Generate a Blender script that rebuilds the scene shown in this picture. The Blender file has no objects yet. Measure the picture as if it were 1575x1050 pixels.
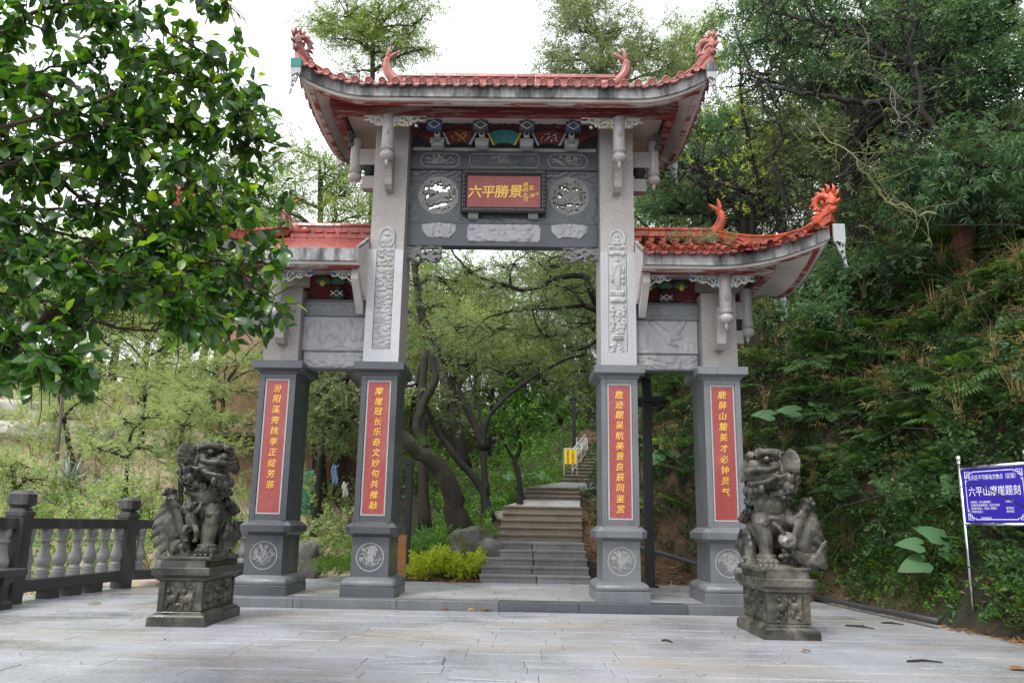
import bpy, math, random
import numpy as np
from math import sin, cos, pi, radians, sqrt, atan2, hypot
from mathutils import Vector, Matrix, Euler, Quaternion, noise

S = bpy.context.scene
COL = S.collection
random.seed(7)
RNG = np.random.default_rng(11)

# ------------------------------------------------------------------ camera
YAW, PITCH, ROLL, FPX = 0.013555, 0.219101, 0.0169375, 1271.0
CAM = Vector((0.0, 0.0, 1.2))
FWD = Vector((-sin(YAW)*cos(PITCH), cos(YAW)*cos(PITCH), sin(PITCH)))
RT0 = Vector((cos(YAW), sin(YAW), 0.0)); UP0 = RT0.cross(FWD)
RT = RT0*cos(ROLL) + UP0*sin(ROLL); UP = -RT0*sin(ROLL) + UP0*cos(ROLL)
cd = bpy.data.cameras.new('camera'); cam = bpy.data.objects.new('camera', cd); COL.objects.link(cam)
cd.sensor_fit = 'HORIZONTAL'; cd.sensor_width = 36.0; cd.lens = FPX/1575.0*36.0
cd.clip_start = 0.05; cd.clip_end = 600.0
cam.matrix_world = Matrix(((RT.x, UP.x, -FWD.x, CAM.x), (RT.y, UP.y, -FWD.y, CAM.y), (RT.z, UP.z, -FWD.z, CAM.z), (0, 0, 0, 1)))
S.camera = cam

def ray(px, py): return FWD + RT*((px-787.5)/FPX) + UP*((525-py)/FPX)
def at(px, py, Y):
    d = ray(px, py); return CAM + d*(Y/d.y)
def onz(px, py, z=0.0):
    d = ray(px, py); return CAM + d*((z-CAM.z)/d.z)

def seen(P_, m=160):
    "mask of the points that could be in view, with a margin for a step to the side"
    P_ = np.asarray(P_, float); d = P_-np.array(CAM); z = d @ np.array(FWD); zz = np.where(z > .3, z, 1); u = 787.5+FPX*(d @ np.array(RT))/zz; v = 525-FPX*(d @ np.array(UP))/zz
    return (z > .3) & (u > -m) & (u < 1575+m) & (v > -m) & (v < 1050+m)
def hit(px, py, y0=6.0, y1=60.0, lift=0.0):
    "first point of the ground seen along a sight line"
    d = ray(px, py); y = y0
    while y < y1:
        p = CAM+d*(y/d.y)
        if th(p.x, p.y) >= p.z: return Vector((p.x, p.y, th(p.x, p.y)+lift))
        y += .05
    return CAM+d*(y1/d.y)

# ------------------------------------------------------------------ overcast daylight
SUN_EL, SUN_AZ = 58.0, 205.0
W = bpy.data.worlds.new('World'); S.world = W; W.use_nodes = True
nt = W.node_tree; nt.nodes.clear()
sky = nt.nodes.new('ShaderNodeTexSky'); sky.sky_type = 'NISHITA'; sky.sun_disc = False
sky.sun_elevation = radians(SUN_EL); sky.sun_rotation = radians(SUN_AZ); sky.dust_density = 4.0; sky.air_density = 1.0
cl = nt.nodes.new('ShaderNodeTexNoise'); cl.inputs['Scale'].default_value = 1.6; cl.inputs['Detail'].default_value = 4
crp = nt.nodes.new('ShaderNodeValToRGB')
crp.color_ramp.elements[0].position = 0.3; crp.color_ramp.elements[0].color = (9.2, 9.6, 10.3, 1)
crp.color_ramp.elements[1].position = 0.75; crp.color_ramp.elements[1].color = (11.0, 11.2, 11.6, 1)
tc = nt.nodes.new('ShaderNodeTexCoord'); nt.links.new(tc.outputs['Generated'], cl.inputs['Vector'])
mx = nt.nodes.new('ShaderNodeMixRGB'); mx.inputs[0].default_value = 0.86
bg = nt.nodes.new('ShaderNodeBackground'); bg.inputs['Strength'].default_value = 0.13
wo = nt.nodes.new('ShaderNodeOutputWorld')
nt.links.new(cl.outputs['Fac'], crp.inputs[0]); nt.links.new(sky.outputs[0], mx.inputs[1]); nt.links.new(crp.outputs[0], mx.inputs[2])
nt.links.new(mx.outputs[0], bg.inputs[0]); nt.links.new(bg.outputs[0], wo.inputs[0])
sd = bpy.data.lights.new('sun', 'SUN'); sd.energy = 1.5; sd.angle = radians(11); sd.color = (1.0, 0.96, 0.9)
so = bpy.data.objects.new('sun', sd); COL.objects.link(so)
_az = radians(SUN_AZ); sdir = Vector((sin(_az)*cos(radians(SUN_EL)), cos(_az)*cos(radians(SUN_EL)), sin(radians(SUN_EL))))
so.rotation_euler = sdir.to_track_quat('Z', 'Y').to_euler(); so.location = (0, -5, 30)
S.view_settings.view_transform = 'Standard'; S.view_settings.look = 'None'
S.view_settings.exposure = 0.72; S.view_settings.gamma = 1.0; S.view_settings.use_curve_mapping = False
S.render.engine = 'CYCLES'; S.cycles.use_denoising = True; S.cycles.max_bounces = 6; S.cycles.transparent_max_bounces = 8
S.cycles.diffuse_bounces = 3; S.cycles.glossy_bounces = 2; S.cycles.transmission_bounces = 3

# ------------------------------------------------------------------ materials
class NB:
    def __init__(s, name):
        s.m = bpy.data.materials.new(name); s.m.use_nodes = True; s.n = s.m.node_tree.nodes; s.l = s.m.node_tree.links
        s.b = s.n['Principled BSDF']; s.out = s.n['Material Output']
        t = s.n.new('ShaderNodeTexCoord'); s.co = t.outputs['Object']; s.gen = t.outputs['Generated']
    def noise(s, scale, detail=4, rough=0.6, vec=None, stretch=None, dist=0.0):
        v = vec or s.co
        if stretch:
            mp = s.n.new('ShaderNodeMapping'); mp.inputs['Scale'].default_value = stretch; s.l.new(v, mp.inputs[0]); v = mp.outputs[0]
        t = s.n.new('ShaderNodeTexNoise'); t.inputs['Scale'].default_value = scale; t.inputs['Detail'].default_value = detail
        t.inputs['Roughness'].default_value = rough; t.inputs['Distortion'].default_value = dist; s.l.new(v, t.inputs['Vector']); return t.outputs['Fac']
    def vor(s, scale, feat='F1', out='Distance', stretch=None):
        v = s.co
        if stretch:
            mp = s.n.new('ShaderNodeMapping'); mp.inputs['Scale'].default_value = stretch; s.l.new(v, mp.inputs[0]); v = mp.outputs[0]
        t = s.n.new('ShaderNodeTexVoronoi'); t.feature = feat; t.inputs['Scale'].default_value = scale; s.l.new(v, t.inputs['Vector']); return t.outputs[out]
    def ramp(s, fac, stops):
        r = s.n.new('ShaderNodeValToRGB'); e = r.color_ramp.elements
        while len(e) < len(stops): e.new(0.5)
        for k, (p, c) in enumerate(stops):
            e[k].position = p
            if not hasattr(c, '__len__'): c = (c, c, c)
            e[k].color = (c[0], c[1], c[2], 1)
        s.l.new(fac, r.inputs[0]); return r.outputs[0]
    def mix(s, fac, a, b, mode='MIX'):
        m = s.n.new('ShaderNodeMixRGB'); m.blend_type = mode
        for i, v in ((0, fac), (1, a), (2, b)):
            if isinstance(v, (int, float)): m.inputs[i].default_value = v if i == 0 else (v, v, v, 1)
            elif isinstance(v, tuple): m.inputs[i].default_value = (*v[:3], 1)
            else: s.l.new(v, m.inputs[i])
        return m.outputs[0]
    def rnd(s):  return s.n.new('ShaderNodeObjectInfo').outputs['Random']
    def isl(s):  return s.n.new('ShaderNodeNewGeometry').outputs['Random Per Island']
    def bump(s, h, strength=0.3, dist=0.01):
        b = s.n.new('ShaderNodeBump'); b.inputs['Strength'].default_value = strength; b.inputs['Distance'].default_value = dist
        s.l.new(h, b.inputs['Height']); s.l.new(b.outputs[0], s.b.inputs['Normal']); return b
    def col(s, c):
        if isinstance(c, tuple): s.b.inputs['Base Color'].default_value = (*c[:3], 1)
        else: s.l.new(c, s.b.inputs['Base Color'])
    def rough(s, r):
        if isinstance(r, (int, float)): s.b.inputs['Roughness'].default_value = r
        else: s.l.new(r, s.b.inputs['Roughness'])
M = {}
def granite(name, c1, c2, c3, sc=90, rough=0.6, grime=0.35, gcol=(.10, .10, .09), grime_scale=1.6, bump=0.15):
    b = NB(name); v = b.vor(sc*1.9, out='Color'); bw = b.n.new('ShaderNodeRGBToBW'); b.l.new(v, bw.inputs[0])
    c = b.ramp(bw.outputs[0], [(0.25, c1), (0.5, c2), (0.8, c3)])
    n = b.noise(grime_scale, 6, 0.65, stretch=(1, 1, .45)); g = b.ramp(n, [(0.42, 0), (0.68, 1)])
    g2 = b.mix(grime, 0.0, g)
    c = b.mix(g2, c, gcol)
    st = b.ramp(b.noise(3.4, 6, .7, stretch=(3.2, 3.2, .16)), [(.54, 0), (.74, grime*1.3)]); c = b.mix(st, c, gcol)
    tone = b.ramp(b.rnd(), [(0, 0.86), (1, 1.1)]); c = b.mix(1.0, c, tone, 'MULTIPLY')
    b.col(c)
    if isinstance(rough, tuple):
        b.rough(b.ramp(b.noise(2.2, 4, .6), [(0.38, rough[0]), (0.62, rough[1])]))
    else: b.rough(rough)
    b.bump(b.noise(140, 3), bump, 0.004)
    M[name] = b.m
granite('granite_pink', (.23, .205, .195), (.34, .315, .295), (.46, .43, .405), 85, .65, .30, (.24, .21, .19), 1.1)
granite('granite_pale', (.32, .32, .34), (.44, .44, .46), (.56, .56, .58), 95, .6, .18, (.30, .28, .27), 1.3)
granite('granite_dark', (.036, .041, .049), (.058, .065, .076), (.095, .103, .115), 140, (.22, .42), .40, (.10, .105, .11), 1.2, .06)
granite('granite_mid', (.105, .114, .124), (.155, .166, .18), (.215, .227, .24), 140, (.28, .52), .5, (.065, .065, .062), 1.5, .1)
granite('granite_carved', (.22, .22, .22), (.29, .285, .28), (.38, .37, .36), 110, .75, .45, (.13, .12, .10), 3.0, .25)
granite('relief_grey', (.30, .30, .30), (.38, .38, .385), (.48, .48, .48), 110, .7, .3, (.16, .155, .15), 4.0, .2)
granite('granite_column', (.26, .24, .24), (.38, .355, .35), (.52, .49, .48), 120, .3, .2, (.2, .19, .18), 2.0, .05)
granite('line_carving', (.30, .30, .29), (.36, .36, .35), (.42, .42, .41), 60, .8, .2, (.16, .16, .15), 8.0, .1)
granite('stair_grey', (.17, .165, .16), (.235, .23, .225), (.32, .315, .31), 120, (.35, .65), .5, (.10, .095, .085), 2.0, .25)
granite('stair_brown', (.115, .09, .065), (.17, .135, .10), (.24, .195, .15), 70, (.45, .75), .55, (.085, .08, .05), 2.4, .3)
# lion stone: dark, wet, mossy with pale worn patches
b = NB('lion_stone')
n1 = b.noise(2.6, 7, .7, dist=.4); n2 = b.noise(11, 5, .65)
c = b.ramp(n1, [(.38, (.016, .015, .012)), (.50, (.058, .053, .041)), (.62, (.135, .122, .095)), (.76, (.28, .26, .21))])
c = b.mix(b.ramp(n2, [(.55, 0), (.75, .55)]), c, (.045, .05, .035)); b.col(c)
b.rough(b.ramp(n2, [(.40, .22), (.6, .55)]))
hh = b.mix(.5, b.noise(60, 5), b.noise(18, 4)); b.bump(hh, .45, .012); M['lion_stone'] = b.m
b = NB('lion_stone_dark')
n1 = b.noise(3.2, 7, .7, dist=.5)
c = b.ramp(n1, [(.36, (.011, .011, .008)), (.51, (.038, .037, .027)), (.62, (.10, .095, .070)), (.75, (.22, .21, .16))]); b.col(c)
b.rough(b.ramp(n1, [(.40, .20), (.6, .5)])); b.bump(b.mix(.5, b.noise(60, 5), b.noise(18, 4)), .45, .012); M['lion_stone_dark'] = b.m
b = NB('rail_stone'); n1 = b.noise(3, 6, .7, stretch=(1, 1, .4))
b.col(b.ramp(n1, [(.3, (.018, .019, .019)), (.55, (.042, .042, .041)), (.8, (.11, .11, .105))])); b.rough(b.ramp(n1, [(.3, .35), (.7, .7)])); b.bump(b.noise(90, 3), .2, .005); M['rail_stone'] = b.m
b = NB('baluster_stone'); n1 = b.noise(6, 6, .7)
b.col(b.ramp(n1, [(.3, (.13, .125, .12)), (.6, (.24, .235, .23)), (.85, (.34, .33, .33))])); b.rough(.6); b.bump(b.noise(90, 3), .2, .005); M['baluster_stone'] = b.m
# red inscription stone, gold, glaze, paints
b = NB('red_panel'); n1 = b.noise(2.5, 5, .6, stretch=(1, 1, .35)); v = b.vor(160, out='Color'); bw = b.n.new('ShaderNodeRGBToBW'); b.l.new(v, bw.inputs[0])
c = b.ramp(bw.outputs[0], [(.2, (.21, .030, .028)), (.55, (.29, .048, .043)), (.85, (.38, .10, .09))])
c = b.mix(b.ramp(n1, [(.55, 0), (.8, .35)]), c, (.45, .22, .20)); b.col(c); b.rough(b.ramp(n1, [(.4, .22), (.6, .5)])); M['red_panel'] = b.m
b = NB('gold_paint'); b.col(b.ramp(b.noise(60, 4), [(.3, (.62, .33, .04)), (.6, (.86, .56, .09)), (.8, (.95, .72, .25))])); b.rough(.4); b.b.inputs['Metallic'].default_value = .25; M['gold_paint'] = b.m
def glaze(name, a, d, e):
    b = NB(name); n1 = b.noise(9, 5, .65); r = b.rnd()
    c = b.ramp(n1, [(.3, a), (.55, d), (.8, e)]); c = b.mix(1, c, b.ramp(r, [(0, .62), (1, 1.18)]), 'MULTIPLY')
    c = b.mix(b.ramp(b.noise(3.2, 6, .7), [(.50, 0), (.70, .7)]), c, (.09, .06, .05)); b.col(c)
    b.rough(b.ramp(b.noise(14, 3), [(.35, .18), (.7, .5)])); b.bump(b.noise(40, 3), .2, .004); M[name] = b.m
glaze('tile_glaze', (.24, .045, .032), (.36, .072, .05), (.48, .17, .13))
glaze('tile_glaze_orange', (.34, .045, .016), (.52, .085, .028), (.60, .17, .075))
glaze('tile_hazed', (.30, .085, .07), (.40, .13, .105), (.48, .25, .21))  # same red tile, paler and pinker: haze put into the colour
b = NB('stained_plaster'); n1 = b.noise(2.2, 6, .7, stretch=(1.6, 1.6, .35)); n2 = b.noise(14, 5, .7)
c = b.ramp(n1, [(.36, (.045, .045, .045)), (.46, (.14, .14, .138)), (.56, (.33, .325, .32)), (.72, (.46, .45, .44))])
c = b.mix(b.ramp(n2, [(.55, 0), (.75, .5)]), c, (.12, .12, .11)); b.col(c); b.rough(.85); b.bump(n2, .2, .006); M['stained_plaster'] = b.m
b = NB('soffit_plaster'); n1 = b.noise(1.8, 6, .65); c = b.ramp(n1, [(.3, (.40, .36, .33)), (.55, (.54, .50, .47)), (.8, (.64, .60, .58))])
c = b.mix(b.ramp(b.noise(7, 6, .75), [(.6, 0), (.78, .55)]), c, (.30, .22, .18)); b.col(c); b.rough(.9); M['soffit_plaster'] = b.m
def weathered(name, paint, under, th=.5, sc=4.5, st=(.25, 1, 1.6)):
    b = NB(name); n1 = b.noise(sc, 8, .75, stretch=st, dist=.3)
    f = b.ramp(n1, [(th-.015, 0), (th+.03, 1)]); p = b.mix(b.noise(20, 4), tuple(x*.75 for x in paint), paint)
    u = b.mix(b.noise(12, 4), under, tuple(x*.6 for x in under)); b.col(b.mix(f, p, u)); b.rough(.75); b.bump(n1, .3, .01); M[name] = b.m
weathered('red_paint', (.17, .020, .020), (.33, .24, .21), .525, 5.5, (.22, 1, 2.4))
weathered('red_paint_dull', (.15, .022, .022), (.30, .22, .19), .62)
weathered('red_paint_side', (.27, .045, .035), (.50, .46, .43), .50, 5.5)
weathered('blue_paint', (.10, .24, .42), (.45, .50, .52), .60, 8)
weathered('pale_blue_paint', (.33, .48, .56), (.55, .56, .54), .60, 8)
weathered('yellow_paint', (.62, .48, .06), (.55, .5, .4), .65, 8)
weathered('green_paint', (.045, .17, .10), (.24, .26, .2), .60, 9, (1, 1, 1))
weathered('navy_paint', (.035, .06, .13), (.25, .25, .25), .66, 9, (1, 1, 1))
weathered('white_paint', (.66, .64, .58), (.30, .28, .25), .62, 14, (1, 1, 1))
weathered('teal_paint', (.04, .22, .20), (.3, .35, .34), .62, 9, (1, 1, 1))
weathered('fin_white', (.42, .43, .44), (.20, .20, .20), .62, 10, (1, 1, 1))
weathered('carved_ceiling', (.05, .055, .06), (.16, .13, .11), .6, 12, (1, 1, 1))
weathered('frame_black', (.012, .013, .016), (.035, .036, .04), .6, 12, (1, 1, 1))
def simple(name, c, r=.6, met=0.0, var=.15, sc=12, bump=.1, coat=0):
    b = NB(name); n1 = b.noise(sc, 5, .6); b.col(b.mix(n1, tuple(x*(1-var) for x in c), tuple(min(1, x*(1+var)) for x in c))); b.rough(r)
    b.b.inputs['Metallic'].default_value = met; b.bump(n1, bump, .004); M[name] = b.m
simple('black_metal', (.018, .019, .022), .45, .3); simple('solar_glass', (.02, .03, .07), .15); simple('bright_metal', (.72, .72, .74), .16, 1.0, .04, 6, .02)
simple('sign_blue', (.030, .018, .36), .3, 0, .05, 3, 0); simple('sign_white', (.85, .85, .9), .4, 0, .02); simple('sign_yellow', (.85, .72, .02), .5, 0, .05); simple('sign_red', (.75, .12, .05), .5)
simple('rail_white', (.62, .62, .62), .4, .3); simple('pipe_grey', (.045, .045, .048), .5, 0, .4); simple('pipe_end', (.45, .45, .44), .5)
simple('wall_pink', (.48, .26, .22), .9, 0, .25, 5, .3); simple('wood_dark', (.060, .026, .018), .65, 0, .4, 20, .3); simple('cloth_green', (.02, .16, .10), .8); simple('tarp_teal', (.05, .33, .28), .7)
simple('roof_tile_grey', (.09, .085, .08), .85, 0, .4, 10, .4); simple('cloth_blue', (.14, .22, .36), .85); simple('cloth_white', (.7, .7, .68), .85); simple('bare_wood', (.20, .15, .11), .8, 0, .3)
simple('red_post', (.32, .03, .03), .6); simple('rusty_panel', (.34, .15, .05), .8, 0, .5, 6, .3)
# paving
b = NB('paving_granite'); v = b.vor(70, out='Color'); bw = b.n.new('ShaderNodeRGBToBW'); b.l.new(v, bw.inputs[0])
geo = b.n.new('ShaderNodeNewGeometry'); P = geo.outputs['Position']
c = b.ramp(bw.outputs[0], [(.2, (.25, .258, .28)), (.5, (.315, .323, .348)), (.85, (.38, .388, .41))])
big = b.noise(.45, 5, .6, vec=P, stretch=(1, 1.6, 1)); c = b.mix(b.ramp(big, [(.45, 0), (.66, .7)]), c, (.27, .235, .185))
fine = b.noise(3.2, 7, .7, vec=P); c = b.mix(b.ramp(fine, [(.56, 0), (.78, .4)]), c, (.20, .185, .16))
c = b.mix(1, c, b.ramp(b.rnd(), [(0, .94), (1, 1.04)]), 'MULTIPLY'); b.col(c)
wet = b.noise(.7, 5, .55, vec=P); b.rough(b.ramp(wet, [(.36, .16), (.60, .50)])); b.b.inputs['Specular IOR Level'].default_value = .6
b.bump(b.noise(120, 4, vec=P), .25, .003); M['paving_granite'] = b.m
b = NB('paving_mortar'); b.col((.20, .195, .185)); b.rough(.8); M['paving_mortar'] = b.m
# soils, rock, bark
def ground_mat(name, stops, sc=1.2, r=.95, moss=None):
    b = NB(name); geo = b.n.new('ShaderNodeNewGeometry'); P = geo.outputs['Position']; n1 = b.noise(sc, 8, .7, vec=P); c = b.ramp(n1, stops)
    if moss: c = b.mix(b.ramp(b.noise(sc*.6, 6, .7, vec=P), [(.5, 0), (.62, 1)]), c, moss)
    b.col(c); b.rough(r); b.bump(b.noise(sc*9, 6, .7, vec=P), .8, .05); M[name] = b.m; return b
b = ground_mat('hill_soil', [(.3, (.010, .009, .006)), (.5, (.026, .019, .011)), (.68, (.055, .036, .021)), (.85, (.11, .072, .045))], .9, .95, (.022, .032, .010))
ground_mat('leaf_litter_soil', [(.3, (.05, .03, .018)), (.55, (.12, .07, .04)), (.8, (.24, .15, .09))], 6)
ground_mat('pale_slope', [(.3, (.26, .21, .14)), (.5, (.42, .33, .26)), (.65, (.58, .43, .36)), (.85, (.66, .55, .49))], .5, .95, (.24, .26, .10))
ground_mat('rock', [(.3, (.08, .075, .065)), (.55, (.19, .18, .16)), (.8, (.33, .32, .30))], 2.5, .85, (.075, .09, .035))
ground_mat('pale_rock', [(.3, (.25, .23, .21)), (.55, (.42, .39, .36)), (.8, (.55, .52, .49))], 1.5, .85)
ground_mat('lawn_base', [(.3, (.05, .12, .02)), (.7, (.10, .22, .03))], 3)
def bark(name, a, d, moss=None, mth=.52, st=(1, 1, .25), sc=9):
    b = NB(name); n1 = b.noise(sc, 7, .7, stretch=st); c = b.ramp(n1, [(.3, a), (.7, d)])
    if moss: c = b.mix(b.ramp(b.noise(1.6, 6, .7), [(mth, 0), (mth+.12, 1)]), c, moss)
    b.col(c); b.rough(.85); b.bump(b.mix(.5, n1, b.noise(sc*3.2, 6, .75, stretch=st)), 1.0, .06); M[name] = b.m
bark('bark_dark', (.006, .005, .004), (.024, .020, .016), (.018, .024, .010), .6)
bark('bark_mossy', (.007, .006, .004), (.034, .024, .015), (.035, .060, .010), .56)
bark('bark_brown', (.012, .009, .007), (.045, .034, .025)); bark('bark_red', (.018, .009, .006), (.20, .085, .040), None, .5, (1, 1, .12), 14)
bark('bark_pale', (.12, .10, .08), (.26, .23, .19)); bark('twig_yellow', (.14, .13, .05), (.26, .25, .12)); bark('twig_red', (.045, .022, .018), (.10, .055, .045))
def leafm(name, stops, trans=.35, tcol=None, r=.45, spec=.5):
    b = NB(name); c = b.ramp(b.isl(), stops); b.col(c); b.rough(r); b.b.inputs['Specular IOR Level'].default_value = spec
    t = b.n.new('ShaderNodeBsdfTranslucent')
    tc_ = b.mix(1, c, tcol or (1.8, 1.7, .9), 'MULTIPLY'); b.l.new(tc_, t.inputs[0])
    mxs = b.n.new('ShaderNodeMixShader'); mxs.inputs[0].default_value = trans
    b.l.new(b.b.outputs[0], mxs.inputs[1]); b.l.new(t.outputs[0], mxs.inputs[2]); b.l.new(mxs.outputs[0], b.out.inputs[0]); M[name] = b.m
leafm('leaf_ficus', [(0, (0.017, 0.049, 0.013)), (.5, (0.032, 0.091, 0.018)), (.85, (0.059, 0.150, 0.020)), (1, (0.172, 0.310, 0.023))], .42, (1.9, 2.0, .7), .28, .6)
leafm('leaf_ficus_backlit', [(0, (.07, .17, .02)), (1, (.22, .34, .03))], .5, (1.6, 1.6, .5), .35)  # brighter yellow-green copy of the ficus leaf, backlight put into its colour
leafm('leaf_fine', [(0, (0.084, 0.133, 0.070)), (.5, (0.146, 0.204, 0.106)), (1, (0.257, 0.302, 0.166))], .45)
leafm('leaf_fine_light', [(0, (0.110, 0.179, 0.054)), (.5, (0.160, 0.241, 0.072)), (1, (0.260, 0.347, 0.081))], .5)
leafm('leaf_fine_dark', [(0, (0.043, 0.105, 0.055)), (.6, (0.089, 0.182, 0.085)), (1, (0.153, 0.266, 0.107))], .3)
leafm('leaf_bank', [(0, (0.019, 0.045, 0.020)), (.5, (0.033, 0.084, 0.029)), (.85, (0.059, 0.129, 0.034)), (1, (0.129, 0.189, 0.047))], .3, None, .5, .35)
leafm('leaf_fern', [(0, (0.029, 0.072, 0.022)), (.6, (0.054, 0.119, 0.034)), (1, (0.106, 0.180, 0.055))], .35, None, .55, .3)
leafm('leaf_fern_bright', [(0, (0.076, 0.167, 0.024)), (1, (0.143, 0.250, 0.040))], .4, None, .55, .3)
leafm('leaf_yellowgreen', [(0, (0.196, 0.299, 0.020)), (.5, (0.414, 0.517, 0.040)), (1, (0.690, 0.690, 0.070))], .35, (1.3, 1.3, .7), .5)
leafm('leaf_yellow', [(0, (.40, .34, .02)), (1, (.62, .50, .03))], .4, (1.2, 1.1, .6), .5)
leafm('leaf_shrub', [(0, (0.051, 0.143, 0.025)), (.6, (0.100, 0.239, 0.035)), (1, (0.218, 0.382, 0.053))], .3)
leafm('leaf_taro', [(0, (.050, .135, .050)), (1, (.085, .18, .070))], .25, None, .55, .3)
leafm('leaf_agave', [(0, (.30, .38, .36)), (1, (.42, .50, .46))], .1, (1.1, 1.1, 1), .5)
leafm('leaf_dry', [(0, (0.162, 0.106, 0.043)), (.6, (0.292, 0.211, 0.096)), (1, (0.356, 0.317, 0.125))], .25, (1.2, 1.1, .8), .8, .2)
leafm('leaf_fallen', [(0, (.10, .045, .02)), (.5, (.20, .10, .04)), (.85, (.30, .16, .05)), (1, (.55, .40, .04))], .1, (1.1, 1, .8), .7, .3)
leafm('grass_green', [(0, (.06, .16, .02)), (1, (.14, .30, .03))], .3)
leafm('leaf_hill', [(0, (0.180, 0.256, 0.138)), (.5, (0.265, 0.359, 0.179)), (1, (0.399, 0.473, 0.244))], .5)

# ------------------------------------------------------------------ mesh helpers
class MB:
    def __init__(s): s.v = []; s.f = []
    def add(s, vs, fs):
        k = len(s.v); s.v.extend([tuple(p) for p in vs]); s.f.extend([tuple(i+k for i in f) for f in fs]); return s
    def box(s, x0, x1, y0, y1, z0, z1, tx=0.0, ty=0.0):
        return s.add([(x0, y0, z0), (x1, y0, z0), (x1, y1, z0), (x0, y1, z0), (x0+tx, y0+ty, z1), (x1-tx, y0+ty, z1), (x1-tx, y1-ty, z1), (x0+tx, y1-ty, z1)],
                     [(3, 2, 1, 0), (4, 5, 6, 7), (0, 1, 5, 4), (1, 2, 6, 5), (2, 3, 7, 6), (3, 0, 4, 7)])
    def cbox(s, x0, x1, y0, y1, z0, z1, c=.008):
        "box with chamfered top edges and vertical corners"
        def ring(z, o, k):
            return [(x0+o+k, y0+o, z), (x1-o-k, y0+o, z), (x1-o, y0+o+k, z), (x1-o, y1-o-k, z), (x1-o-k, y1-o, z), (x0+o+k, y1-o, z), (x0+o, y1-o-k, z), (x0+o, y0+o+k, z)]
        return s.loft([ring(z0, c*.4, c), ring(z0+c*.4, 0, c), ring(z1-c, 0, c), ring(z1, c, c)])
    def loft(s, rings, cap0=True, cap1=True, closed=True):
        n = len(rings[0]); k = len(s.v)
        for r in rings: s.v.extend([tuple(p) for p in r])
        for i in range(len(rings)-1):
            a = k+i*n; c = a+n
            for j in range(n if closed else n-1):
                jj = (j+1) % n; s.f.append((a+j, a+jj, c+jj, c+j))
        if cap0: s.f.append(tuple(k+j for j in reversed(range(n))))
        if cap1: s.f.append(tuple(k+(len(rings)-1)*n+j for j in range(n)))
        return s
    def rect_loft(s, cx, cy, prof, ch=0.0):
        "prof: (z, half x, half y)"
        R_ = []
        for z, hx, hy in prof:
            if ch: R_.append([(cx-hx+ch, cy-hy, z), (cx+hx-ch, cy-hy, z), (cx+hx, cy-hy+ch, z), (cx+hx, cy+hy-ch, z), (cx+hx-ch, cy+hy, z), (cx-hx+ch, cy+hy, z), (cx-hx, cy+hy-ch, z), (cx-hx, cy-hy+ch, z)])
            else: R_.append([(cx-hx, cy-hy, z), (cx+hx, cy-hy, z), (cx+hx, cy+hy, z), (cx-hx, cy+hy, z)])
        return s.loft(R_)
    def lathe(s, c, prof, n=16):
        "prof: (r, z)"
        return s.loft([[(c[0]+r*cos(2*pi*j/n), c[1]+r*sin(2*pi*j/n), c[2]+z) for j in range(n)] for r, z in prof])
    def tube(s, pts, rad, n=6, cap=True):
        pts = [Vector(p) for p in pts]; m = len(pts)
        if not hasattr(rad, '__len__'): rad = [rad]*m
        rings = []; ref = None
        for i, p in enumerate(pts):
            t = (pts[min(i+1, m-1)]-pts[max(i-1, 0)])
            if t.length < 1e-9: t = Vector((0, 0, 1))
            t.normalize()
            if ref is None: ref = Vector((0, 0, 1)) if abs(t.z) < .9 else Vector((1, 0, 0))
            u = ref - t*ref.dot(t)
            if u.length < 1e-6: u = t.orthogonal()
            u.normalize(); ref = u; w = t.cross(u)
            rings.append([p+(u*cos(2*pi*j/n)+w*sin(2*pi*j/n))*rad[i] for j in range(n)])
        return s.loft(rings, cap, cap)
    def ell(s, c, r, rot=None, nu=12, nv=8):
        c = Vector(c)
        if not hasattr(r, '__len__'): r = (r, r, r)
        R_ = Euler(rot).to_matrix() if rot else None; k = len(s.v)
        for i in range(nv+1):
            th = pi*i/nv
            for j in range(nu):
                ph = 2*pi*j/nu; p = Vector((r[0]*sin(th)*cos(ph), r[1]*sin(th)*sin(ph), r[2]*cos(th)))
                if R_: p = R_ @ p
                s.v.append(tuple(c+p))
        for i in range(nv):
            for j in range(nu):
                jj = (j+1) % nu; s.f.append((k+i*nu+j, k+(i+1)*nu+j, k+(i+1)*nu+jj, k+i*nu+jj))
        return s
    def prism(s, pts, y0, y1):
        "polygon in xz (CCW seen from -y) extruded along y"
        n = len(pts); k = len(s.v)
        s.v.extend([(x, y0, z) for x, z in pts]); s.v.extend([(x, y1, z) for x, z in pts])
        s.f.append(tuple(k+j for j in range(n))); s.f.append(tuple(k+n+j for j in reversed(range(n))))
        for j in range(n):
            jj = (j+1) % n; s.f.append((k+j, k+n+j, k+n+jj, k+jj))
        return s
    def xprism(s, pts, x0, x1):
        "polygon in yz extruded along x"
        n = len(pts); k = len(s.v)
        s.v.extend([(x0, y, z) for y, z in pts]); s.v.extend([(x1, y, z) for y, z in pts])
        s.f.append(tuple(k+j for j in range(n))); s.f.append(tuple(k+n+j for j in reversed(range(n))))
        for j in range(n):
            jj = (j+1) % n; s.f.append((k+j, k+n+j, k+n+jj, k+jj))
        return s
    def xf(s, mat, k=0):
        for i in range(k, len(s.v)): s.v[i] = tuple(mat @ Vector(s.v[i]))
        return s
ORG = {}
def tag(o, label=None, cat=None, group=None, kind=None):
    if label: o['label'] = label
    if cat: o['category'] = cat
    if group: o['group'] = group
    if kind: o['kind'] = kind
    return o
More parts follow.
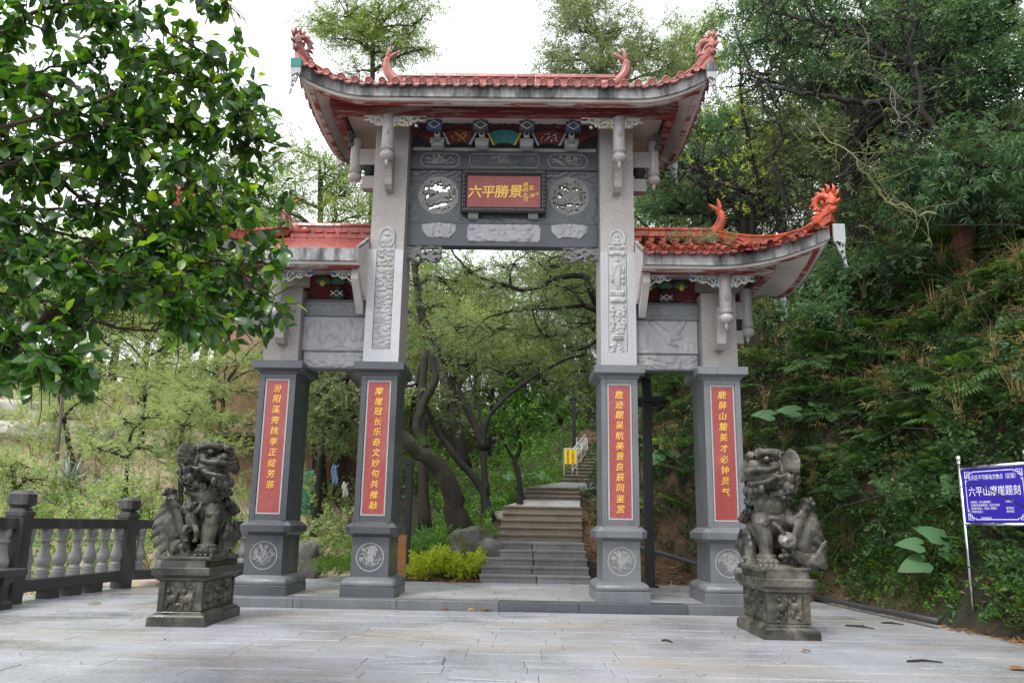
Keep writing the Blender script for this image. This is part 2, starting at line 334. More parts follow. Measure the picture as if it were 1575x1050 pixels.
def empty(name, loc, label=None, cat=None, group=None, rz=0.0, parent=None):
    o = bpy.data.objects.new(name, None); COL.objects.link(o); o.location = loc; o.rotation_euler = (0, 0, rz); o.empty_display_size = .2
    if parent: o.parent = parent
    ORG[o.name] = Vector(loc); return tag(o, label, cat, group)
def mesh(name, v, f, mat, smooth=False):
    me = bpy.data.meshes.new(name); me.from_pydata(v, [], f); me.materials.append(M[mat] if isinstance(mat, str) else mat)
    if smooth: me.polygons.foreach_set('use_smooth', [True]*len(me.polygons))
    me.update(); return me
def obj(name, mb, mat, parent=None, smooth=False, local=False, fix=False):
    "link one mesh object; coordinates are world ones unless local"
    v = mb.v; 
    if parent is not None and not local:
        o0 = ORG[parent.name]; v = [(p[0]-o0.x, p[1]-o0.y, p[2]-o0.z) for p in v]; org = o0
    elif parent is None and not local:
        xs = [p[0] for p in v]; ys = [p[1] for p in v]; org = Vector(((min(xs)+max(xs))/2, (min(ys)+max(ys))/2, min(p[2] for p in v)))
        v = [(p[0]-org.x, p[1]-org.y, p[2]-org.z) for p in v]
    else: org = ORG[parent.name] if parent is not None else Vector()
    me = mesh(name, v, mb.f, mat, smooth)
    if fix:
        import bmesh
        bm = bmesh.new(); bm.from_mesh(me); bmesh.ops.recalc_face_normals(bm, faces=bm.faces); bm.to_mesh(me); bm.free()
    o = bpy.data.objects.new(name, me); COL.objects.link(o)
    if parent is not None: o.parent = parent
    elif not local: o.location = org
    ORG[o.name] = Vector(org); return o
def inst(name, me, parent, mat):
    "object on shared mesh data placed with a matrix local to its parent"
    o = bpy.data.objects.new(name, me); COL.objects.link(o); o.parent = parent; o.matrix_local = mat; return o
def copy_tree(o, parent=None):
    c = o.copy(); COL.objects.link(c); c.parent = parent
    for ch in list(o.children): copy_tree(ch, c)
    return c
def smooth_by_angle(o, ang=40):
    me = o.data; me.polygons.foreach_set('use_smooth', [True]*len(me.polygons)); me.set_sharp_from_angle(angle=radians(ang)); return o
def nmesh(name, V, F, mat, parent=None, smooth=False):
    "numpy mesh, F is (n,3) or (n,4)"
    me = bpy.data.meshes.new(name); k = F.shape[1]
    me.vertices.add(len(V)); me.vertices.foreach_set('co', np.ascontiguousarray(V, dtype=np.float32).ravel())
    me.loops.add(F.size); me.loops.foreach_set('vertex_index', np.ascontiguousarray(F, dtype=np.int32).ravel())
    me.polygons.add(len(F)); me.polygons.foreach_set('loop_start', np.arange(0, F.size, k, dtype=np.int32))
    if smooth: me.polygons.foreach_set('use_smooth', np.ones(len(F), dtype=bool))
    me.materials.append(M[mat] if isinstance(mat, str) else mat); me.update(calc_edges=True); me.validate()
    o = bpy.data.objects.new(name, me); COL.objects.link(o)
    if parent is not None: o.parent = parent; 
    return o
def text_mesh(body, size, bold=0.0, depth=0.0):
    "flat lettering as mesh data: verts and faces, x right, y up, centred"
    c = bpy.data.curves.new('t', 'FONT'); c.body = body; c.size = size; c.align_x = 'CENTER'; c.align_y = 'CENTER'; c.offset = bold; c.extrude = depth; c.resolution_u = 3
    o = bpy.data.objects.new('t', c); COL.objects.link(o); me = bpy.data.meshes.new_from_object(o)
    v = [tuple(p.co) for p in me.vertices]; f = [tuple(p.vertices) for p in me.polygons]
    bpy.data.objects.remove(o); bpy.data.curves.remove(c); bpy.data.meshes.remove(me); return v, f
def text_on_front(mb, body, x, y, z, size, bold=0.0, skew=0.0, depth=.003, sx=1.0, thick=None):
    "text standing in the xz plane, facing -y, centred on x,z"
    v, f = text_mesh(body, size, bold, depth)
    xs = [p[0] for p in v]; zs = [p[1] for p in v]; mx_, mz_ = (min(xs)+max(xs))/2, (min(zs)+max(zs))/2
    w_ = size*.012 if thick is None else thick
    for ox, oz, oy in ((-w_, 0, 0), (w_, 0, .0004), (0, w_*.9, .0008), (0, -w_*.9, .0012)):
        mb.add([(x+((p[0]-mx_)+skew*(p[1]-mz_))*sx+ox, y-p[2]-oy, z+(p[1]-mz_)+.08*skew*(p[0]-mx_)+oz) for p in v], f)
    return
    mb.add([(x+((p[0]-mx_)+skew*(p[1]-mz_))*sx, y-p[2], z+(p[1]-mz_)+.08*skew*(p[0]-mx_)) for p in v], f)
def heightpanel(x0, x1, z0, z1, y, H, mat, name, parent, cell=.012, thick=.05, smooth=True, side=False):
    """carved stone slab facing -y: H(X,Z arrays in 0..1) gives relief height in metres, NaN where pierced"""
    nx = max(4, int((x1-x0)/cell)); nz = max(4, int((z1-z0)/cell))
    u = (np.arange(nx)+.5)/nx; w = (np.arange(nz)+.5)/nz; U, Wc = np.meshgrid(u, w)
    solid = ~np.isnan(H(U, Wc))
    ug, wg = np.meshgrid(np.arange(nx+1)/nx, np.arange(nz+1)/nz)
    h = H(ug, wg); hh = np.where(np.isnan(h), 0.0, h)
    X = x0+(x1-x0)*ug; Z = z0+(z1-z0)*wg; N = (nx+1)*(nz+1)
    V = np.concatenate([np.stack([X, y-hh, Z], -1).reshape(-1, 3), np.stack([X, np.full_like(X, y+thick), Z], -1).reshape(-1, 3)])
    idx = np.arange(N).reshape(nz+1, nx+1); a, b_, c_, d_ = idx[:-1, :-1], idx[:-1, 1:], idx[1:, 1:], idx[1:, :-1]
    F = [np.stack([a[solid], b_[solid], c_[solid], d_[solid]], -1)]
    anyhole = (~solid).any()
    if anyhole: F.append(np.stack([d_[solid], c_[solid], b_[solid], a[solid]], -1)+N)
    pad = np.zeros((nz+2, nx+2), bool); pad[1:-1, 1:-1] = solid; s_ = pad[1:-1, 1:-1]
    for m_, p, q in ((s_ & ~pad[:-2, 1:-1], a, b_), (s_ & ~pad[2:, 1:-1], c_, d_), (s_ & ~pad[1:-1, :-2], d_, a), (s_ & ~pad[1:-1, 2:], b_, c_)):
        F.append(np.stack([q[m_], p[m_], p[m_]+N, q[m_]+N], -1))
    F = np.concatenate(F); org = ORG[parent.name]
    V = V - np.array([org.x, org.y, org.z]); used = np.unique(F); mp = np.zeros(len(V), int); mp[used] = np.arange(len(used))
    o = nmesh(name, V[used], mp[F], mat, parent, False); ORG[o.name] = Vector(org)
    if smooth: smooth_by_angle(o, 62)
    return o
def strokes(lines, y, width, mat, name, parent, d=.004):
    "engraved line drawing standing just proud of a face at y: polylines in xz"
    mb = MB()
    for li, ln in enumerate(lines):
        d = .003+.00006*li; w = width
        if len(ln) == 2 and hasattr(ln[1], '__float__'): ln, w = ln
        n = len(ln); L_ = []; R_ = []
        for i, (x, z) in enumerate(ln):
            x2, z2 = ln[min(i+1, n-1)]; x1, z1 = ln[max(i-1, 0)]; dx, dz = x2-x1, z2-z1; l = hypot(dx, dz) or 1
            L_.append((x-dz/l*w/2, y-d, z+dx/l*w/2)); R_.append((x+dz/l*w/2, y-d, z-dx/l*w/2))
        k = len(mb.v); mb.v += L_+R_
        for i in range(n-1): mb.f.append((k+i, k+n+i, k+n+i+1, k+i+1))
    return tag(obj(name, mb, mat, parent), kind='stuff')
def plant_lines(cx, cz, rx, rz, n, seed):
    "a spray of stems, petals and leaves inside an ellipse"
    r = random.Random(seed); L_ = []
    for k in range(n):
        x = cx+r.uniform(-.3, .3)*rx; z = cz-rz*r.uniform(.2, .85); a = r.uniform(.6, 2.6); pts = []
        for i in range(7):
            if ((x-cx)/rx)**2+((z-cz)/rz)**2 > .86: break
            pts.append((x, z)); x += cos(a)*rx*.2; z += sin(a)*rz*.22; a += r.uniform(-.5, .5)
            if r.random() < .8:
                b_ = a+r.choice((-1, 1))*r.uniform(.6, 1.3); l = r.uniform(.12, .26)*min(rx, rz)*1.2
                q = [(x+cos(b_+t*.5)*l*t, z+sin(b_+t*.5)*l*t) for t in (0, .5, 1)]
                if all(((p[0]-cx)/rx)**2+((p[1]-cz)/rz)**2 < .9 for p in q):
                    L_.append(q); L_.append([(x, z), (x+cos(b_-.5)*l*.5, z+sin(b_-.5)*l*.5), q[-1]])
        if len(pts) > 1: L_.append(pts)
        if pts:
            x, z = pts[-1]; s_ = .1*min(rx, rz)
            if ((x-cx)/rx)**2+((z-cz)/rz)**2 < .75:
                L_.append([(x+s_*(1+.35*cos(5*t))*cos(t), z+s_*(1+.35*cos(5*t))*sin(t)) for t in [j*2*pi/15 for j in range(16)]])
    return L_
def oval(cx, cz, rx, rz, n=36): return [(cx+rx*cos(2*pi*j/n), cz+rz*sin(2*pi*j/n)) for j in range(n+1)]
def stadium(cx, cz, hx, hz):
    return [(cx+(hx-hz)+hz*cos(a), cz+hz*sin(a)) for a in [-pi/2+pi*j/10 for j in range(11)]]+[(cx-(hx-hz)+hz*cos(a), cz+hz*sin(a)) for a in [pi/2+pi*j/10 for j in range(11)]]+[(cx+(hx-hz), cz-hz)]
# ------------------------------------------------------------------ terrain
GX, GY = -0.37, 13.43
FY = [-8, 0, 10, 12, 14.5, 16, 17, 18.5, 20, 23, 26, 30, 40, 80, 140]
FXX = [7.5, 6.6, 5.85, 5.72, 5.62, 4.7, 3.9, 2.9, 2.0, 1.95, 2.75, 3.5, 5.5, 14, 26]
SY = [16.6, 17.85, 18.9, 20.4, 22, 22.9, 25.5, 30, 36, 60, 140]
SZ = [-.1, .52, .66, 1.32, 1.66, 1.92, 2.36, 3.8, 6.0, 12.0, 24.0]
def stair_left(y): return np.interp(y, [16.6, 18.9, 20.4, 22, 23, 25.5, 30, 40], [-.8, -.55, -.45, .05, .1, 1.35, 2.35, 4])
def terrain(x, y, detail=True):
    x = np.asarray(x, float); y = np.asarray(y, float)
    q = (-x-8.0)*.6+(y-16.3)*.9; qq = np.maximum(q, 0)
    hl = np.where(q > 0, 12.0*(1-np.exp(-.36*qq*qq/(qq+1.2)/12.0))+.03*qq-.1, -9.0)
    hc = np.interp(y, SY, SZ); d = stair_left(y)-.05-x
    fall = np.clip(1-d/np.interp(y, [16, 22, 30], [.9, 3.0, 9.0]), 0, 1); fall = fall*fall*(3-2*fall)
    hc = np.where((y > 16.6) & (fall > 0) & (x-np.interp(y, FY, FXX) < 60), hc*fall, -9.0)
    base = np.where(x < -7.45, -.35, -.06); base = np.where((y > 15.9), .07, base)
    h = np.maximum(np.maximum(base, hl), hc)
    p = x-np.interp(y, FY, FXX); pp = np.maximum(p, 0)
    near = np.clip((24-y)/6, 0, 1)
    hb = (3.8*(1-np.exp(-pp/1.9))+.72*pp)*near+(2.2*(1-np.exp(-pp/2.0))+.66*pp)*(1-near)
    hb = np.where(p > 0, hb, 0); hb = np.where(pp > 22, hb-(pp-22)*.35, hb)
    h = h+hb
    if detail:
        n1 = np.sin(x*1.7+1.3*np.sin(y*.9))*np.cos(y*1.3+.7*np.sin(x*1.1))+.5*np.sin(x*4.1+y*2.3)*np.cos(y*3.7-x*1.9)+.3*np.sin(x*9.1)*np.cos(y*8.3)
        amp = np.clip(pp*.22, 0, .30)+np.clip(q*.05, 0, .35)*(p < 0)
        h = h+n1*amp
    return h
def th(x, y): return float(terrain(x, y))
def axis_(a, f0, f1, b_, fine, grow=1.22):
    v = list(np.arange(f0, f1, fine)); s = fine; x = f0
    while x > a: s *= grow; x -= s; v.insert(0, max(x, a))
    s = fine; x = v[-1]
    while x < b_: s *= grow; x += s; v.append(min(x, b_))
    return np.array(sorted(set(v)))
gxs = axis_(-110, -16, 18, 110, .3); gys = axis_(-30, 4, 34, 170, .3)
XX, YY = np.meshgrid(gxs, gys); ZZ = terrain(XX, YY)
idx = np.arange(XX.size).reshape(XX.shape)
F = np.stack([idx[:-1, :-1], idx[:-1, 1:], idx[1:, 1:], idx[1:, :-1]], -1).reshape(-1, 4)
g = nmesh('ground', np.stack([XX, YY, ZZ], -1).reshape(-1, 3), F, 'hill_soil', None, True); tag(g, kind='structure')
g.data.materials.append(M['pale_slope']); g.data.materials.append(M['leaf_litter_soil'])
cxs = (XX[:-1, :-1]+XX[1:, 1:])/2; cys = (YY[:-1, :-1]+YY[1:, 1:])/2
left_ = ((-cxs-8)*.6+(cys-14.5)*.9 > -.5) & (cxs < -3.5-np.maximum(0, (cys-30)*.05)) & (cxs < cys*-.22+1.5)
pf = cxs-np.interp(cys, FY, FXX)
lit_ = (cys > 12) & (cys < 33) & (pf > -1.8) & (pf < .7)
mi = np.where(left_, 1, np.where(lit_, 2, 0)).astype(np.int32).ravel(); g.data.polygons.foreach_set('material_index', mi)

# ------------------------------------------------------------------ plaza paving, each slab a stone of its own
plaza = MB(); plaza.add([(-7.45, -9, -.045), (6.9, -9, -.045), (6.0, 16, -.045), (-7.45, 16, -.045)], [(0, 1, 2, 3)])
pz = obj('plaza', plaza, 'paving_mortar'); tag(pz, kind='structure')
SL, SW = .72, .36
def slab_mesh(l, w, t=.04, c=.004):
    mb = MB(); mb.rect_loft(0, 0, [(-t, l/2, w/2), (-c, l/2, w/2), (0, l/2-c, w/2-c)]); return mesh('paving_slab', mb.v, mb.f, 'paving_granite')
smesh = slab_mesh(SL-.003, SW-.003); rest = MB(); cand = []
rr = random.Random(3)
y = -8.9; row = 0
while y < 15.9:
    off = rr.uniform(0, SL); x = -7.4+off-SL
    while x < 6.9:
        cx, cy = x+SL/2, y+SW/2
        xr = np.interp(cy, [-9, 16], [6.9, 6.0])
        if cx+SL/2 > -7.4 and cx-SL/2 < xr-.3 and not (cy > 12.5 and -4.72 < cx < 3.98):
            cand.append((cx, cy, row))
        x += SL
    y += SW; row += 1
def inview(x, y):
    d = Vector((x, y, 0))-CAM; z = d.dot(FWD)
    if z < .5: return False
    u = 787.5+FPX*d.dot(RT)/z; v = 525-FPX*d.dot(UP)/z
    return -40 < u < 1615 and v < 1080
vis = sorted([c for c in cand if inview(c[0], c[1])], key=lambda c: c[1])
uneven = {}
for px, py, dz, tilt in ((655, 973, .015, .05), (668, 985, .015, -.05), (700, 1010, .015, .05), (640, 1021, .015, -.06), (690, 985, .015, .03), (700, 1036, .015, .03)):
    p_ = onz(px, py); k = min(vis, key=lambda c: (c[0]-p_.x)**2+((c[1]-p_.y)*1.6)**2); uneven[k] = (dz, tilt)
big = set(vis[:300])
for c in vis[:300]:
    dz, tl = uneven.get(c, (rr.uniform(-.0022, .0022), rr.uniform(-.003, .003)))
    inst('paving_slab', smesh, pz, Matrix.Translation(Vector((c[0], c[1], dz))-ORG[pz.name]) @ Euler((tl*.4, tl, rr.uniform(-.002, .002))).to_matrix().to_4x4())
for c in cand:
    if c in big: continue
    z = rr.uniform(-.003, .002); rest.rect_loft(c[0], c[1], [(-.04, SL/2-.0015, SW/2-.0015), (z, SL/2-.0015, SW/2-.0015)])
r_ = obj('far_paving_slabs', rest, 'paving_granite', pz); tag(r_, kind='stuff')

# raised terrace under the archway: kerb stones and flagstones
tz = .12
tm = MB(); tm.box(-4.70, 3.96, 12.53, 18.0, -.04, tz-.03)
te = obj('terrace', tm, 'paving_mortar'); tag(te, kind='structure')
x = -4.72; rr = random.Random(5)
while x < 3.95:
    l = min(rr.uniform(1.15, 1.6), 3.98-x)
    if 3.98-x-l < .3: l = 3.98-x
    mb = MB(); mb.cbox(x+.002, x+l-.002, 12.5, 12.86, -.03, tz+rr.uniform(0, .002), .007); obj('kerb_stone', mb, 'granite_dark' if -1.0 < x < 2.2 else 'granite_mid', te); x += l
y = 12.864; row = 0
while y < 17.9:
    d = .50 if row else .62; x = -4.72-rr.uniform(0, .8)
    while x < 3.96:
        a, c = max(x, -4.72), min(x+.95, 3.98)
        if y > 15.2: c = min(c, 3.98-(y-15.2)*.5)
        if c-a > .12 and not (a > -.75 and c < 1.35 and y > 16.8):
            mb = MB(); z = tz+rr.uniform(-.002, .001); mb.rect_loft((a+c)/2, y+d/2, [(tz-.035, (c-a)/2-.003, d/2-.003), (z-.003, (c-a)/2-.003, d/2-.003), (z, (c-a)/2-.006, d/2-.006)]); obj('flagstone', mb, 'paving_granite', te)
        x += .95
    y += d; row += 1

# stairway up the hill
stw = empty('stairway', (.3, 16.65, .12)); tag(stw, kind='structure')
def step(xl, xr, y0, y1, z0, z1, mat, parts=1, core=True):
    rq = random.Random(int(y0*100))
    xs = [xl]+[xl+(xr-xl)*(k+rq.uniform(-.06, .06))/parts for k in range(1, parts)]+[xr]
    for a, c in zip(xs[:-1], xs[1:]):
        mb = MB(); mb.box(a+.012, c-.012, y0+.03, y1, z0-.25, z1-.045); mb.cbox(a+.002, c-.002, y0, y1+.03, z1-.045, z1+rq.uniform(-.003, .003), .006)
        obj('step_stone', mb, mat, stw)
for k in range(5): step(-.79+k*.012, 1.38-k*.006, 16.65+.3*k, 16.65+.3*(k+1) if k < 4 else 18.35, .12+.15*k, .12+.15*(k+1), 'stair_grey', 2)
step(-.70, 1.32, 18.38, 19.0, .5, .865, 'stair_grey', 2)
for k in range(5): step(-.52+k*.03, 1.40+k*.02, 18.95+.3*k, 18.95+.3*(k+1) if k < 4 else 21.2, .87+.16*k, .87+.16*(k+1), 'stair_brown', 1)
mb = MB(); mb.add([(-.40, 21.2, 1.68), (1.5, 21.2, 1.68), (1.55, 22.05, 1.87), (.1, 22.05, 1.87), (-.4, 21.2, 1.2), (1.5, 21.2, 1.2), (1.55, 22.05, 1.2), (.1, 22.05, 1.2)], [(0, 1, 2, 3), (4, 5, 1, 0), (3, 7, 4, 0), (1, 5, 6, 2)]); obj('ramp_slab', mb, 'paving_granite', stw)
for k in range(3): step(.12, 1.58, 22.05+.3*k, 22.05+.3*(k+1) if k < 2 else 23.1, 1.87+.12*k, 1.87+.12*(k+1), 'stair_brown', 1)
mb = MB(); mb.add([(.1, 23.1, 2.235), (2.0, 23.1, 2.235), (3.3, 25.6, 2.52), (1.2, 25.6, 2.52), (.1, 23.1, 1.6), (1.2, 25.6, 1.6), (2.0, 23.1, 1.6), (3.3, 25.6, 1.6)], [(0, 1, 2, 3), (4, 0, 3, 5), (1, 6, 7, 2), (0, 4, 6, 1)]); obj('path_slab', mb, 'paving_granite', stw)
for k in range(12): step(1.25+.10*k, 3.5+.10*k, 25.55+.42*k, 25.55+.42*(k+1), 2.5+.135*k, 2.5+.135*(k+1), 'stair_brown', 1)
for k in range(10): step(2.6+.12*k, 4.8+.12*k, 30.6+.42*k, 30.6+.42*(k+1), 4.12+.135*k, 4.12+.135*(k+1), 'stair_brown', 1)
# flagged path through the left bay
fp = empty('flagstone_path', (-2.8, 18, .1)); tag(fp, kind='structure')
for k in range(10):
    y = 18.02+k*.52; x = -2.45-.16*k+rr.uniform(-.05, .05); z = th(x, y+.25)+.05 if k else .115
    z = max(z, .115+.07*k); mb = MB(); mb.cbox(x-.62, x+.55, y, y+.47, z-.2, z, .01); obj('flagstone', mb, 'paving_granite', fp)
# ------------------------------------------------------------------ the archway
gate = empty('memorial_archway', (GX, GY, tz), 'grey stone memorial archway with four inscribed pillars and three red tiled roofs', 'archway')
PXS = (-3.535, -1.91, 1.91, 3.535)          # pillar axes from the centre
INSC = ('汾阳溪旁桃李正绽芳菲', '摩崖冠长乐奇文妙句共推敲', '胜迹踞吴航美景良辰同鉴赏', '鹿屏山麓英才必钟灵气')
SH = .2875; YF, YB = 13.00, 13.86
def fy(z=0): return YF
for k, px in enumerate(PXS):
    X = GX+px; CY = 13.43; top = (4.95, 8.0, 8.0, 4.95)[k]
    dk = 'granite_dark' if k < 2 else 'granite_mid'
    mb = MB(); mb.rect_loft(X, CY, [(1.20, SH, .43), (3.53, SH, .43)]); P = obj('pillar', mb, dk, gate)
    P['label'] = ('outer left pillar with a ten character red panel', 'inner left pillar with a twelve character red panel and crowded figure relief', 'inner right pillar with a twelve character red panel and standing figure relief', 'outer right pillar with a ten character red panel')[k]
    mb = MB(); mb.rect_loft(X, CY, [(tz, .405, .61), (tz+.14, .405, .61), (tz+.15, .395, .60)]); obj('plinth_block', mb, dk, P)
    prof = [(.27, .385, .59), (.275, .40, .605), (.30, .408, .613), (.335, .402, .607), (.37, .378, .583), (.395, .335, .54), (.41, .30, .505)]
    mb = MB(); mb.rect_loft(X, CY, prof, .02); smooth_by_angle(obj('rounded_moulding', mb, 'granite_mid', P), 50)
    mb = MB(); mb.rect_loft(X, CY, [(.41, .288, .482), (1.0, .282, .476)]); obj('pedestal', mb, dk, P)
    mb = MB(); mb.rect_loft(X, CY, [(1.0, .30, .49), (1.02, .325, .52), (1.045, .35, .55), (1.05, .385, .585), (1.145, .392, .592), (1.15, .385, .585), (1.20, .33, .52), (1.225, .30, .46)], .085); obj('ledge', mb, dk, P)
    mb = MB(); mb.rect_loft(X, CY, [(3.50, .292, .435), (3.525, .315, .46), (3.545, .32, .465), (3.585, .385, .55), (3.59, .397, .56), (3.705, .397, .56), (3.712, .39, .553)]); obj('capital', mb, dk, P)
    # upper shaft
    mb = MB(); mb.rect_loft(X, CY, [(3.712, .28, .41), (top, .28, .41)]); obj('upper_shaft', mb, 'granite_pink', P)
    # corner strips and red inscription panel
    if k < 2: xs_, xe = X-.17, X+.155
    else: xs_, xe = X-.175, X+.165
    xs_, xe = X-.168, X+.168
    mb = MB()
    for a, c in ((X-SH, xs_-.035), (xe+.035, X+SH)): mb.box(a, c, YF-.02, YF+.01, 1.222, 3.503)
    mb.box(xs_-.033, xe+.033, YF-.012, YF+.01, 3.43, 3.502); mb.box(xs_-.033, xe+.033, YF-.012, YF+.01, 1.222, 1.31); obj('face_slab', mb, dk, P)
    mb = MB()
    for a, c, e_, f_ in ((xs_-.022, xs_, 1.315, 3.425), (xe, xe+.022, 1.315, 3.425)): mb.box(a, c, YF-.010, YF+.01, e_, f_)
    mb.box(xs_, xe, YF-.010, YF+.01, 3.403, 3.425); mb.box(xs_, xe, YF-.010, YF+.01, 1.315, 1.337); obj('panel_border', mb, 'line_carving', P)
    mb = MB(); mb.box(xs_+.001, xe-.001, YF-.004, YF+.01, 1.338, 3.402); obj('inscription_panel', mb, 'red_panel', P)
    n = len(INSC[k]); z0, z1 = (3.255, 1.475) if n == 12 else (3.275, 1.76)
    mb = MB()
    for j, ch in enumerate(INSC[k]): text_on_front(mb, ch, X+(.0 if k > 1 else .005), YF-.007, z0+(z1-z0)*j/(n-1), .132, 0, .12, thick=.0012)
    obj('gold_inscription', mb, 'gold_paint', P)
    # engraved medallion and side vignette on the pedestal
    yp = CY-.479
    ls = [(oval(X, .70, .205, .205), .012)]+[(l, .0055) for l in plant_lines(X, .70, .185, .185, 11, 40+k)]+[(l, .004) for l in plant_lines(X, .70, .18, .18, 6, 90+k)]
    strokes(ls, yp, .005, 'line_carving', 'engraved_medallion', P)
    sx = 1 if k < 2 else -1
    ln = MB(); base = [(oval(0, .70, .12, .2, 4), .008)]
    o = strokes([([(-.14, .50), (-.14, .88), (-.10, .91), (.10, .91), (.14, .88), (.14, .50), (.10, .47), (-.10, .47), (-.14, .50)], .008)]+[(l, .005) for l in plant_lines(0, .69, .12, .2, 6, 60+k)], 0, .006, 'line_carving', 'engraved_side_panel', P)
    dv = X+sx*.2895; me = o.data
    for v in me.vertices:
        wx, wz = v.co.x+GX, v.co.z; v.co.x = dv-GX+sx*.002; v.co.y = (wx*sx)+CY-GY; v.co.z = wz

# granite cladding and figure relief on the inner pillars
def relief_crowd(seed):
    r = random.Random(seed); bl = []
    def fig(cx, cz, s, lean):
        bl.append((cx, cz+.040*s, .15*s/.62*.62, .016*s, .034)); bl.append((cx+lean*.02, cz, .21*s, .028*s, .030))
        bl.append((cx-.17*s, cz-.006, .09*s, .012*s, .028)); bl.append((cx+.17*s, cz+.008, .09*s, .012*s, .028))
        for j in range(3): bl.append((cx+(j-1)*.13*s, cz-.034*s, .055*s, .024*s, .024))
    for i in range(13):
        cz = .035+i*.068+r.uniform(-.008, .008)
        if i == 12: fig(.5, .88, 1.25, 0); break
        for cx in ((.27, .72) if i % 3 else (.2, .52, .82)): fig(cx+r.uniform(-.06, .06), cz+r.uniform(-.012, .012), r.uniform(.75, 1.1), r.uniform(-3, 3))
    for i in range(70):
        a = r.random(); bl.append((r.uniform(.06, .94), r.uniform(.01, .82), r.uniform(.04, .12), r.uniform(.005, .014), r.uniform(.012, .026)))
    def H(U, Wz):
        h = np.full(U.shape, .012)
        for cx, cz, rx, rz, a in bl:
            q = ((U-cx)/rx)**2+((Wz-cz)/rz)**2; h = np.maximum(h, np.where(q < 1, .010+a*np.sqrt(np.clip(1-q, 0, 1)), 0))
        h = h-.006*np.abs(np.sin(U*33+Wz*160))*(h > .016)
        ar = .925; q = ((U-.5)/.5)**2+((Wz-ar)/.075)**2; out = (Wz > ar) & (q > 1)
        ring = (Wz > .82) & (((U-.5)/.44)**2+((Wz-.895)/.085)**2 > .82) & (((U-.5)/.5)**2+((Wz-.905)/.095)**2 < 1); h = np.where(ring, np.maximum(h, .03), h)
        return np.where(out, np.nan, h)
    return H
def relief_guanyin():
    B = []
    e = lambda cx, cz, rx, rz, a: B.append((cx, cz, rx, rz, a))
    e(.5, .935, .11, .019, .042); e(.5, .90, .17, .024, .040); e(.5, .874, .30, .014, .038)           # seated figure
    for j in range(7): e(.14+.12*j, .846, .075, .013, .036)                                         # lotus
    e(.5, .832, .34, .010, .03); e(.5, .80, .44, .022, .038); e(.2, .788, .16, .018, .040); e(.8, .788, .16, .018, .040)
    e(.5, .735, .105, .020, .045); e(.5, .755, .08, .012, .045); e(.5, .695, .25, .026, .036); e(.36, .66, .09, .05, .036); e(.64, .66, .09, .05, .036)
    e(.5, .60, .20, .095, .034); e(.43, .555, .08, .085, .036); e(.57, .555, .08, .085, .036)
    e(.20, .585, .11, .028, .032); e(.80, .60, .12, .022, .034); e(.82, .56, .10, .020, .034); e(.18, .61, .08, .02, .032); e(.84, .66, .07, .03, .034)
    for j in range(5): e(.2+.15*j, .475, .10, .018, .038)
    e(.5, .455, .42, .012, .034); e(.5, .42, .45, .028, .040); e(.25, .408, .2, .018, .042); e(.75, .408, .2, .018, .042)
    for cx, cz, s in ((.20, .355, 1), (.80, .36, 1), (.55, .31, .8), (.22, .26, .9), (.8, .25, .9)):
        e(cx, cz, .085*s, .014*s, .04); e(cx, cz-.028*s, .13*s, .024*s, .034); e(cx+.02, cz-.06*s, .11*s, .022*s, .03); e(cx-.12*s, cz-.02, .05, .012, .03); e(cx+.12*s, cz-.03, .05, .012, .03)
    e(.5, .125, .30, .012, .04); e(.5, .105, .36, .008, .045); e(.5, .145, .16, .010, .038); e(.34, .075, .035, .025, .035); e(.66, .075, .035, .025, .035)
    rr_ = random.Random(8)
    for i in range(40): e(rr_.uniform(.08, .92), rr_.choice((rr_.uniform(.0, .06), rr_.uniform(.15, .23), rr_.uniform(.27, .34))), rr_.uniform(.04, .1), rr_.uniform(.005, .012), rr_.uniform(.015, .03))
    def H(U, Wz):
        h = np.full(U.shape, .010)
        for cx, cz, rx, rz, a in B:
            q = ((U-cx)/rx)**2+((Wz-cz)/rz)**2; h = np.maximum(h, np.where(q < 1, .008+a*np.sqrt(np.clip(1-q, 0, 1)), 0))
        robe = (np.abs(U-.5) < .22) & (Wz > .49) & (Wz < .66); h = h-.007*np.abs(np.sin(U*55))*robe
        cloud = ((np.abs(Wz-.80) < .03) | (np.abs(Wz-.42) < .035)); h = h-.007*np.abs(np.sin(U*30)*np.sin(Wz*260))*cloud
        out = (Wz > .925) & (((U-.5)/.5)**2+((Wz-.925)/.075)**2 > 1)
        ring = (Wz > .87) & (((U-.5)/.40)**2+((Wz-.90)/.08)**2 > .9) & (((U-.5)/.5)**2+((Wz-.91)/.09)**2 < 1); h = np.where(ring, np.maximum(h, .026), h)
        return np.where(out, np.nan, h)
    return H
pil = [c for c in gate.children if c.name.startswith('pillar')]
for k in (1, 2):
    X = GX+PXS[k]; P = pil[k]
    a, c = (X-.135, X+.125) if k == 1 else (X-.14, X+.125)
    zb, zt = 3.94, 6.03
    mb = MB()
    mb.box(X-.285, a-.02, YF-.02, YF+.03, 3.714, 5.62); mb.box(c+.02, X+.285, YF-.02, YF+.03, 3.714, 5.62); mb.box(a-.02, c+.02, YF-.02, YF+.03, 3.714, zb-.005); obj('cladding_slab', mb, 'granite_pale', P)
    heightpanel(a-.012, c+.012, zb, zt, YF+.005, relief_crowd(5) if k == 1 else relief_guanyin(), 'relief_grey', 'figure_relief', P, .0085, .03)
for k in (0, 3):      # small stone lugs on outer shafts
    X = GX+PXS[k]

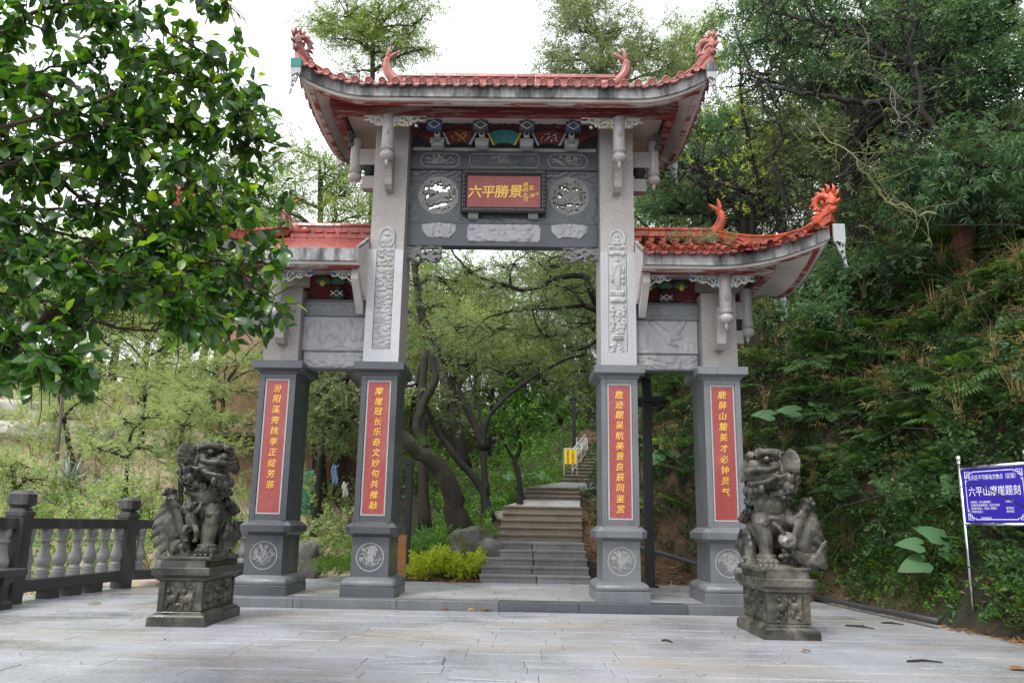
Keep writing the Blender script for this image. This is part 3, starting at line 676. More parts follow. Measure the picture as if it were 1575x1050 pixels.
# central lintels
YL = 13.33; xl, xr = GX-1.63, GX+1.63
zA = at(770, 378.5, YL).z; zB = at(780, 344, YL).z; zC = at(780, 262, YL).z; zD = at(780, 233, YL).z
mb = MB(); mb.box(xl, xr, YL, YL+.22, zA, zB-.004); LB = obj('lower_lintel', mb, 'granite_dark', gate)
mb = MB(); mb.box(xl, xr, YL+.0, YL+.2, zC+.004, zD); LT = obj('upper_lintel', mb, 'granite_dark', gate)
mb = MB(); mb.box(xl, xr, YL-.022, YL+.22, zC-.012, zC+.002); obj('joint_ledge', mb, 'frame_black', gate)
# frieze with round openings: a plate pierced for the two medallions
mcx = [at(674.5, 300.5, YL), at(875.5, 302, YL)]; MR = .355
def frieze(U, Wz):
    X = xl+(xr-xl)*U; Z = (zB)+(zC-.014-zB)*Wz; h = .004+.004*np.sin(X*23+3*np.sin(Z*19))*np.sin(Z*27+2*np.sin(X*13))
    for m_ in mcx: h = np.where((X-m_.x)**2+(Z-m_.z)**2 < (MR-.01)**2, np.nan, h)
    return h
FR = heightpanel(xl, xr, zB, zC-.014, YL, frieze, 'granite_dark', 'frieze', gate, .018, .16, True)
ls = []
r = random.Random(4)
for cx, w in ((-1.45, .12), (-1.2, .3), (1.2, .3), (1.45, .12), (-.62, .3), (.62, .3), (-1.0, .25), (1.02, .25)):
    for j in range(7):
        x = GX+cx+r.uniform(-w, w); z = r.choice((zB+r.uniform(.02, .12), zC-r.uniform(.04, .15))); a = r.uniform(0, 6.28)
        ls.append(([(x+.05*t*cos(a+t), z+.04*t*sin(a+t)) for t in [i*.35 for i in range(6)]], .006))
ls = [l for l in ls if not any(hypot(p[0]-m_.x, p[1]-m_.z) < MR+.01 for p in l[0] for m_ in mcx) and all(zB+.01 < p[1] < zC-.03 and xl+.02 < p[0] < xr-.02 for p in l[0])]
strokes(ls, YL-.006, .006, 'granite_carved', 'engraved_scrolls', FR)
for side in (0, 1):
    m_ = mcx[side]; r = random.Random(20+side); holes = []
    for j in range(30):
        a = j/30*2*pi+r.uniform(-.08, .08); q = r.uniform(.60, .82); holes.append((q*cos(a), q*sin(a), r.uniform(.028, .085 if side == 0 else .06), r.uniform(.028, .06), r.uniform(0, 3)))
    big_ = [(-.12, .42, .34, .16, .15), (.2, .22, .26, .17, .5), (.42, -.05, .16, .13, 0), (.22, -.42, .24, .11, .2), (-.12, -.52, .16, .10, 0), (-.38, -.62, .13, .09, .4), (.42, .45, .10, .08, 0), (-.62, .40, .10, .10, 0), (-.55, -.02, .08, .14, 0), (.05, .66, .12, .06, 0), (-.25, .02, .14, .05, .3)]
    if side: big_ = [(-.2, .40, .22, .10, -.2), (.3, .38, .16, .10, .3), (-.45, .05, .10, .14, 0), (.5, .0, .10, .12, 0), (.0, -.42, .22, .08, .1), (-.35, -.5, .12, .07, 0), (.4, -.45, .12, .08, .3), (.1, .12, .08, .05, 0)]
    def HM(U, Wz, holes=holes, big_=big_, side=side):
        u = (U-.5)*2; w = (Wz-.5)*2; rad = np.sqrt(u*u+w*w); h = .012+.012*np.sin(u*19+2*np.sin(w*15))*np.cos(w*17)
        body = np.exp(-((w-(-.10+.16*np.sin(u*4+.6)))/.17)**2)*(np.abs(u) < .55); h = h+.045*body
        hd = np.exp(-(((u+.33)/.17)**2+((w-.2)/.15)**2)*1.2); h = h+.05*hd
        h = np.where(rad > .86, .02, h); hole = np.zeros(U.shape, bool)
        for cx, cz, rx, rz, an in holes+big_:
            du, dw = u-cx, w-cz; p = du*np.cos(an)+dw*np.sin(an); q = -du*np.sin(an)+dw*np.cos(an); hole |= (p/rx)**2+(q/rz)**2 < 1+.25*np.sin(9*np.arctan2(q, p))
        hole &= rad < .84; hole &= ~((body > .55) | (hd > .45))
        return np.where(hole | (rad > 1), np.nan, h)
    o = heightpanel(m_.x-MR, m_.x+MR, m_.z-MR, m_.z+MR, YL+.02, HM, 'granite_carved', 'pierced_medallion', FR, .0075, .07)
    o['label'] = 'round openwork carving of a %s' % ('running beast, sky showing through' if side == 0 else 'beast among clouds, trees showing through')
# engraved cartouches of the upper lintel
zc = (zC+zD)/2
ls = [(stadium(at(677, 246, YL).x, zc, .34, .125), .011), (stadium(at(873, 248, YL).x, zc, .34, .125), .011)]
cx = at(775.5, 246, YL).x; hx, hz, n_ = .60, .125, .035
ls.append(([(cx-hx+n_, zc-hz), (cx+hx-n_, zc-hz), (cx+hx-n_, zc-hz+n_), (cx+hx, zc-hz+n_), (cx+hx, zc+hz-n_), (cx+hx-n_, zc+hz-n_), (cx+hx-n_, zc+hz), (cx-hx+n_, zc+hz), (cx-hx+n_, zc+hz-n_), (cx-hx, zc+hz-n_), (cx-hx, zc-hz+n_), (cx-hx+n_, zc-hz+n_), (cx-hx+n_, zc-hz)], .010))
for c_, rx, sd_ in ((at(677, 246, YL).x, .30, 1), (at(873, 248, YL).x, .30, 2)): ls += [(l, .0055) for l in plant_lines(c_, zc, rx, .11, 15, sd_)]
r = random.Random(2)
for j in range(26):
    x = cx+r.uniform(-.54, .54); z = zc+r.uniform(-.1, .03); s_ = r.uniform(.03, .075); ls.append(([(x-s_, z), (x-s_*.4, z+s_*.7), (x, z+s_*.4), (x+s_*.4, z+s_*.9), (x+s_, z)] if z+s_ < zc+.115 and abs(x-cx)+s_ < .57 else [(x, z), (x+.02, z)], .0045))
for j in range(9): ls.append(([(cx-.1+j*.02, zc+.10), (cx-.11+j*.025, zc-.06)], .005))
strokes(ls, YL-.001, .006, 'line_carving', 'engraved_cartouches', LT)
# relief plaques of the lower lintel
def wave_relief(seed, edge=None, amp=.02):
    r = random.Random(seed); B = [(r.uniform(.05, .95), r.uniform(.1, .9), r.uniform(.03, .09), r.uniform(.08, .24), r.uniform(.4, 1), r.uniform(0, 3)) for j in range(34)]
    def H(U, Wz):
        h = .012+.004*np.sin(U*40+4*np.sin(Wz*7))
        for cx, cz, rx, rz, a, an in B:
            du, dw = (U-cx), (Wz-cz); q = (du/rx)**2+(dw/rz)**2; h = np.maximum(h, np.where(q < 1, .012+amp*a*np.sqrt(np.clip(1-q, 0, 1)), 0))
        if edge: h = np.where(edge(U, Wz), np.nan, h)
        return h
    return H
def fan(U, Wz):
    a = np.arctan2(U-.5, Wz+.55); rad = np.hypot((U-.5)*1.02, Wz+.55); return (np.abs(a) > .42) | (rad > 1.54) | ((rad < .78))
for (x0, y0, x1, y1), sd_ in (((648, 343, 701, 371), 1), ((848, 345, 903, 372), 2)):
    a, b2 = at(x0, y1, YL), at(x1, y0, YL); heightpanel(a.x, b2.x, a.z, b2.z, YL, wave_relief(sd_, fan, .034), 'relief_grey', 'fan_relief', LB, .0085, .01)
a, b2 = at(718, 371, YL), at(831, 346.5, YL)
def plate(U, Wz): return ((np.minimum(U, 1-U) < .02) & (np.minimum(Wz, 1-Wz) < .12))
heightpanel(a.x, b2.x, a.z, b2.z, YL, wave_relief(3, plate, .038), 'relief_grey', 'beast_relief', LB, .0085, .01)
# name plaque
YP = 13.20; a, b2 = at(708, 327, YP), at(841, 262.5, YP); X0, X1, Z0, Z1 = a.x, b2.x, a.z, b2.z; fw = .105
mb = MB(); mb.box(X0+.02, X1-.02, YP+.02, YL+.002, Z0+.02, Z1-.02); PQ = obj('name_plaque', mb, 'frame_black', gate); PQ['label'] = 'black framed red plaque reading 六平勝景'
mb = MB()
def frame_bar(mb, p0, p1, q1, q0, y0, y1):  # mitred: outer edge p0-p1, inner q0-q1
    mb.add([(p0[0], y0, p0[1]), (p1[0], y0, p1[1]), (q1[0], y0+.02, q1[1]), (q0[0], y0+.02, q0[1]), (p0[0], y1, p0[1]), (p1[0], y1, p1[1]), (q1[0], y1, q1[1]), (q0[0], y1, q0[1])],
           [(0, 1, 2, 3), (7, 6, 5, 4), (0, 4, 5, 1), (3, 2, 6, 7), (0, 3, 7, 4), (1, 5, 6, 2)])
o_ = [(X0, Z0), (X1, Z0), (X1, Z1), (X0, Z1)]; i_ = [(X0+fw, Z0+fw), (X1-fw, Z0+fw), (X1-fw, Z1-fw), (X0+fw, Z1-fw)]
for j in range(4): frame_bar(mb, o_[j], o_[(j+1) % 4], i_[(j+1) % 4], i_[j], YP-.03, YP+.02)
obj('plaque_frame', mb, 'frame_black', PQ, fix=True)
mb = MB(); mb.box(X0+fw+.001, X1-fw-.001, YP+.002, YP+.019, Z0+fw+.001, Z1-fw-.001); obj('red_field', mb, 'red_panel', PQ)
ls = []; r = random.Random(6)
for j in range(26):
    x = X0+.06+(X1-X0-.12)*j/25
    for z in (Z0+.05, Z1-.05): ls.append(([(x+.02*cos(t)*r.uniform(.6, 1.4), z+.022*sin(t)) for t in [q*.8 for q in range(6)]], .007))
for j in range(8):
    z = Z0+.12+(Z1-Z0-.24)*j/7
    for x in (X0+.05, X1-.05): ls.append(([(x+.02*cos(t), z+.03*sin(t)*r.uniform(.6, 1.4)) for t in [q*.8 for q in range(6)]], .007))
o = strokes(ls, YP-.024, .006, 'plaque_gilt' if 'plaque_gilt' in M else 'granite_carved', 'frame_carving', PQ)
mb = MB(); y_ = YP-.002
for ch, px in zip('六平勝景', (731, 751.5, 772, 793.5)):
    p = at(px, 294.5 if ch != '平' else 295.5, YP); text_on_front(mb, ch, p.x, y_, p.z, .245, 0, .1, .003, thick=.003)
for ch, px, py in (('庚', 808.5, 284), ('辰', 808.5, 292), ('九', 808.5, 300), ('月', 808.5, 306), ('彭', 818, 289), ('冲', 818.5, 301)):
    p = at(px, py, YP); text_on_front(mb, ch, p.x, y_, p.z, .092, 0, .1, .003)
p = at(826.5, 298, YP)
for dx0, dx1, dz0, dz1 in ((-.026, .026, .022, .027), (-.026, .026, -.027, -.022), (-.027, -.021, -.021, .021), (.021, .027, -.021, .021), (-.003, .003, -.02, .02), (-.02, -.005, .0, .004), (.005, .02, -.008, -.004)): mb.box(p.x+dx0, p.x+dx1, y_-.002, y_+.002, p.z+dz0, p.z+dz1)
obj('gold_characters', mb, 'gold_paint', PQ)
for px in (728, 820):   # little brackets under the plaque
    p = at(px, 332, YL-.06); mb = MB(); mb.xprism([(YL-.12, p.z+.05), (YL-.12, p.z+.01), (YL-.07, p.z-.05), (YL-.001, p.z-.06), (YL-.001, p.z+.05)][::-1], p.x-.085, p.x+.085); obj('plaque_bracket', mb, 'granite_carved', PQ)

# pierced spandrel brackets under the central lintel
def spandrel(seed, mirror):
    r = random.Random(seed); hs = [(r.uniform(.12, .95), r.uniform(.15, .9), r.uniform(.035, .085), r.uniform(.08, .17)) for j in range(15)]
    def H(U, Wz):
        u = 1-U if mirror else U
        h = .02+.02*np.sin(u*17+3*np.sin(Wz*6))*np.cos(Wz*9+2*u)
        out = (Wz < .12+.10*np.sin(u*14)) | (u > .97+.03*np.sin(Wz*20)) & (Wz < .8); hole = np.zeros(U.shape, bool)
        for cx, cz, rx, rz in hs: hole |= ((u-cx)/rx)**2+((Wz-cz)/rz)**2 < 1
        hole &= (Wz < .9) & (u > .1) & ~(np.abs(Wz-(.45+.22*np.sin(u*7))) < .13)
        return np.where(out | hole, np.nan, h)
    return H
for (x0, x1, y0, y1), mir, pp in (((629.5, 680, 379, 403), False, pil[1]), ((866, 918, 380, 404), True, pil[2])):
    a, b2 = at(x0, y1, YL+.05), at(x1, y0, YL+.05); x0_, x1_ = (xl+.0, b2.x) if not mir else (a.x, xr)
    heightpanel(x0_, x1_, a.z, zA-.002, YL+.05, spandrel(3+mir, mir), 'granite_carved', 'spandrel_bracket', pp, .009, .08)

# side lintels, each a carved top band, a wide relief and a scrolled lower band
def bird_relief(U, Wz):
    h = .006+.003*np.sin(U*9+2*np.sin(Wz*5))
    def seg(x0, z0, x1, z1, w, a):
        dx, dz = x1-x0, z1-z0; t = np.clip(((U-x0)*dx+(Wz-z0)*dz)/(dx*dx+dz*dz), 0, 1); d = np.hypot((U-x0-t*dx)*1.15, (Wz-z0-t*dz)); return np.where(d < w*(1-.5*t), a*np.sqrt(np.clip(1-(d/(w*(1-.5*t)+1e-6))**2, 0, 1)), 0)
    for s_ in ((.56, .5, .28, .93, .13, .03), (.58, .5, .78, .95, .13, .03), (.55, .58, .55, .30, .09, .035), (.55, .3, .68, .22, .05, .03), (.55, .45, .72, .48, .1, .025), (.12, .2, .12, .8, .13, .02), (.1, .8, .22, .62, .1, .02)): h = np.maximum(h, seg(*s_)*1.5)
    h = np.maximum(h, np.where(Wz < .16+.08*np.sin(U*8), .018, 0)); h = np.maximum(h, np.where(((U-.85)/.13)**2+((Wz-.2)/.14)**2 < 1, .022+.006*np.sin(U*70), 0)); return h
def lotus_relief(U, Wz):
    h = .006+.002*np.sin(U*8)
    for j in range(9):
        cx = .12+.1*j; cz = .55+.16*sin(j*2.3); q = ((U-cx)/.075)**2+((Wz-cz)/.24)**2; h = np.maximum(h, np.where(q < 1, .045*np.sqrt(np.clip(1-q, 0, 1)), 0))
    h = np.maximum(h, np.where(np.abs(Wz-.18-.05*np.sin(U*13)) < .10, .018, 0)); return h
for sgn in (-1, 1):
    p0, p1 = (GX-3.255, GX-2.19) if sgn < 0 else (GX+2.19, GX+3.255); YS = 13.22; Pn = pil[0] if sgn < 0 else pil[3]
    q = lambda yy: (at(515, yy, YS).z if sgn < 0 else at(1025, yy, YS).z)
    zz = [q(567), q(540), q(486), q(461)] if sgn < 0 else [q(570), q(544.5), q(492), q(466.5)]
    mb = MB(); mb.box(p0, p1, YS+.025, YS+.27, zz[0], zz[3]); SLb = obj('side_lintel', mb, 'granite_mid', gate)
    mb = MB()
    for z in (zz[0], zz[1]-.012, zz[2]-.012, zz[3]-.028): mb.box(p0, p1, YS-.004, YS+.026, z, z+.028)
    for xx in ((p0, p0+.04), (p1-.04, p1)): mb.box(xx[0], xx[1], YS-.002, YS+.026, zz[0]+.03, zz[1]-.014)
    tag(obj('lintel_border', mb, 'granite_dark', SLb), kind='stuff')
    heightpanel(p0+.042, p1-.042, zz[0]+.03, zz[1]-.014, YS+.02, wave_relief(11+sgn, None, .032), 'relief_grey', 'scroll_relief', SLb, .011, .01)
    heightpanel(p0+.004, p1-.03, zz[1]+.018, zz[2]-.014, YS+.02, bird_relief if sgn > 0 else lotus_relief, 'relief_grey', 'picture_relief', SLb, .011, .01)
    ls = [([(p0+.03, zz[2]+.035), (p1-.03, zz[2]+.035), (p1-.03, zz[3]-.07), (p1-.06, zz[3]-.045), (p0+.06, zz[3]-.045), (p0+.03, zz[3]-.07), (p0+.03, zz[2]+.035)], .008)]
    for c_ in (.25, .5, .78): ls += [(l, .006) for l in plant_lines(p0+(p1-p0)*c_, (zz[2]+zz[3])/2-.01, .2, .075, 8, int(c_*100)+sgn)]
    strokes(ls, YS+.024, .006, 'line_carving', 'engraved_band', SLb)

# ------------------------------------------------------------------ roofs
def spiral_pts(cx, cz, r0, turns, a0, sgn=1, n=22):
    return [(cx+r0*(1-.82*i/n)*cos(a0+sgn*turns*2*pi*i/n), cz+r0*(1-.82*i/n)*sin(a0+sgn*turns*2*pi*i/n)) for i in range(n+1)]
def scroll_plate(name, x0, x1, z0, z1, y, flip, mat, parent, tubes=.011, seed=1, taper=True):
    "openwork corbel: scrolls inside a wedge that thins away from the post"
    mb = MB(); w, h = x1-x0, z1-z0; r = random.Random(seed)
    X = lambda u: x1-u*w if flip else x0+u*w
    for u, v, rr_, tn, a0, sg in ((.20, .55, .36, 1.3, 0, 1), (.50, .62, .30, 1.3, 2, -1), (.76, .74, .20, 1.2, 1, 1), (.34, .82, .16, 1.0, 3, 1), (.62, .86, .13, 1.0, 4, -1), (.22, .16, .15, 1.0, 2, 1)):
        pts = [(X(0)+((1 if not flip else -1)*(u*w+rr_*h*.9*(p[0]))), y, z0+v*h+rr_*h*p[1]) for p in spiral_pts(0, 0, 1, tn, a0, sg)]
        mb.tube(pts, [tubes*(1.25-.6*i/len(pts)) for i in range(len(pts))], 5)
    edge = [(X(u), y, z0+h*(.10+.55*u+.10*sin(u*19))) for u in [i/12 for i in range(13)]]; mb.tube(edge, tubes*1.1, 5)
    mb.tube([(X(0), y, z1-.01), (X(1), y, z1-.01)], tubes, 5); mb.tube([(X(0.01), y, z0), (X(0.01), y, z1)], tubes, 5)
    return obj(name, mb, mat, parent, True)
class Roof:
    def __init__(s, x0, x1, wy, rx0, rx1, ze, zr, lift, ax, flare, open0=False):
        s.x0, s.x1, s.wy, s.rx0, s.rx1, s.ze, s.zr, s.lift, s.ax, s.flare, s.open0 = x0, x1, wy, rx0, rx1, ze, zr, lift, ax, flare, open0
    def c(s, x, y):
        cx = 0.0
        if x > s.x1-s.ax: cx = ((x-(s.x1-s.ax))/s.ax)**2.2
        elif (not s.open0) and x < s.x0+s.ax: cx = (((s.x0+s.ax)-x)/s.ax)**2.2
        return cx*min(1.3, (abs(y)/s.wy))**2.2
    def P(s, x, y, dz=0.0):
        "surface point in world space, x from the gate's centre line, y from its mid plane"
        t = abs(y)/s.wy
        if x > s.rx1: t = max(t, (x-s.rx1)/(s.x1-s.rx1))
        if x < s.rx0 and not s.open0: t = max(t, (s.rx0-x)/(s.rx0-s.x0))
        c = s.c(x, y); z = s.zr-(s.zr-s.ze)*(1.18*t-.18*t*t)+s.lift*c
        sx = 1 if x > (s.x0+s.x1)/2 or s.open0 else -1; sy = 1 if y > 0 else -1
        return Vector((GX+x+sx*s.flare*c, GY+y+sy*s.flare*c, z+dz))
barrel = None
def make_tiles(mat):
    "shared meshes: barrel tile with end disc, plain barrel tile, drip tile; along +Y up the slope, origin at the lower end"
    L = .27; R0 = .060
    def half(mb, y0, y1, r0, r1, n=6, th_=.010):
        ring = lambda y, r_: [(r_*cos(pi*j/n), y, r_*sin(pi*j/n)) for j in range(n+1)]
        k = len(mb.v); mb.v += ring(y0, r0)+ring(y1, r1)+ring(y0, r0-th_); m = n+1
        for j in range(n): mb.f.append((k+j, k+m+j, k+m+j+1, k+j+1)); mb.f.append((k+j, k+j+1, k+2*m+j+1, k+2*m+j))
    e = MB(); half(e, 0, L+.02, R0, R0*.88)
    n = 14; k = len(e.v); c0 = (0, -.012, .002)
    e.v += [(c0[0]+R0*1.02*cos(2*pi*j/n), -.012, .002+R0*1.02*sin(2*pi*j/n)) for j in range(n)]+[(R0*1.02*cos(2*pi*j/n), .006, .002+R0*1.02*sin(2*pi*j/n)) for j in range(n)]
    e.v += [(R0*.74*cos(2*pi*j/n), -.012, .002+R0*.74*sin(2*pi*j/n)) for j in range(n)]+[(R0*.70*cos(2*pi*j/n), -.004, .002+R0*.70*sin(2*pi*j/n)) for j in range(n)]
    e.v += [(R0*.30*cos(2*pi*j/n), -.006, .002+R0*.30*sin(2*pi*j/n)) for j in range(n)]+[(0, -.014, .002)]
    for j in range(n):
        jj = (j+1) % n; e.f += [(k+n+j, k+j, k+jj, k+n+jj), (k+j, k+2*n+j, k+2*n+jj, k+jj), (k+2*n+j, k+3*n+j, k+3*n+jj, k+2*n+jj), (k+3*n+j, k+4*n+j, k+4*n+jj, k+3*n+jj), (k+4*n+j, k+5*n, k+4*n+jj)]
    p = MB(); half(p, 0, L+.02, R0*1.0, R0*.86)
    d = MB(); w = .094; m = 8; top = [(-w+2*w*j/m, .0, .028*((2*j/m-1)**2)-.02) for j in range(m+1)]; bk = [(x*.95, .16, z+.02) for x, y, z in top]
    lip = [(x, -.018, z-.050*(1-abs(2*j/m-1)**2.2)-.006) for j, (x, y, z) in enumerate(top)]; tf = [(x, -.010, z) for x, y, z in top]
    k = 0; d.v = bk+tf+lip+[(x, y+.012, z+.002) for x, y, z in lip]
    q = m+1
    for j in range(m): d.f += [(j+1, j, q+j, q+j+1), (q+j+1, q+j, 2*q+j, 2*q+j+1), (2*q+j+1, 2*q+j, 3*q+j, 3*q+j+1)]
    fi = MB(); m_ = 5
    for y0, y1, dz in ((0, L+.02, 0),):
        a = [(-w+2*w*j/m_, y0, .022*((2*j/m_-1)**2)-.022) for j in range(m_+1)]; b_ = [(x, y1, z-.004) for x, y, z in a]; k = len(fi.v); fi.v += a+b_
        for j in range(m_): fi.f.append((k+j+1, k+j, k+m_+1+j, k+m_+2+j))
    return {n_: mesh(n_, q_.v, q_.f, mat, True) for n_, q_ in (('eave_tile', e), ('barrel_tile', p), ('drip_tile', d), ('pan_tile', fi))}, L
def frame_mat(p, ydir, zref):
    ydir = ydir.normalized(); x = ydir.cross(zref).normalized(); z = x.cross(ydir).normalized()
    return Matrix(((x.x, ydir.x, z.x, p.x), (x.y, ydir.y, z.y, p.y), (x.z, ydir.z, z.z, p.z), (0, 0, 0, 1)))
def add_join(mb, me, mat):
    mb.add([mat @ v.co for v in me.vertices], [tuple(p.vertices) for p in me.polygons])
def lay_tiles(rf, tiles, L, parent, full_front, sp=.212):
    org = ORG[parent.name]; T = Matrix.Translation(-org); joined = MB(); cnt = 0
    def row(kind, fn, up):            # fn(t) -> point at t metres from the eave
        nonlocal cnt
        j = 0
        while True:
            t0, t1 = j*L, (j+1)*L
            a, b_ = fn(t0), fn(t1)
            if a is None: break
            if b_ is None:
                b_ = fn(t0+.1)
                if b_ is None: break
            d = b_-a; 
            if j == 0: a = a-d.normalized()*(.105 if kind == 0 else .07)
            m = frame_mat(a+Vector((0, 0, .045 if kind == 0 else .030)), d, Vector((0, 0, 1)))
            nm = ('eave_tile' if j == 0 else 'barrel_tile') if kind == 0 else ('drip_tile' if j == 0 else 'pan_tile')
            if (full_front and up) or j == 0: inst(nm, tiles[nm], parent, T @ m); cnt += 1
            else: add_join(joined, tiles[nm], m)
            j += 1
            if j > 30: break
    # front and back slopes
    for sy in (-1, 1):
        n = int(round((rf.x1-rf.x0)/sp)); st = (rf.x1-rf.x0)/n
        for k in range(n*2+1):
            x = rf.x0+st*k/2; kind = k % 2
            if k == 0 or k == n*2: continue
            def fn(t, x=x, sy=sy):
                y = rf.wy-t
                if y < .03: return None
                lim = 0
                if x > rf.rx1: lim = (x-rf.rx1)/(rf.x1-rf.rx1)*rf.wy
                if x < rf.rx0 and not rf.open0: lim = (rf.rx0-x)/(rf.rx0-rf.x0)*rf.wy
                if y < lim: return None
                return rf.P(x, sy*y)
            row(kind, fn, sy < 0)
    for sx in ((1,) if rf.open0 else (-1, 1)):
        n = int(round(2*rf.wy/sp)); st = 2*rf.wy/n
        for k in range(1, n*2):
            y = -rf.wy+st*k/2; kind = k % 2
            def fn(t, y=y, sx=sx):
                W_ = (rf.x1-rf.rx1) if sx > 0 else (rf.rx0-rf.x0); lim = abs(y)/rf.wy
                if 1-t/W_ < max(lim, .02): return None
                x = rf.x1-t if sx > 0 else rf.x0+t
                return rf.P(x, y)
            row(kind, fn, False)
    if joined.v: tag(obj('upper_tiles', joined, tiles['barrel_tile'].materials[0], parent, True), kind='stuff')
def ribbon(pts_out, pts_in): pass
def perimeter(rf, inset=0.0, n=44):
    "points round the eave starting at the inner front corner, front -> outer side -> back (-> inner side)"
    L_ = []
    X0, X1, Wy = rf.x0, rf.x1, rf.wy
    for i in range(n+1): L_.append((X0+(X1-X0)*i/n, -Wy))
    for i in range(1, n//2+1): L_.append((X1, -Wy+2*Wy*i/(n//2)))
    for i in range(1, n+1): L_.append((X1-(X1-X0)*i/n, Wy))
    if not rf.open0:
        for i in range(1, n//2): L_.append((X0, Wy-2*Wy*i/(n//2)))
    out = []
    cx = (X0+X1)/2
    for x, y in L_:
        c = rf.c(x, y); sx = 1 if x > cx or rf.open0 else -1; sy = 1 if y > 0 else -1
        ix = (inset if abs(x-X1) < 1e-6 else (-inset if (abs(x-X0) < 1e-6 and not rf.open0) else 0)); iy = inset*sy if abs(abs(y)-Wy) < 1e-6 else 0
        out.append((Vector((GX+x+sx*rf.flare*c-ix, GY+y+sy*rf.flare*c-iy, rf.ze+rf.lift*c)), c))
    return out
def band(rf, parent, name, mat, ins0, ins1, ztop, zbot, zbot_in=None, curve=0.0):
    o_ = perimeter(rf, ins0); i_ = perimeter(rf, ins1); mb = MB(); n = len(o_); closed = not rf.open0
    for (a, c), (b_, _) in zip(o_, i_):
        mb.v += [(a.x, a.y, a.z+ztop), (a.x, a.y, a.z+zbot-curve*c), (b_.x, b_.y, b_.z+zbot-curve*c), (b_.x, b_.y, b_.z+ztop)]
    for j in range(n if closed else n-1):
        jj = (j+1) % n
        for q in range(4): mb.f.append((j*4+q, jj*4+q, jj*4+(q+1) % 4, j*4+(q+1) % 4))
    if not closed: mb.f += [(3, 2, 1, 0), ((n-1)*4, (n-1)*4+1, (n-1)*4+2, (n-1)*4+3)]
    return obj(name, mb, mat, parent, fix=True)
def soffit(rf, parent, fx0, fx1, fyh, zf, ins, zt, zi):
    o_ = perimeter(rf, ins); mb = MB(); K = 7; n = len(o_)
    for (a, c) in o_:
        ix = min(max(a.x-GX, fx0), fx1); iy = min(max(a.y-GY, -fyh), fyh); b_ = Vector((GX+ix, GY+iy, zf)); top = a.z+zt
        for q in range(K+1):
            t = q/K; p = a.lerp(b_, t); z = zf+(top-zf)*(1-t)**1.5; mb.v.append((p.x, p.y, z))
    m = K+1; closed = not rf.open0
    for j in range(n if closed else n-1):
        jj = (j+1) % n
        for q in range(K): mb.f.append((j*m+q, j*m+q+1, jj*m+q+1, jj*m+q))
    o = obj('soffit', mb, 'soffit_plaster', parent, True); return o
def shell(rf, parent, mat):
    "closed roof slab under the tiles"
    nx, ny = 40, 16; mb = MB()
    for j in range(ny+1):
        for i in range(nx+1):
            p = rf.P(rf.x0+(rf.x1-rf.x0)*i/nx, -rf.wy+2*rf.wy*j/ny, .0); mb.v.append(tuple(p))
    for j in range(ny):
        for i in range(nx): a = j*(nx+1)+i; mb.f.append((a, a+1, a+nx+2, a+nx+1))
    return obj('roof', mb, mat, parent, True)
def fish(mb, p, s, dirx):
    "fish-tailed ridge ornament: head on the ridge, body curving up to a forked tail"
    pts = []; rad = []
    for i in range(13):
        t = i/12; pts.append((p.x+dirx*s*(-.22+.42*sin(t*1.9)*.9), p.y, p.z+s*(.02+.62*t**1.25))); rad.append(s*(.150-.085*t) if i > 1 else s*(.09+.04*i))
    mb.tube(pts, rad, 10)
    tp = Vector(pts[-1])
    mb.tube([tp-Vector((0, 0, .04*s)), tp+Vector((-dirx*.10*s, 0, .07*s)), tp+Vector((-dirx*.20*s, 0, .13*s)), tp+Vector((-dirx*.25*s, 0, .17*s))], [.05*s, .045*s, .03*s, .006*s], 8)
    mb.tube([tp-Vector((0, 0, .04*s)), tp+Vector((dirx*.0*s, 0, .10*s)), tp+Vector((-dirx*.02*s, 0, .22*s)), tp+Vector((-dirx*.05*s, 0, .30*s))], [.05*s, .048*s, .032*s, .006*s], 8)
    for i in range(3, 12):      # dorsal fins
        a = Vector(pts[i]); mb.tube([a, a+Vector((dirx*(rad[i]+.040*s), 0, .04*s))], [.045*s, .008*s], 5)
        for sy in (-1, 1):
            for q in range(2): mb.ell(a+Vector((0, sy*rad[i]*.9, (q-.5)*.03*s)), (.024*s, .012*s, .02*s), None, 6, 4)
    h = Vector(pts[0]); mb.ell(h+Vector((-dirx*.06*s, 0, .05*s)), (.19*s, .13*s, .12*s), None, 10, 6); mb.ell(h+Vector((-dirx*.15*s, 0, .03*s)), (.05*s, .08*s, .04*s), None, 8, 5)
    for sy in (-1, 1): mb.ell(h+Vector((-dirx*.10*s, sy*.07*s, .12*s)), .028*s, None, 7, 5); mb.tube([h+Vector((0, sy*.08*s, .08*s)), h+Vector((dirx*.06*s, sy*.13*s, .13*s))], [.03*s, .008*s], 5)
    mb.ell(h+Vector((dirx*.02*s, 0, -.02*s)), (.20*s, .09*s, .06*s), None, 10, 5)
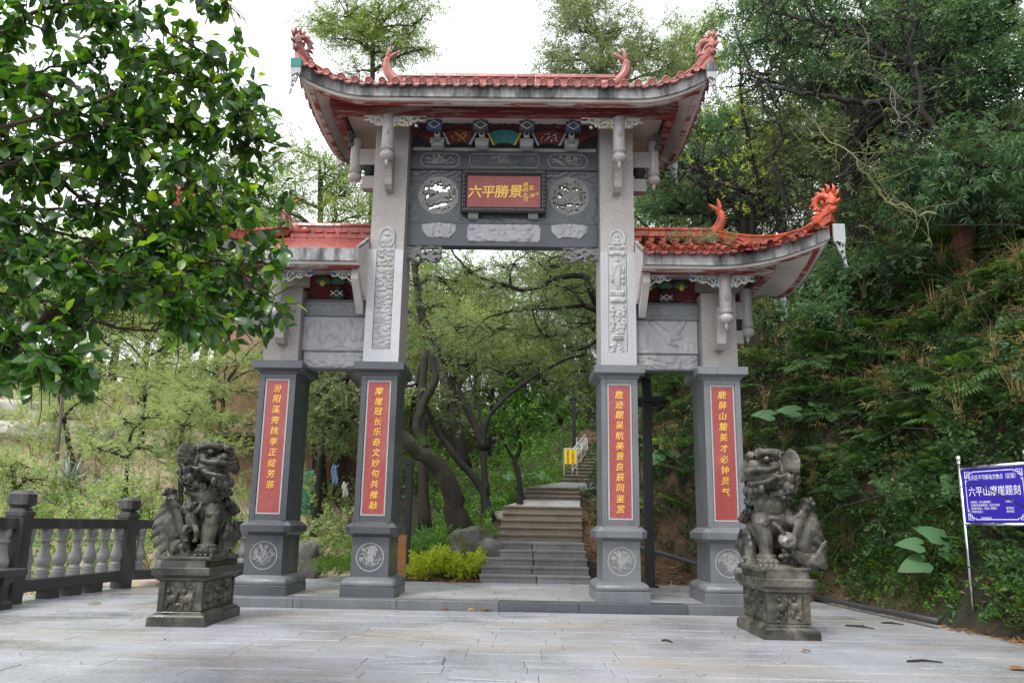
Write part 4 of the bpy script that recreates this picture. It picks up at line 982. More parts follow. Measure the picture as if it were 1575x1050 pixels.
def dragon(mb, p, s, d):
    "curled dragon-head corner ornament; d = unit direction pointing outwards along the hip"
    d = Vector((d.x, d.y, 0)).normalized(); U_ = Vector((0, 0, 1)); side = d.cross(U_)
    Q = lambda u, w, v=0.0: p+d*(u*s)+U_*(w*s)+side*(v*s)
    mb.tube([Q(-.42, -.10), Q(-.20, -.02), Q(.0, .14), Q(.12, .30), Q(.17, .46), Q(.14, .60)], [.10*s, .11*s, .12*s, .115*s, .10*s, .06*s], 10)      # neck, outer sweep
    ring = [Q(-.06+.155*cos(a), .42+.165*sin(a)) for a in [-.9+i*.42 for i in range(14)]]; mb.tube(ring, [.074*s]*10+[.062*s, .05*s, .035*s, .014*s], 8)              # curl round the opening
    mb.ell(Q(-.05, .42), (.04*s, .035*s, .06*s), None, 8, 6); mb.tube([Q(-.05, .30), Q(-.04, .50)], [.022*s, .015*s], 6)
    for i, (u, w, l, a) in enumerate(((.20, .62, .17, 1.25), (.10, .66, .19, 1.6), (.0, .64, .17, 1.9), (-.10, .60, .15, 2.2), (-.19, .52, .14, 2.6), (-.23, .42, .12, 3.0), (-.22, .31, .12, 3.3), (-.17, .20, .11, 3.7), (-.26, .12, .10, 3.2), (.25, .52, .15, .8), (.24, .36, .13, .35))):
        mb.tube([Q(u-.04*cos(a), w-.04*sin(a)), Q(u+l*.5*cos(a), w+l*.5*sin(a)), Q(u+l*cos(a+.35), w+l*sin(a+.35))], [.058*s, .038*s, .006*s], 6)
    mb.ell(Q(.16, .22), (.10*s, .10*s, .09*s), None, 8, 6)
    for sy in (-1, 1):
        mb.ell(Q(.06, .50, .08*sy), .035*s, None, 7, 5); mb.tube([Q(.02, .30, .09*sy), Q(.13, .36, .12*sy), Q(.24, .30, .10*sy)], [.03*s, .028*s, .01*s], 6)
        for i in range(7): a = .1*i; mb.ell(Q(-.30+.07*i, -.04+.06*i, .095*sy), .03*s, None, 6, 4)
def hip_line(rf, sx, sy, n=15, over=1.0):
    L_ = []
    for i in range(n+1):
        t = i/n*over; x = (rf.rx1+(rf.x1-rf.rx1)*t) if sx > 0 else (rf.rx0-(rf.rx0-rf.x0)*t); L_.append(rf.P(x, sy*rf.wy*t))
    return L_
def ridge_bar(parent, name, pts, w, h, mat, base=-.02, seg=True):
    "moulded ridge following pts: returns nothing, adds one object per tile length"
    prof = [(-w/2*1.1, base), (-w/2*1.1, h*.18), (-w/2*.72, h*.26), (-w/2*.72, h*.70), (-w/2*1.05, h*.76), (-w/2*.9, h*.92), (-w*.2, h), (w*.2, h), (w/2*.9, h*.92), (w/2*1.05, h*.76), (w/2*.72, h*.70), (w/2*.72, h*.26), (w/2*1.1, h*.18), (w/2*1.1, base)]
    for i in range(len(pts)-1):
        a, b_ = pts[i], pts[i+1]; d = (b_-a); t = d.normalized(); sd_ = Vector((t.y, -t.x, 0)).normalized()
        a2, b2 = a+t*.003, b_-t*.003; mb = MB(); mb.loft([[a2+sd_*u+Vector((0, 0, w_)) for u, w_ in prof], [b2+sd_*u+Vector((0, 0, w_)) for u, w_ in prof]]); obj(name, mb, mat, parent)
def corner_fin(parent, p, s, sx, sy, mat='fin_white', capmat='fin_white', f=1):
    "carved pendant board hanging under the corner of the eave, seen edge to the hip"
    mb = MB(); x, y, z = p; w = .16*s
    out = [(0, .05), (1, .05), (1, -.32), (.92, -.40), (.85, -.62), (1.0, -.95), (.8, -.86), (.62, -.70), (.50, -.62), (.30, -.52), (.18, -.40), (0, -.34)]
    pts = [(x+sx*w*(u-.5)*1.0, z+w_*.62*s) for u, w_ in out]
    if sx < 0: pts = pts[::-1]
    hs = [(.45, -.42, .16, .055), (.62, -.60, .12, .045), (.78, -.74, .08, .05), (.25, -.38, .08, .035), (.72, -.45, .08, .05)]
    x0, x1 = min(q[0] for q in pts), max(q[0] for q in pts); z0, z1 = min(q[1] for q in pts), max(q[1] for q in pts)
    poly = [(q[0], q[1]) for q in pts]
    def H(U, Wz):
        X = x0+(x1-x0)*U; Z = z0+(z1-z0)*Wz; ins = np.zeros(U.shape, bool); n = len(poly); j = n-1
        for i in range(n):
            xi, zi = poly[i]; xj, zj = poly[j]
            with np.errstate(divide='ignore', invalid='ignore'): cnd = ((zi > Z) != (zj > Z)) & (X < (xj-xi)*(Z-zi)/(zj-zi+1e-12)+xi)
            ins ^= cnd; j = i
        u = (X-x)/(sx*w)+.5; w_ = (Z-z)/(.62*s); hole = np.zeros(U.shape, bool); h = .004+0*U
        for cx, cz, rx, rz in hs:
            q = ((u-cx)/rx)**2+((w_-cz)/rz)**2; hole |= q < 1; h = np.where(q < 2.4, .012, h)
        return np.where(ins & ~hole, h, np.nan)
    o = heightpanel(x0, x1, z0, z1, y, H, mat, 'corner_pendant', parent, .009*s, .035)
    mb.box(x-w/2-.004, x+w/2+.004, y-.01, y+.04, z-.10*s, z+.04*s); 
    return o
def roof_trim(rf, parent, fx0, fx1, fyh, zf, red):
    band(rf, parent, 'eave_fascia', 'stained_plaster', 0.0, .07, .0, -.20, curve=.0)
    band(rf, parent, 'eave_soffit_edge', 'soffit_plaster', .05, .16, -.198, -.245)
    band(rf, parent, 'painted_edge', red, .11, .18, -.242, -.272)
    soffit(rf, parent, fx0, fx1, fyh, zf, .15, -.25, zf)
def red_frame(parent, fx0, fx1, fyh, zt, red, open0=False, w=.15, h=.15):
    for nm, dz0, dz1, e_ in (('eave_beam', zt-h, zt, 0), ('eave_beam', zt-2*h+.01, zt-h-.002, .035)):
        mb = MB(); a, c = GX+fx0+(0 if open0 else e_), GX+fx1-e_; y0 = GY-fyh+e_; y1 = GY+fyh-e_
        mb.box(a, c, y0, y0+w, dz0, dz1); mb.box(a, c, y1-w, y1, dz0, dz1); mb.box(c-w, c, y0+w+.002, y1-w-.002, dz0, dz1-.002)
        if not open0: mb.box(a, a+w, y0+w+.002, y1-w-.002, dz0, dz1-.002)
        obj(nm, mb, red, parent)
def column(parent, x, y, ztop, ztip, r=.098, knob=None, drop=.30):
    zr = ztip+drop*1.0; L_ = [(r, ztop-ztip), (r, .335), (r*.96, .33), (r*1.13, .322), (r*1.15, .305), (r*1.05, .298), (r*1.14, .290), (r*1.10, .275), (r*.80, .262), (r*.82, .255), (r*1.10, .225), (r*1.16, .19), (r*1.06, .15), (r*.70, .118), (r*.30, .098), (r*.30, .088), (r*.36, .07), (r*.24, .035), (.004, 0)]
    mb = MB(); mb.lathe((x, y, ztip), L_[::-1], 18); o = smooth_by_angle(obj('hanging_post', mb, 'granite_column', parent), 50)
    if knob:
        mb = MB(); mb.ell((x, y-r*.95, ztip+knob), (.035, .03, .062), None, 10, 6); obj('peg_end', mb, 'granite_pink', o, True)
    return o
TM, TL = make_tiles('tile_hazed'); TO, _ = make_tiles('tile_glaze_orange'); TF2, _ = make_tiles('tile_glaze')
# main roof
mr = Roof(-3.19, 3.19, 1.50, -1.98, 1.98, 8.02, 8.72, .33, 1.10, .08)
main = shell(mr, gate, 'tile_hazed'); main['label'] = 'large central roof with red tiles paled for haze and four upturned corners'
lay_tiles(mr, TM, TL, main, False); roof_trim(mr, main, -2.86, 2.86, 1.03, 8.04, 'red_paint_side'); red_frame(main, -2.86, 2.86, 1.03, 8.04, 'red_paint', w=.13, h=.135)
mb = MB(); mb.box(GX-2.7, GX+2.7, GY-.89, GY+.89, 8.0, 8.025); obj('inner_ceiling', mb, 'soffit_plaster', main)
zr0 = mr.P(0, 0).z
ridge_bar(main, 'ridge_tile', [Vector((GX-1.95+i*3.9/11, GY, zr0-.03)) for i in range(12)], .20, .40, 'tile_hazed')
for sx in (-1, 1):
    mb = MB(); fish(mb, Vector((GX+sx*2.02, GY, zr0+.12)), .86, sx); obj('fish_finial', mb, 'tile_hazed', main, True)
    for sy in (-1, 1):
        hp = hip_line(mr, sx, sy, 9, 1.02); hp = [p+Vector((0, 0, .02)) for p in hp]; ridge_bar(main, 'hip_tile', hp, .13, .15, 'tile_hazed')
        d = (hp[-1]-hp[-3]); mb = MB(); dragon(mb, hp[-1]+Vector((0, 0, .06))-d.normalized()*.10, .66, d); obj('dragon_finial', mb, 'tile_hazed', main, True)
        c_ = hp[-1]; corner_fin(main, (c_.x-sx*.03, c_.y+sy*.05-.02, c_.z-.08), 1.0, sx, sy)
        mb = MB(); mb.box(c_.x-sx*.03-.085, c_.x-sx*.03+.085, c_.y+sy*.05-.035, c_.y+sy*.05+.02, c_.z-.19, c_.z-.04); obj('pendant_cap', mb, 'teal_paint' if sx < 0 else 'stained_plaster', main)
# hanging posts and brackets of the main roof
for sx, kx in ((-1, 1), (1, 2)):
    zt = 7.78; X = GX+sx*1.90; tip = 6.90
    column(main, X, GY-.90, zt, tip, .10, .56)
    column(main, X, GY+.90, zt, tip, .10)
    column(main, GX+sx*2.60, GY, zt, at(537, 288, GY).z, .10)
    for sy in (-1, 1):   # arm from the pillar to the post and the curled tail below it
        y0 = GY+sy*.41; y1 = GY+sy*.92
        mb = MB(); pr = [(y0, 7.30), (y0, 6.62), (y0+sy*.18, 6.62), (y0+sy*.26, 6.68), (y0+sy*.28, 6.80), (y0+sy*.34, 6.92), (y0+sy*.42, 7.0), (y0+sy*.42, 7.30)]
        mb.xprism(pr if sy > 0 else pr[::-1], X-.06, X+.06); obj('post_bracket', mb, 'granite_pink', main, fix=True)
    Xo = GX+sx*2.60; Xi = GX+sx*2.19; zA1, zA0 = at(560, 233, GY).z, at(560, 257, GY).z; zB1, zB0 = at(560, 273, GY).z, at(560, 293, GY).z
    a, c = sorted((Xo-sx*.08, Xi)); mb = MB(); mb.box(a, c, GY-.10, GY+.10, zA0, zA1); obj('side_arm', mb, 'granite_pink', main)
    a, c = sorted((Xi+sx*.27, Xi)); mb = MB(); mb.cbox(a, c, GY-.10, GY+.10, zB0, zB1, .02); obj('side_arm', mb, 'granite_pink', main)
    mb = MB(); mb.lathe((Xi+sx*.16, GY, zB1), [(.06, 0), (.085, .05), (.10, zA0-zB1-.03), (.10, zA0-zB1)], 14); obj('bowl_block', mb, 'frame_black', main, True)
    # painted openwork corbels either side of the front post
    yc = GY-.90
    for flip, w_, mt, bk in ((sx < 0, .30, 'white_paint', 'pale_blue_paint'), (sx > 0, .52, 'white_paint', 'yellow_paint')):
        x0 = X-.10-w_ if flip else X+.10; scroll_plate('scroll_corbel', x0, x0+w_, 7.59, 7.775, yc-.03, flip, mt, main, .013, 3)
        mb = MB(); a, c = (x0+w_*.55, x0+w_+.002) if flip else (x0-.002, x0+w_*.45); mb.box(a, c, yc-.015, yc+.03, 7.61, 7.775); obj('corbel_board', mb, bk, main)
        mb = MB(); mb.box(x0+w_*.02, x0+w_*.98, yc-.005, yc+.03, 7.757, 7.776); obj('corbel_rail', mb, 'red_paint', main)
    mb = MB(); r = random.Random(sx)
    for j in range(34): mb.ell((X-sx*(.28+r.uniform(-.18, .20)), yc-.05, 7.67+r.uniform(-.08, .07)), (r.uniform(.015, .04), .03, r.uniform(.012, .03)), (0, r.uniform(-1, 1), 0), 6, 5)
    obj('flower_carving', mb, 'white_paint', main)
    mb = MB()
    for j in range(16): mb.ell((GX+sx*2.60+r.uniform(-.04, .04), GY-.40-.1+r.uniform(-.03, .03), 7.70-r.uniform(0, .26)), (.03, .03, .035), None, 6, 5)
    obj('flower_carving', mb, 'carved_ceiling', main)
# painted bracket sets above the lintel
yb = GY-.30
mb = MB(); mb.box(GX-1.62, GX+1.62, YL+.05, YL+.10, zD+.004, 7.99); BK = obj('bracket_wall', mb, 'carved_ceiling', gate)
mb = MB(); mb.box(GX-1.6, GX+1.6, YL+.03, YL+.049, zD+.006, zD+.075); obj('plaster_strip', mb, 'soffit_plaster', BK)
for j, xx in enumerate((-1.155, -.385, .385, 1.155)):
    X = GX+xx; z0 = zD+.004; out_ = j in (0, 3)
    mb = MB()
    for q, (w_, zz0, zz1, dy) in enumerate(((.12, 0, .13, .10), (.055, .13, .22, .12))): mb.rect_loft(X, yb+.10-dy*.3, [(z0+zz0, w_*.78, .08), (z0+zz0+.06, w_, .10), (z0+zz1, w_, .10)])
    o = obj('bracket_set', mb, 'fin_white', BK); o_y = yb+.07-.10
    mb = MB(); mb.box(X-.04, X+.04, o_y-.08, o_y-.02, z0+.145, z0+.215); obj('bracket_tip', mb, 'white_paint', BK)
    mb = MB(); mb.box(X-.028, X+.028, o_y-.084, o_y-.079, z0+.15, z0+.21); obj('bracket_eye', mb, 'navy_paint', BK)
    mb = MB(); mb.xprism([(o_y, z0+.23), (o_y-.06, z0+.30), (o_y-.10, z0+.34), (o_y-.12, z0+.40), (o_y, z0+.42)][::-1], X-.04, X+.04); obj('bracket_arm', mb, 'green_paint', BK, fix=True)
    mb = MB(); mb.box(X-.125, X+.125, GY-.82, GY-.74, 7.60, 7.765); obj('beam_end_block', mb, 'navy_paint' if out_ else 'carved_ceiling', BK)
    ls = [([(X-.10, 7.685), (X, 7.75), (X+.10, 7.685), (X, 7.62), (X-.10, 7.685)], .012)]; strokes(ls, GY-.821, .01, 'white_paint', 'block_pattern', BK)
    ls = [([(X-.09, z0+.02), (X+.09, z0+.11)], .012), ([(X-.09, z0+.11), (X+.09, z0+.02)], .012)]; strokes(ls, o_y+.0, .01, 'navy_paint' if out_ else 'white_paint', 'block_pattern', BK)
for j, xx in enumerate((-.77, 0, .77)):      # fan shaped painted boards between the bracket sets
    X = GX+xx; z0 = zD+.03; pts = []
    for q in range(9): a = -.62+1.24*q/8; pts.append((X+.50*sin(a)*.95, z0-.02+.42*cos(a)-.12))
    pts = [(X-.19, z0-.01), (X-.09, z0+.04), (X+.09, z0+.04), (X+.19, z0-.01)]+pts[::-1]
    mb = MB(); mb.prism(pts, yb-.0, yb+.03); obj('painted_fan', mb, ('red_paint_dull', 'teal_paint', 'red_paint_dull')[j], BK, fix=True)
    mb = MB()
    for sx in (-1, 1): mb.prism([(X+sx*.165, z0-.01), (X+sx*.20, z0-.01), (X+sx*.30, z0+.21), (X+sx*.265, z0+.21)][::(1 if sx > 0 else -1)], yb-.02, yb-.002)
    tag(obj('fan_stick', mb, 'yellow_paint' if j == 1 else 'pale_blue_paint', BK, fix=True), kind='stuff')
    mb = MB(); r = random.Random(j)
    for q in range(26): mb.ell((X+r.uniform(-.14, .14), yb-.004, z0+r.uniform(.06, .22)), (r.uniform(.006, .016), .008, r.uniform(.005, .014)), None, 5, 4)
    obj('painted_flowers', mb, ('yellow_paint', 'blue_paint', 'white_paint')[j], BK)
mb = MB(); r = random.Random(9)
for q in range(150): mb.ell((GX+r.uniform(-1.55, 1.55), yb+.05, zD+r.uniform(.28, .46)), (r.uniform(.02, .05), .03, r.uniform(.012, .03)), (0, r.uniform(-1, 1), 0), 6, 4)
obj('carved_infill', mb, 'carved_ceiling', BK)
mb = MB(); mb.box(GX-1.6, GX+1.6, yb+.055, yb+.10, zD+.24, zD+.44); mb.prism([(GX-1.5, zD+.24), (GX-1.3, zD+.05), (GX-1.0, zD+.04), (GX-.95, zD+.24)], yb+.02, yb+.05); mb.prism([(GX+.95, zD+.24), (GX+1.0, zD+.04), (GX+1.3, zD+.05), (GX+1.5, zD+.24)], yb+.02, yb+.05); obj('painted_board', mb, 'red_paint_dull', BK, fix=True)

# side roofs
for sgn in (-1, 1):
    rf = Roof(2.20, 4.96, 1.25, 2.20, 3.72, 5.36, 5.98, .42, 1.75, .10, True)
    start = len(gate.children); tl = TO if sgn > 0 else TF2; tmat = 'tile_glaze_orange' if sgn > 0 else 'tile_glaze'
    sr = shell(rf, gate, 'tile_glaze'); sr['label'] = 'right side roof with bright orange red tiles and a small fern on it' if sgn > 0 else 'left side roof with dull red tiles, partly behind foliage'
    lay_tiles(rf, tl, TL, sr, True); roof_trim(rf, sr, 2.20, 4.35, .92, 5.33, 'red_paint_side'); red_frame(sr, 2.20, 4.35, .92, 5.33, 'red_paint_side', True, .12, .105)
    mb = MB(); mb.box(GX+2.21, GX+4.2, GY-.79, GY+.79, 5.29, 5.315); obj('inner_ceiling', mb, 'soffit_plaster', sr)
    zq = rf.P(2.5, 0).z
    ridge_bar(sr, 'ridge_tile', [Vector((GX+2.20+i*1.42/5, GY, zq-.03)) for i in range(6)], .18, .27, tmat)
    mb = MB(); fish(mb, Vector((GX+3.62, GY, zq+.04)), .80, 1); obj('fish_finial', mb, tmat, sr, True)
    for sy in (-1, 1):
        hp = [p+Vector((0, 0, .03)) for p in hip_line(rf, 1, sy, 9, 1.03)]; ridge_bar(sr, 'hip_tile', hp, .15, .17, tmat)
        d = hp[-1]-hp[-3]; mb = MB(); dragon(mb, hp[-1]+Vector((0, 0, .07))-d.normalized()*.12, .72, d); obj('dragon_finial', mb, tmat, sr, True)
        c_ = hp[-1]; corner_fin(sr, (c_.x+.06, c_.y+sy*.03-.02, c_.z-.10), 1.12, 1, sy)
    # inner end wall: pale plaster triangle closing the roof where it meets the inner pillar
    mb = MB(); pr = [(GY-1.24, 5.355), (GY-1.24, 5.15), (GY-1.10, 5.12), (GY-.98, 5.06), (GY-.62, 4.80), (GY-.45, 4.74), (GY-.45, 5.40), (GY-.45, 5.75)]
    mb.xprism(pr, GX+2.195, GX+2.235); obj('end_board', mb, 'soffit_plaster', sr, fix=True)
    mb = MB(); pr = [(GY-.45, 5.82), (GY-1.24, 5.40), (GY-1.24, 5.355), (GY-.45, 5.75)]; mb.xprism(pr, GX+2.193, GX+2.24); obj('end_board', mb, 'stained_plaster', sr, fix=True)
    mb = MB(); mb.xprism([(GY-.98, 5.11), (GY-.98, 4.95), (GY-.43, 4.52), (GY-.43, 5.11)], GX+2.24, GX+2.35); obj('corner_corbel', mb, 'soffit_plaster', sr, fix=True)
    zt = 5.13
    tz_f = at(1124, 508, 12.63).z; X = GX+3.56
    column(sr, X, GY-.80, zt, tz_f, .10, .50); column(sr, X, GY+.80, zt, tz_f, .10); column(sr, GX+4.10, GY, zt, at(1176, 531, GY).z+.02, .10)
    for sy in (-1, 1):
        y0 = GY+sy*.41; pr = [(y0, 4.62), (y0, 3.98), (y0+sy*.16, 3.98), (y0+sy*.25, 4.06), (y0+sy*.27, 4.20), (y0+sy*.32, 4.32), (y0+sy*.36, 4.40), (y0+sy*.36, 4.62)]
        mb = MB(); mb.xprism(pr if sy > 0 else pr[::-1], X-.12, X+.02); obj('post_bracket', mb, 'granite_pink', sr, fix=True)
    Xi = GX+3.815; zA1, zA0 = at(1145, 467, GY).z, at(1145, 493, GY).z; zB1, zB0 = at(1145, 510, GY).z, at(1145, 531, GY).z
    mb = MB(); mb.box(Xi, GX+4.02, GY-.10, GY+.10, zA0, zA1); obj('side_arm', mb, 'granite_pink', sr)
    mb = MB(); mb.cbox(Xi, Xi+.20, GY-.10, GY+.10, zB0, zB1, .02); obj('side_arm', mb, 'granite_pink', sr)
    mb = MB(); mb.lathe((Xi+.11, GY, zB1), [(.06, 0), (.08, .04), (.095, zA0-zB1-.03), (.095, zA0-zB1)], 14); obj('bowl_block', mb, 'frame_black', sr, True)
    yc = GY-.80
    for x0, w_, flip in ((2.28, .42, False), (X-GX-.10-.46, .46, True), (X-GX+.10, .36, False)):
        scroll_plate('scroll_corbel', GX+x0, GX+x0+w_, zt-.20, zt-.005, yc-.03, flip, 'white_paint', sr, .014, 5)
        mb = MB(); mb.box(GX+x0-.01, GX+x0+w_+.01, yc-.012, yc+.03, zt-.05, zt-.003); (mb.box(GX+x0+w_-.10, GX+x0+w_+.002, yc-.014, yc+.03, zt-.2, zt-.05) if flip else mb.box(GX+x0-.002, GX+x0+.10, yc-.014, yc+.03, zt-.2, zt-.05)); obj('corbel_board', mb, 'blue_paint', sr)
    # painted lotus bracket in the bay
    xm = GX+2.72; zl = at(1025, 466.5, 13.22).z
    mb = MB(); mb.box(GX+2.20, GX+3.25, 13.40, 13.44, zl, 5.29); obj('bay_board', mb, 'red_paint_dull', sr)
    mb = MB(); mb.lathe((xm, 13.26, zl), [(.08, 0), (.13, .06), (.13, .12), (.07, .15), (.08, .20)], 16); obj('bowl_block', mb, 'carved_ceiling', sr, True)
    strokes([([(xm-.10, zl+.035), (xm, zl+.12), (xm+.10, zl+.035)], .012), ([(xm-.10, zl+.11), (xm, zl+.03), (xm+.10, zl+.11)], .012)], 13.12, .01, 'white_paint', 'bowl_pattern', sr)
    mb = MB()
    for xx in (-.26, 0, .26):
        for q in range(7): a = -1.2+q*.4; mb.ell((xm+xx+.07*sin(a), 13.22, zl+.27+.05*cos(a)), (.035, .03, .065), (0, a, 0), 7, 5)
    obj('lotus_carving', mb, 'green_paint', sr)
    mb = MB()
    for xx in (-.26, .26): mb.ell((xm+xx, 13.18, zl+.26), (.045, .03, .055), None, 8, 6)
    obj('lotus_bud', mb, 'yellow_paint', sr)
    if sgn < 0:            # mirror the whole left roof about the centre line
        def mir(o):
            for ch in o.children: mir(ch)
            if o.matrix_local != Matrix.Identity(4) and o.type == 'MESH' and o.name.split('.')[0] in ('eave_tile', 'barrel_tile', 'drip_tile', 'pan_tile'):
                m = o.matrix_local.copy(); p = m.translation.copy(); y_ = m.col[1].to_3d(); y_.x = -y_.x; p.x = -p.x; o.matrix_local = frame_mat(p, y_, Vector((0, 0, 1)))
            else:
                for v in o.data.vertices: v.co.x = -v.co.x
                o.data.flip_normals()
        mir(sr)
# ------------------------------------------------------------------ stone lions
def remeshed(mb, voxel, sm=2):
    me = bpy.data.meshes.new('lion'); me.from_pydata(mb.v, [], mb.f); me.update()
    o = bpy.data.objects.new('lion_build', me); COL.objects.link(o)
    m = o.modifiers.new('r', 'REMESH'); m.mode = 'VOXEL'; m.voxel_size = voxel
    m2 = o.modifiers.new('s', 'SMOOTH'); m2.factor = .5; m2.iterations = sm; m3 = o.modifiers.new('d', 'DECIMATE'); m3.ratio = .18
    dg = bpy.context.evaluated_depsgraph_get(); me2 = bpy.data.meshes.new_from_object(o.evaluated_get(dg)); bpy.data.objects.remove(o); bpy.data.meshes.remove(me); return me2
def curl(mb, c, r, n, s=1):
    "a carved mane curl: boss with a raised spiral, n = outward normal"
    n = Vector(n).normalized(); u = n.orthogonal().normalized(); w = n.cross(u); c = Vector(c)
    mb.ell(c, r*.92, None, 10, 7)
    mb.tube([c+n*r*.78+(u*cos(a)+w*sin(a)*s)*r*(.92-.095*a)+n*a*.055*r for a in [i*.7 for i in range(12)]], r*.19, 6)
def beads(mb, c, r, n, br, ax='z', a0=0, a1=2*pi, tilt=0):
    for i in range(n):
        a = a0+(a1-a0)*i/n; mb.ell((c[0]+r[0]*cos(a), c[1]+r[1]*sin(a), c[2]+tilt*cos(a)), br, None, 7, 5)
def paw(mb, c, d, s=1.0):
    "paw with four separate toes and claws; d = forward direction in plan"
    c = Vector(c); d = Vector(d).normalized(); sd_ = Vector((d.y, -d.x, 0))
    mb.ell(c+Vector((0, 0, .055*s)), (.10*s, .12*s, .075*s), None, 12, 8)
    for i in range(4):
        q = c+d*(.105*s-.012*abs(i-1.5)*s)+sd_*((i-1.5)*.052*s); mb.ell(q+Vector((0, 0, .045*s)), (.033*s, .045*s, .045*s), None, 8, 6); mb.ell(q+d*.02*s+Vector((0, 0, .075*s)), (.026*s, .03*s, .024*s), None, 8, 6)
        mb.tube([q+d*.03*s+Vector((0, 0, .035*s)), q+d*.065*s+Vector((0, 0, .01*s))], [.018*s, .006*s], 6)
def leafslab(mb, pts, w, t, ridge=.3):
    "tapered curving acanthus leaf: centre line pts, widths w"
    pts = [Vector(p) for p in pts]; n = len(pts); rings = []
    for i, p in enumerate(pts):
        tg = (pts[min(i+1, n-1)]-pts[max(i-1, 0)]).normalized(); sd_ = tg.cross(Vector((0, 1, 0))); sd_ = sd_.normalized() if sd_.length > 1e-3 else Vector((1, 0, 0)); nn = sd_.cross(tg); ww = w[i]
        rings.append([p+sd_*ww, p+sd_*ww*.75+nn*t*.9, p+sd_*ww*.5+nn*t*.35, p+sd_*ww*.25+nn*t*1.0, p+nn*t*.3, p-sd_*ww*.25+nn*t*1.0, p-sd_*ww*.5+nn*t*.35, p-sd_*ww*.75+nn*t*.9, p-sd_*ww, p-nn*t*.6])
    mb.loft(rings)
def build_lion(kind):
    """seated guardian lion 1.42 m tall on its own thin plate, facing -y, head turned to +x; kind: 'cub' or 'ball'"""
    b = MB(); r = random.Random(12)
    b.ell((.05, .02, .05), (.34, .56, .07)); b.box(-.30, .30, -.56, .58, -.005, .05)
    # trunk: chest, belly, rump
    b.ell((.05, -.16, .66), (.215, .20, .30)); b.ell((.06, -.23, .80), (.20, .17, .17)); b.ell((.04, -.02, .60), (.20, .24, .26), (.35, 0, 0)); b.ell((.03, .20, .40), (.23, .30, .27), (.5, 0, 0)); b.ell((.04, .36, .32), (.24, .24, .26))
    for k in range(3): b.ell((.05+.0*k, -.345+.012*k, .80-.085*k), (.11-.012*k, .05, .034))          # folds of the chest
    # haunches and hind feet
    for sx in (-1, 1):
        b.ell((.04+sx*.215, .22, .30), (.115, .25, .22), (.25, 0, 0)); b.ell((.04+sx*.225, .05, .27), (.085, .13, .12)); b.tube([(.04+sx*.23, .02, .25), (.04+sx*.235, -.02, .12)], [.085, .07], 10)
        paw(b, (.04+sx*.235, -.04, .03), (0, -1, 0), .82); beads(b, (.04+sx*.235, .02, .14), (.085, .09), 14, .022)
        for k in range(4): b.tube([(.04+sx*.31, .10+.08*k, .50-.05*k), (.04+sx*.335, .14+.06*k, .38-.03*k), (.04+sx*.315, .12+.07*k, .24)], [.02, .022, .01], 6)
    for k in range(6):      # spine ridge
        t = k/5; b.ell((.04, .14+.36*t, .84-.40*t), (.06, .06, .045), None, 8, 6)
    # tail rising and curling
    b.tube([(.05, .52, .30), (.08, .60, .48), (.10, .58, .64), (.13, .48, .74), (.16, .36, .72), (.15, .30, .64)], [.07, .075, .07, .065, .06, .03], 10)
    for k in range(3): curl(b, (.22, .46-.10*k, .62+.03*k), .065, (1, -.3, .2))
    # straight front leg on the inner side
    b.tube([(.17, -.22, .66), (.175, -.30, .48), (.165, -.33, .30), (.165, -.33, .12)], [.135, .105, .088, .082], 12)
    paw(b, (.165, -.36, .03), (.15, -1, 0), 1.15); beads(b, (.165, -.33, .175), (.10, .10), 16, .026); beads(b, (.165, -.345, .13), (.115, .12), 18, .022)
    b.tube([(.08, -.31, .58), (.17, -.40, .55), (.27, -.32, .58)], [.02, .026, .02], 6)
    # other front leg lifted outwards, paw turned up beside the shoulder
    b.tube([(-.08, -.16, .70), (-.20, -.24, .60), (-.30, -.28, .68), (-.36, -.26, .80)], [.12, .10, .075, .065], 10)
    for i in range(4): b.ell((-.405-.012*i, -.32+.045*i, .86-.012*i), (.035, .035, .048), None, 8, 6); b.ell((-.435-.006*i, -.33+.045*i, .815), (.03, .03, .03), None, 8, 6)
    b.ell((-.37, -.25, .84), (.065, .09, .06)); beads(b, (-.34, -.26, .755), (.075, .075), 12, .02)
    # hanging acanthus drapery on the outer side
    leafslab(b, [(-.35, -.28, .80), (-.26, -.33, .62), (-.19, -.35, .42), (-.10, -.36, .22), (-.04, -.34, .08)], [.03, .05, .055, .05, .03], .03)
    leafslab(b, [(-.37, -.22, .78), (-.40, -.24, .60), (-.38, -.26, .44), (-.34, -.26, .28), (-.36, -.24, .12)], [.05, .085, .11, .12, .06], .05)
    for k, (x, z, dx, dz, w_) in enumerate(((-.41, .72, -.09, -.13, .045), (-.43, .62, -.12, -.14, .05), (-.44, .50, -.13, -.14, .055), (-.44, .38, -.13, -.13, .055), (-.42, .26, -.11, -.13, .055), (-.36, .18, -.08, -.13, .06), (-.26, .17, -.02, -.13, .06), (-.18, .15, .05, -.10, .05))):
        leafslab(b, [(x+.06, -.24, z+.07), (x, -.27, z), (x+dx*.6, -.27, z+dz*.5), (x+dx, -.25, z+dz)], [w_*.7, w_, w_*.8, .008], .026)
    leafslab(b, [(-.28, .0, .55), (-.36, .02, .40), (-.38, .04, .2), (-.34, .05, .05)], [.08, .14, .14, .08], .06)
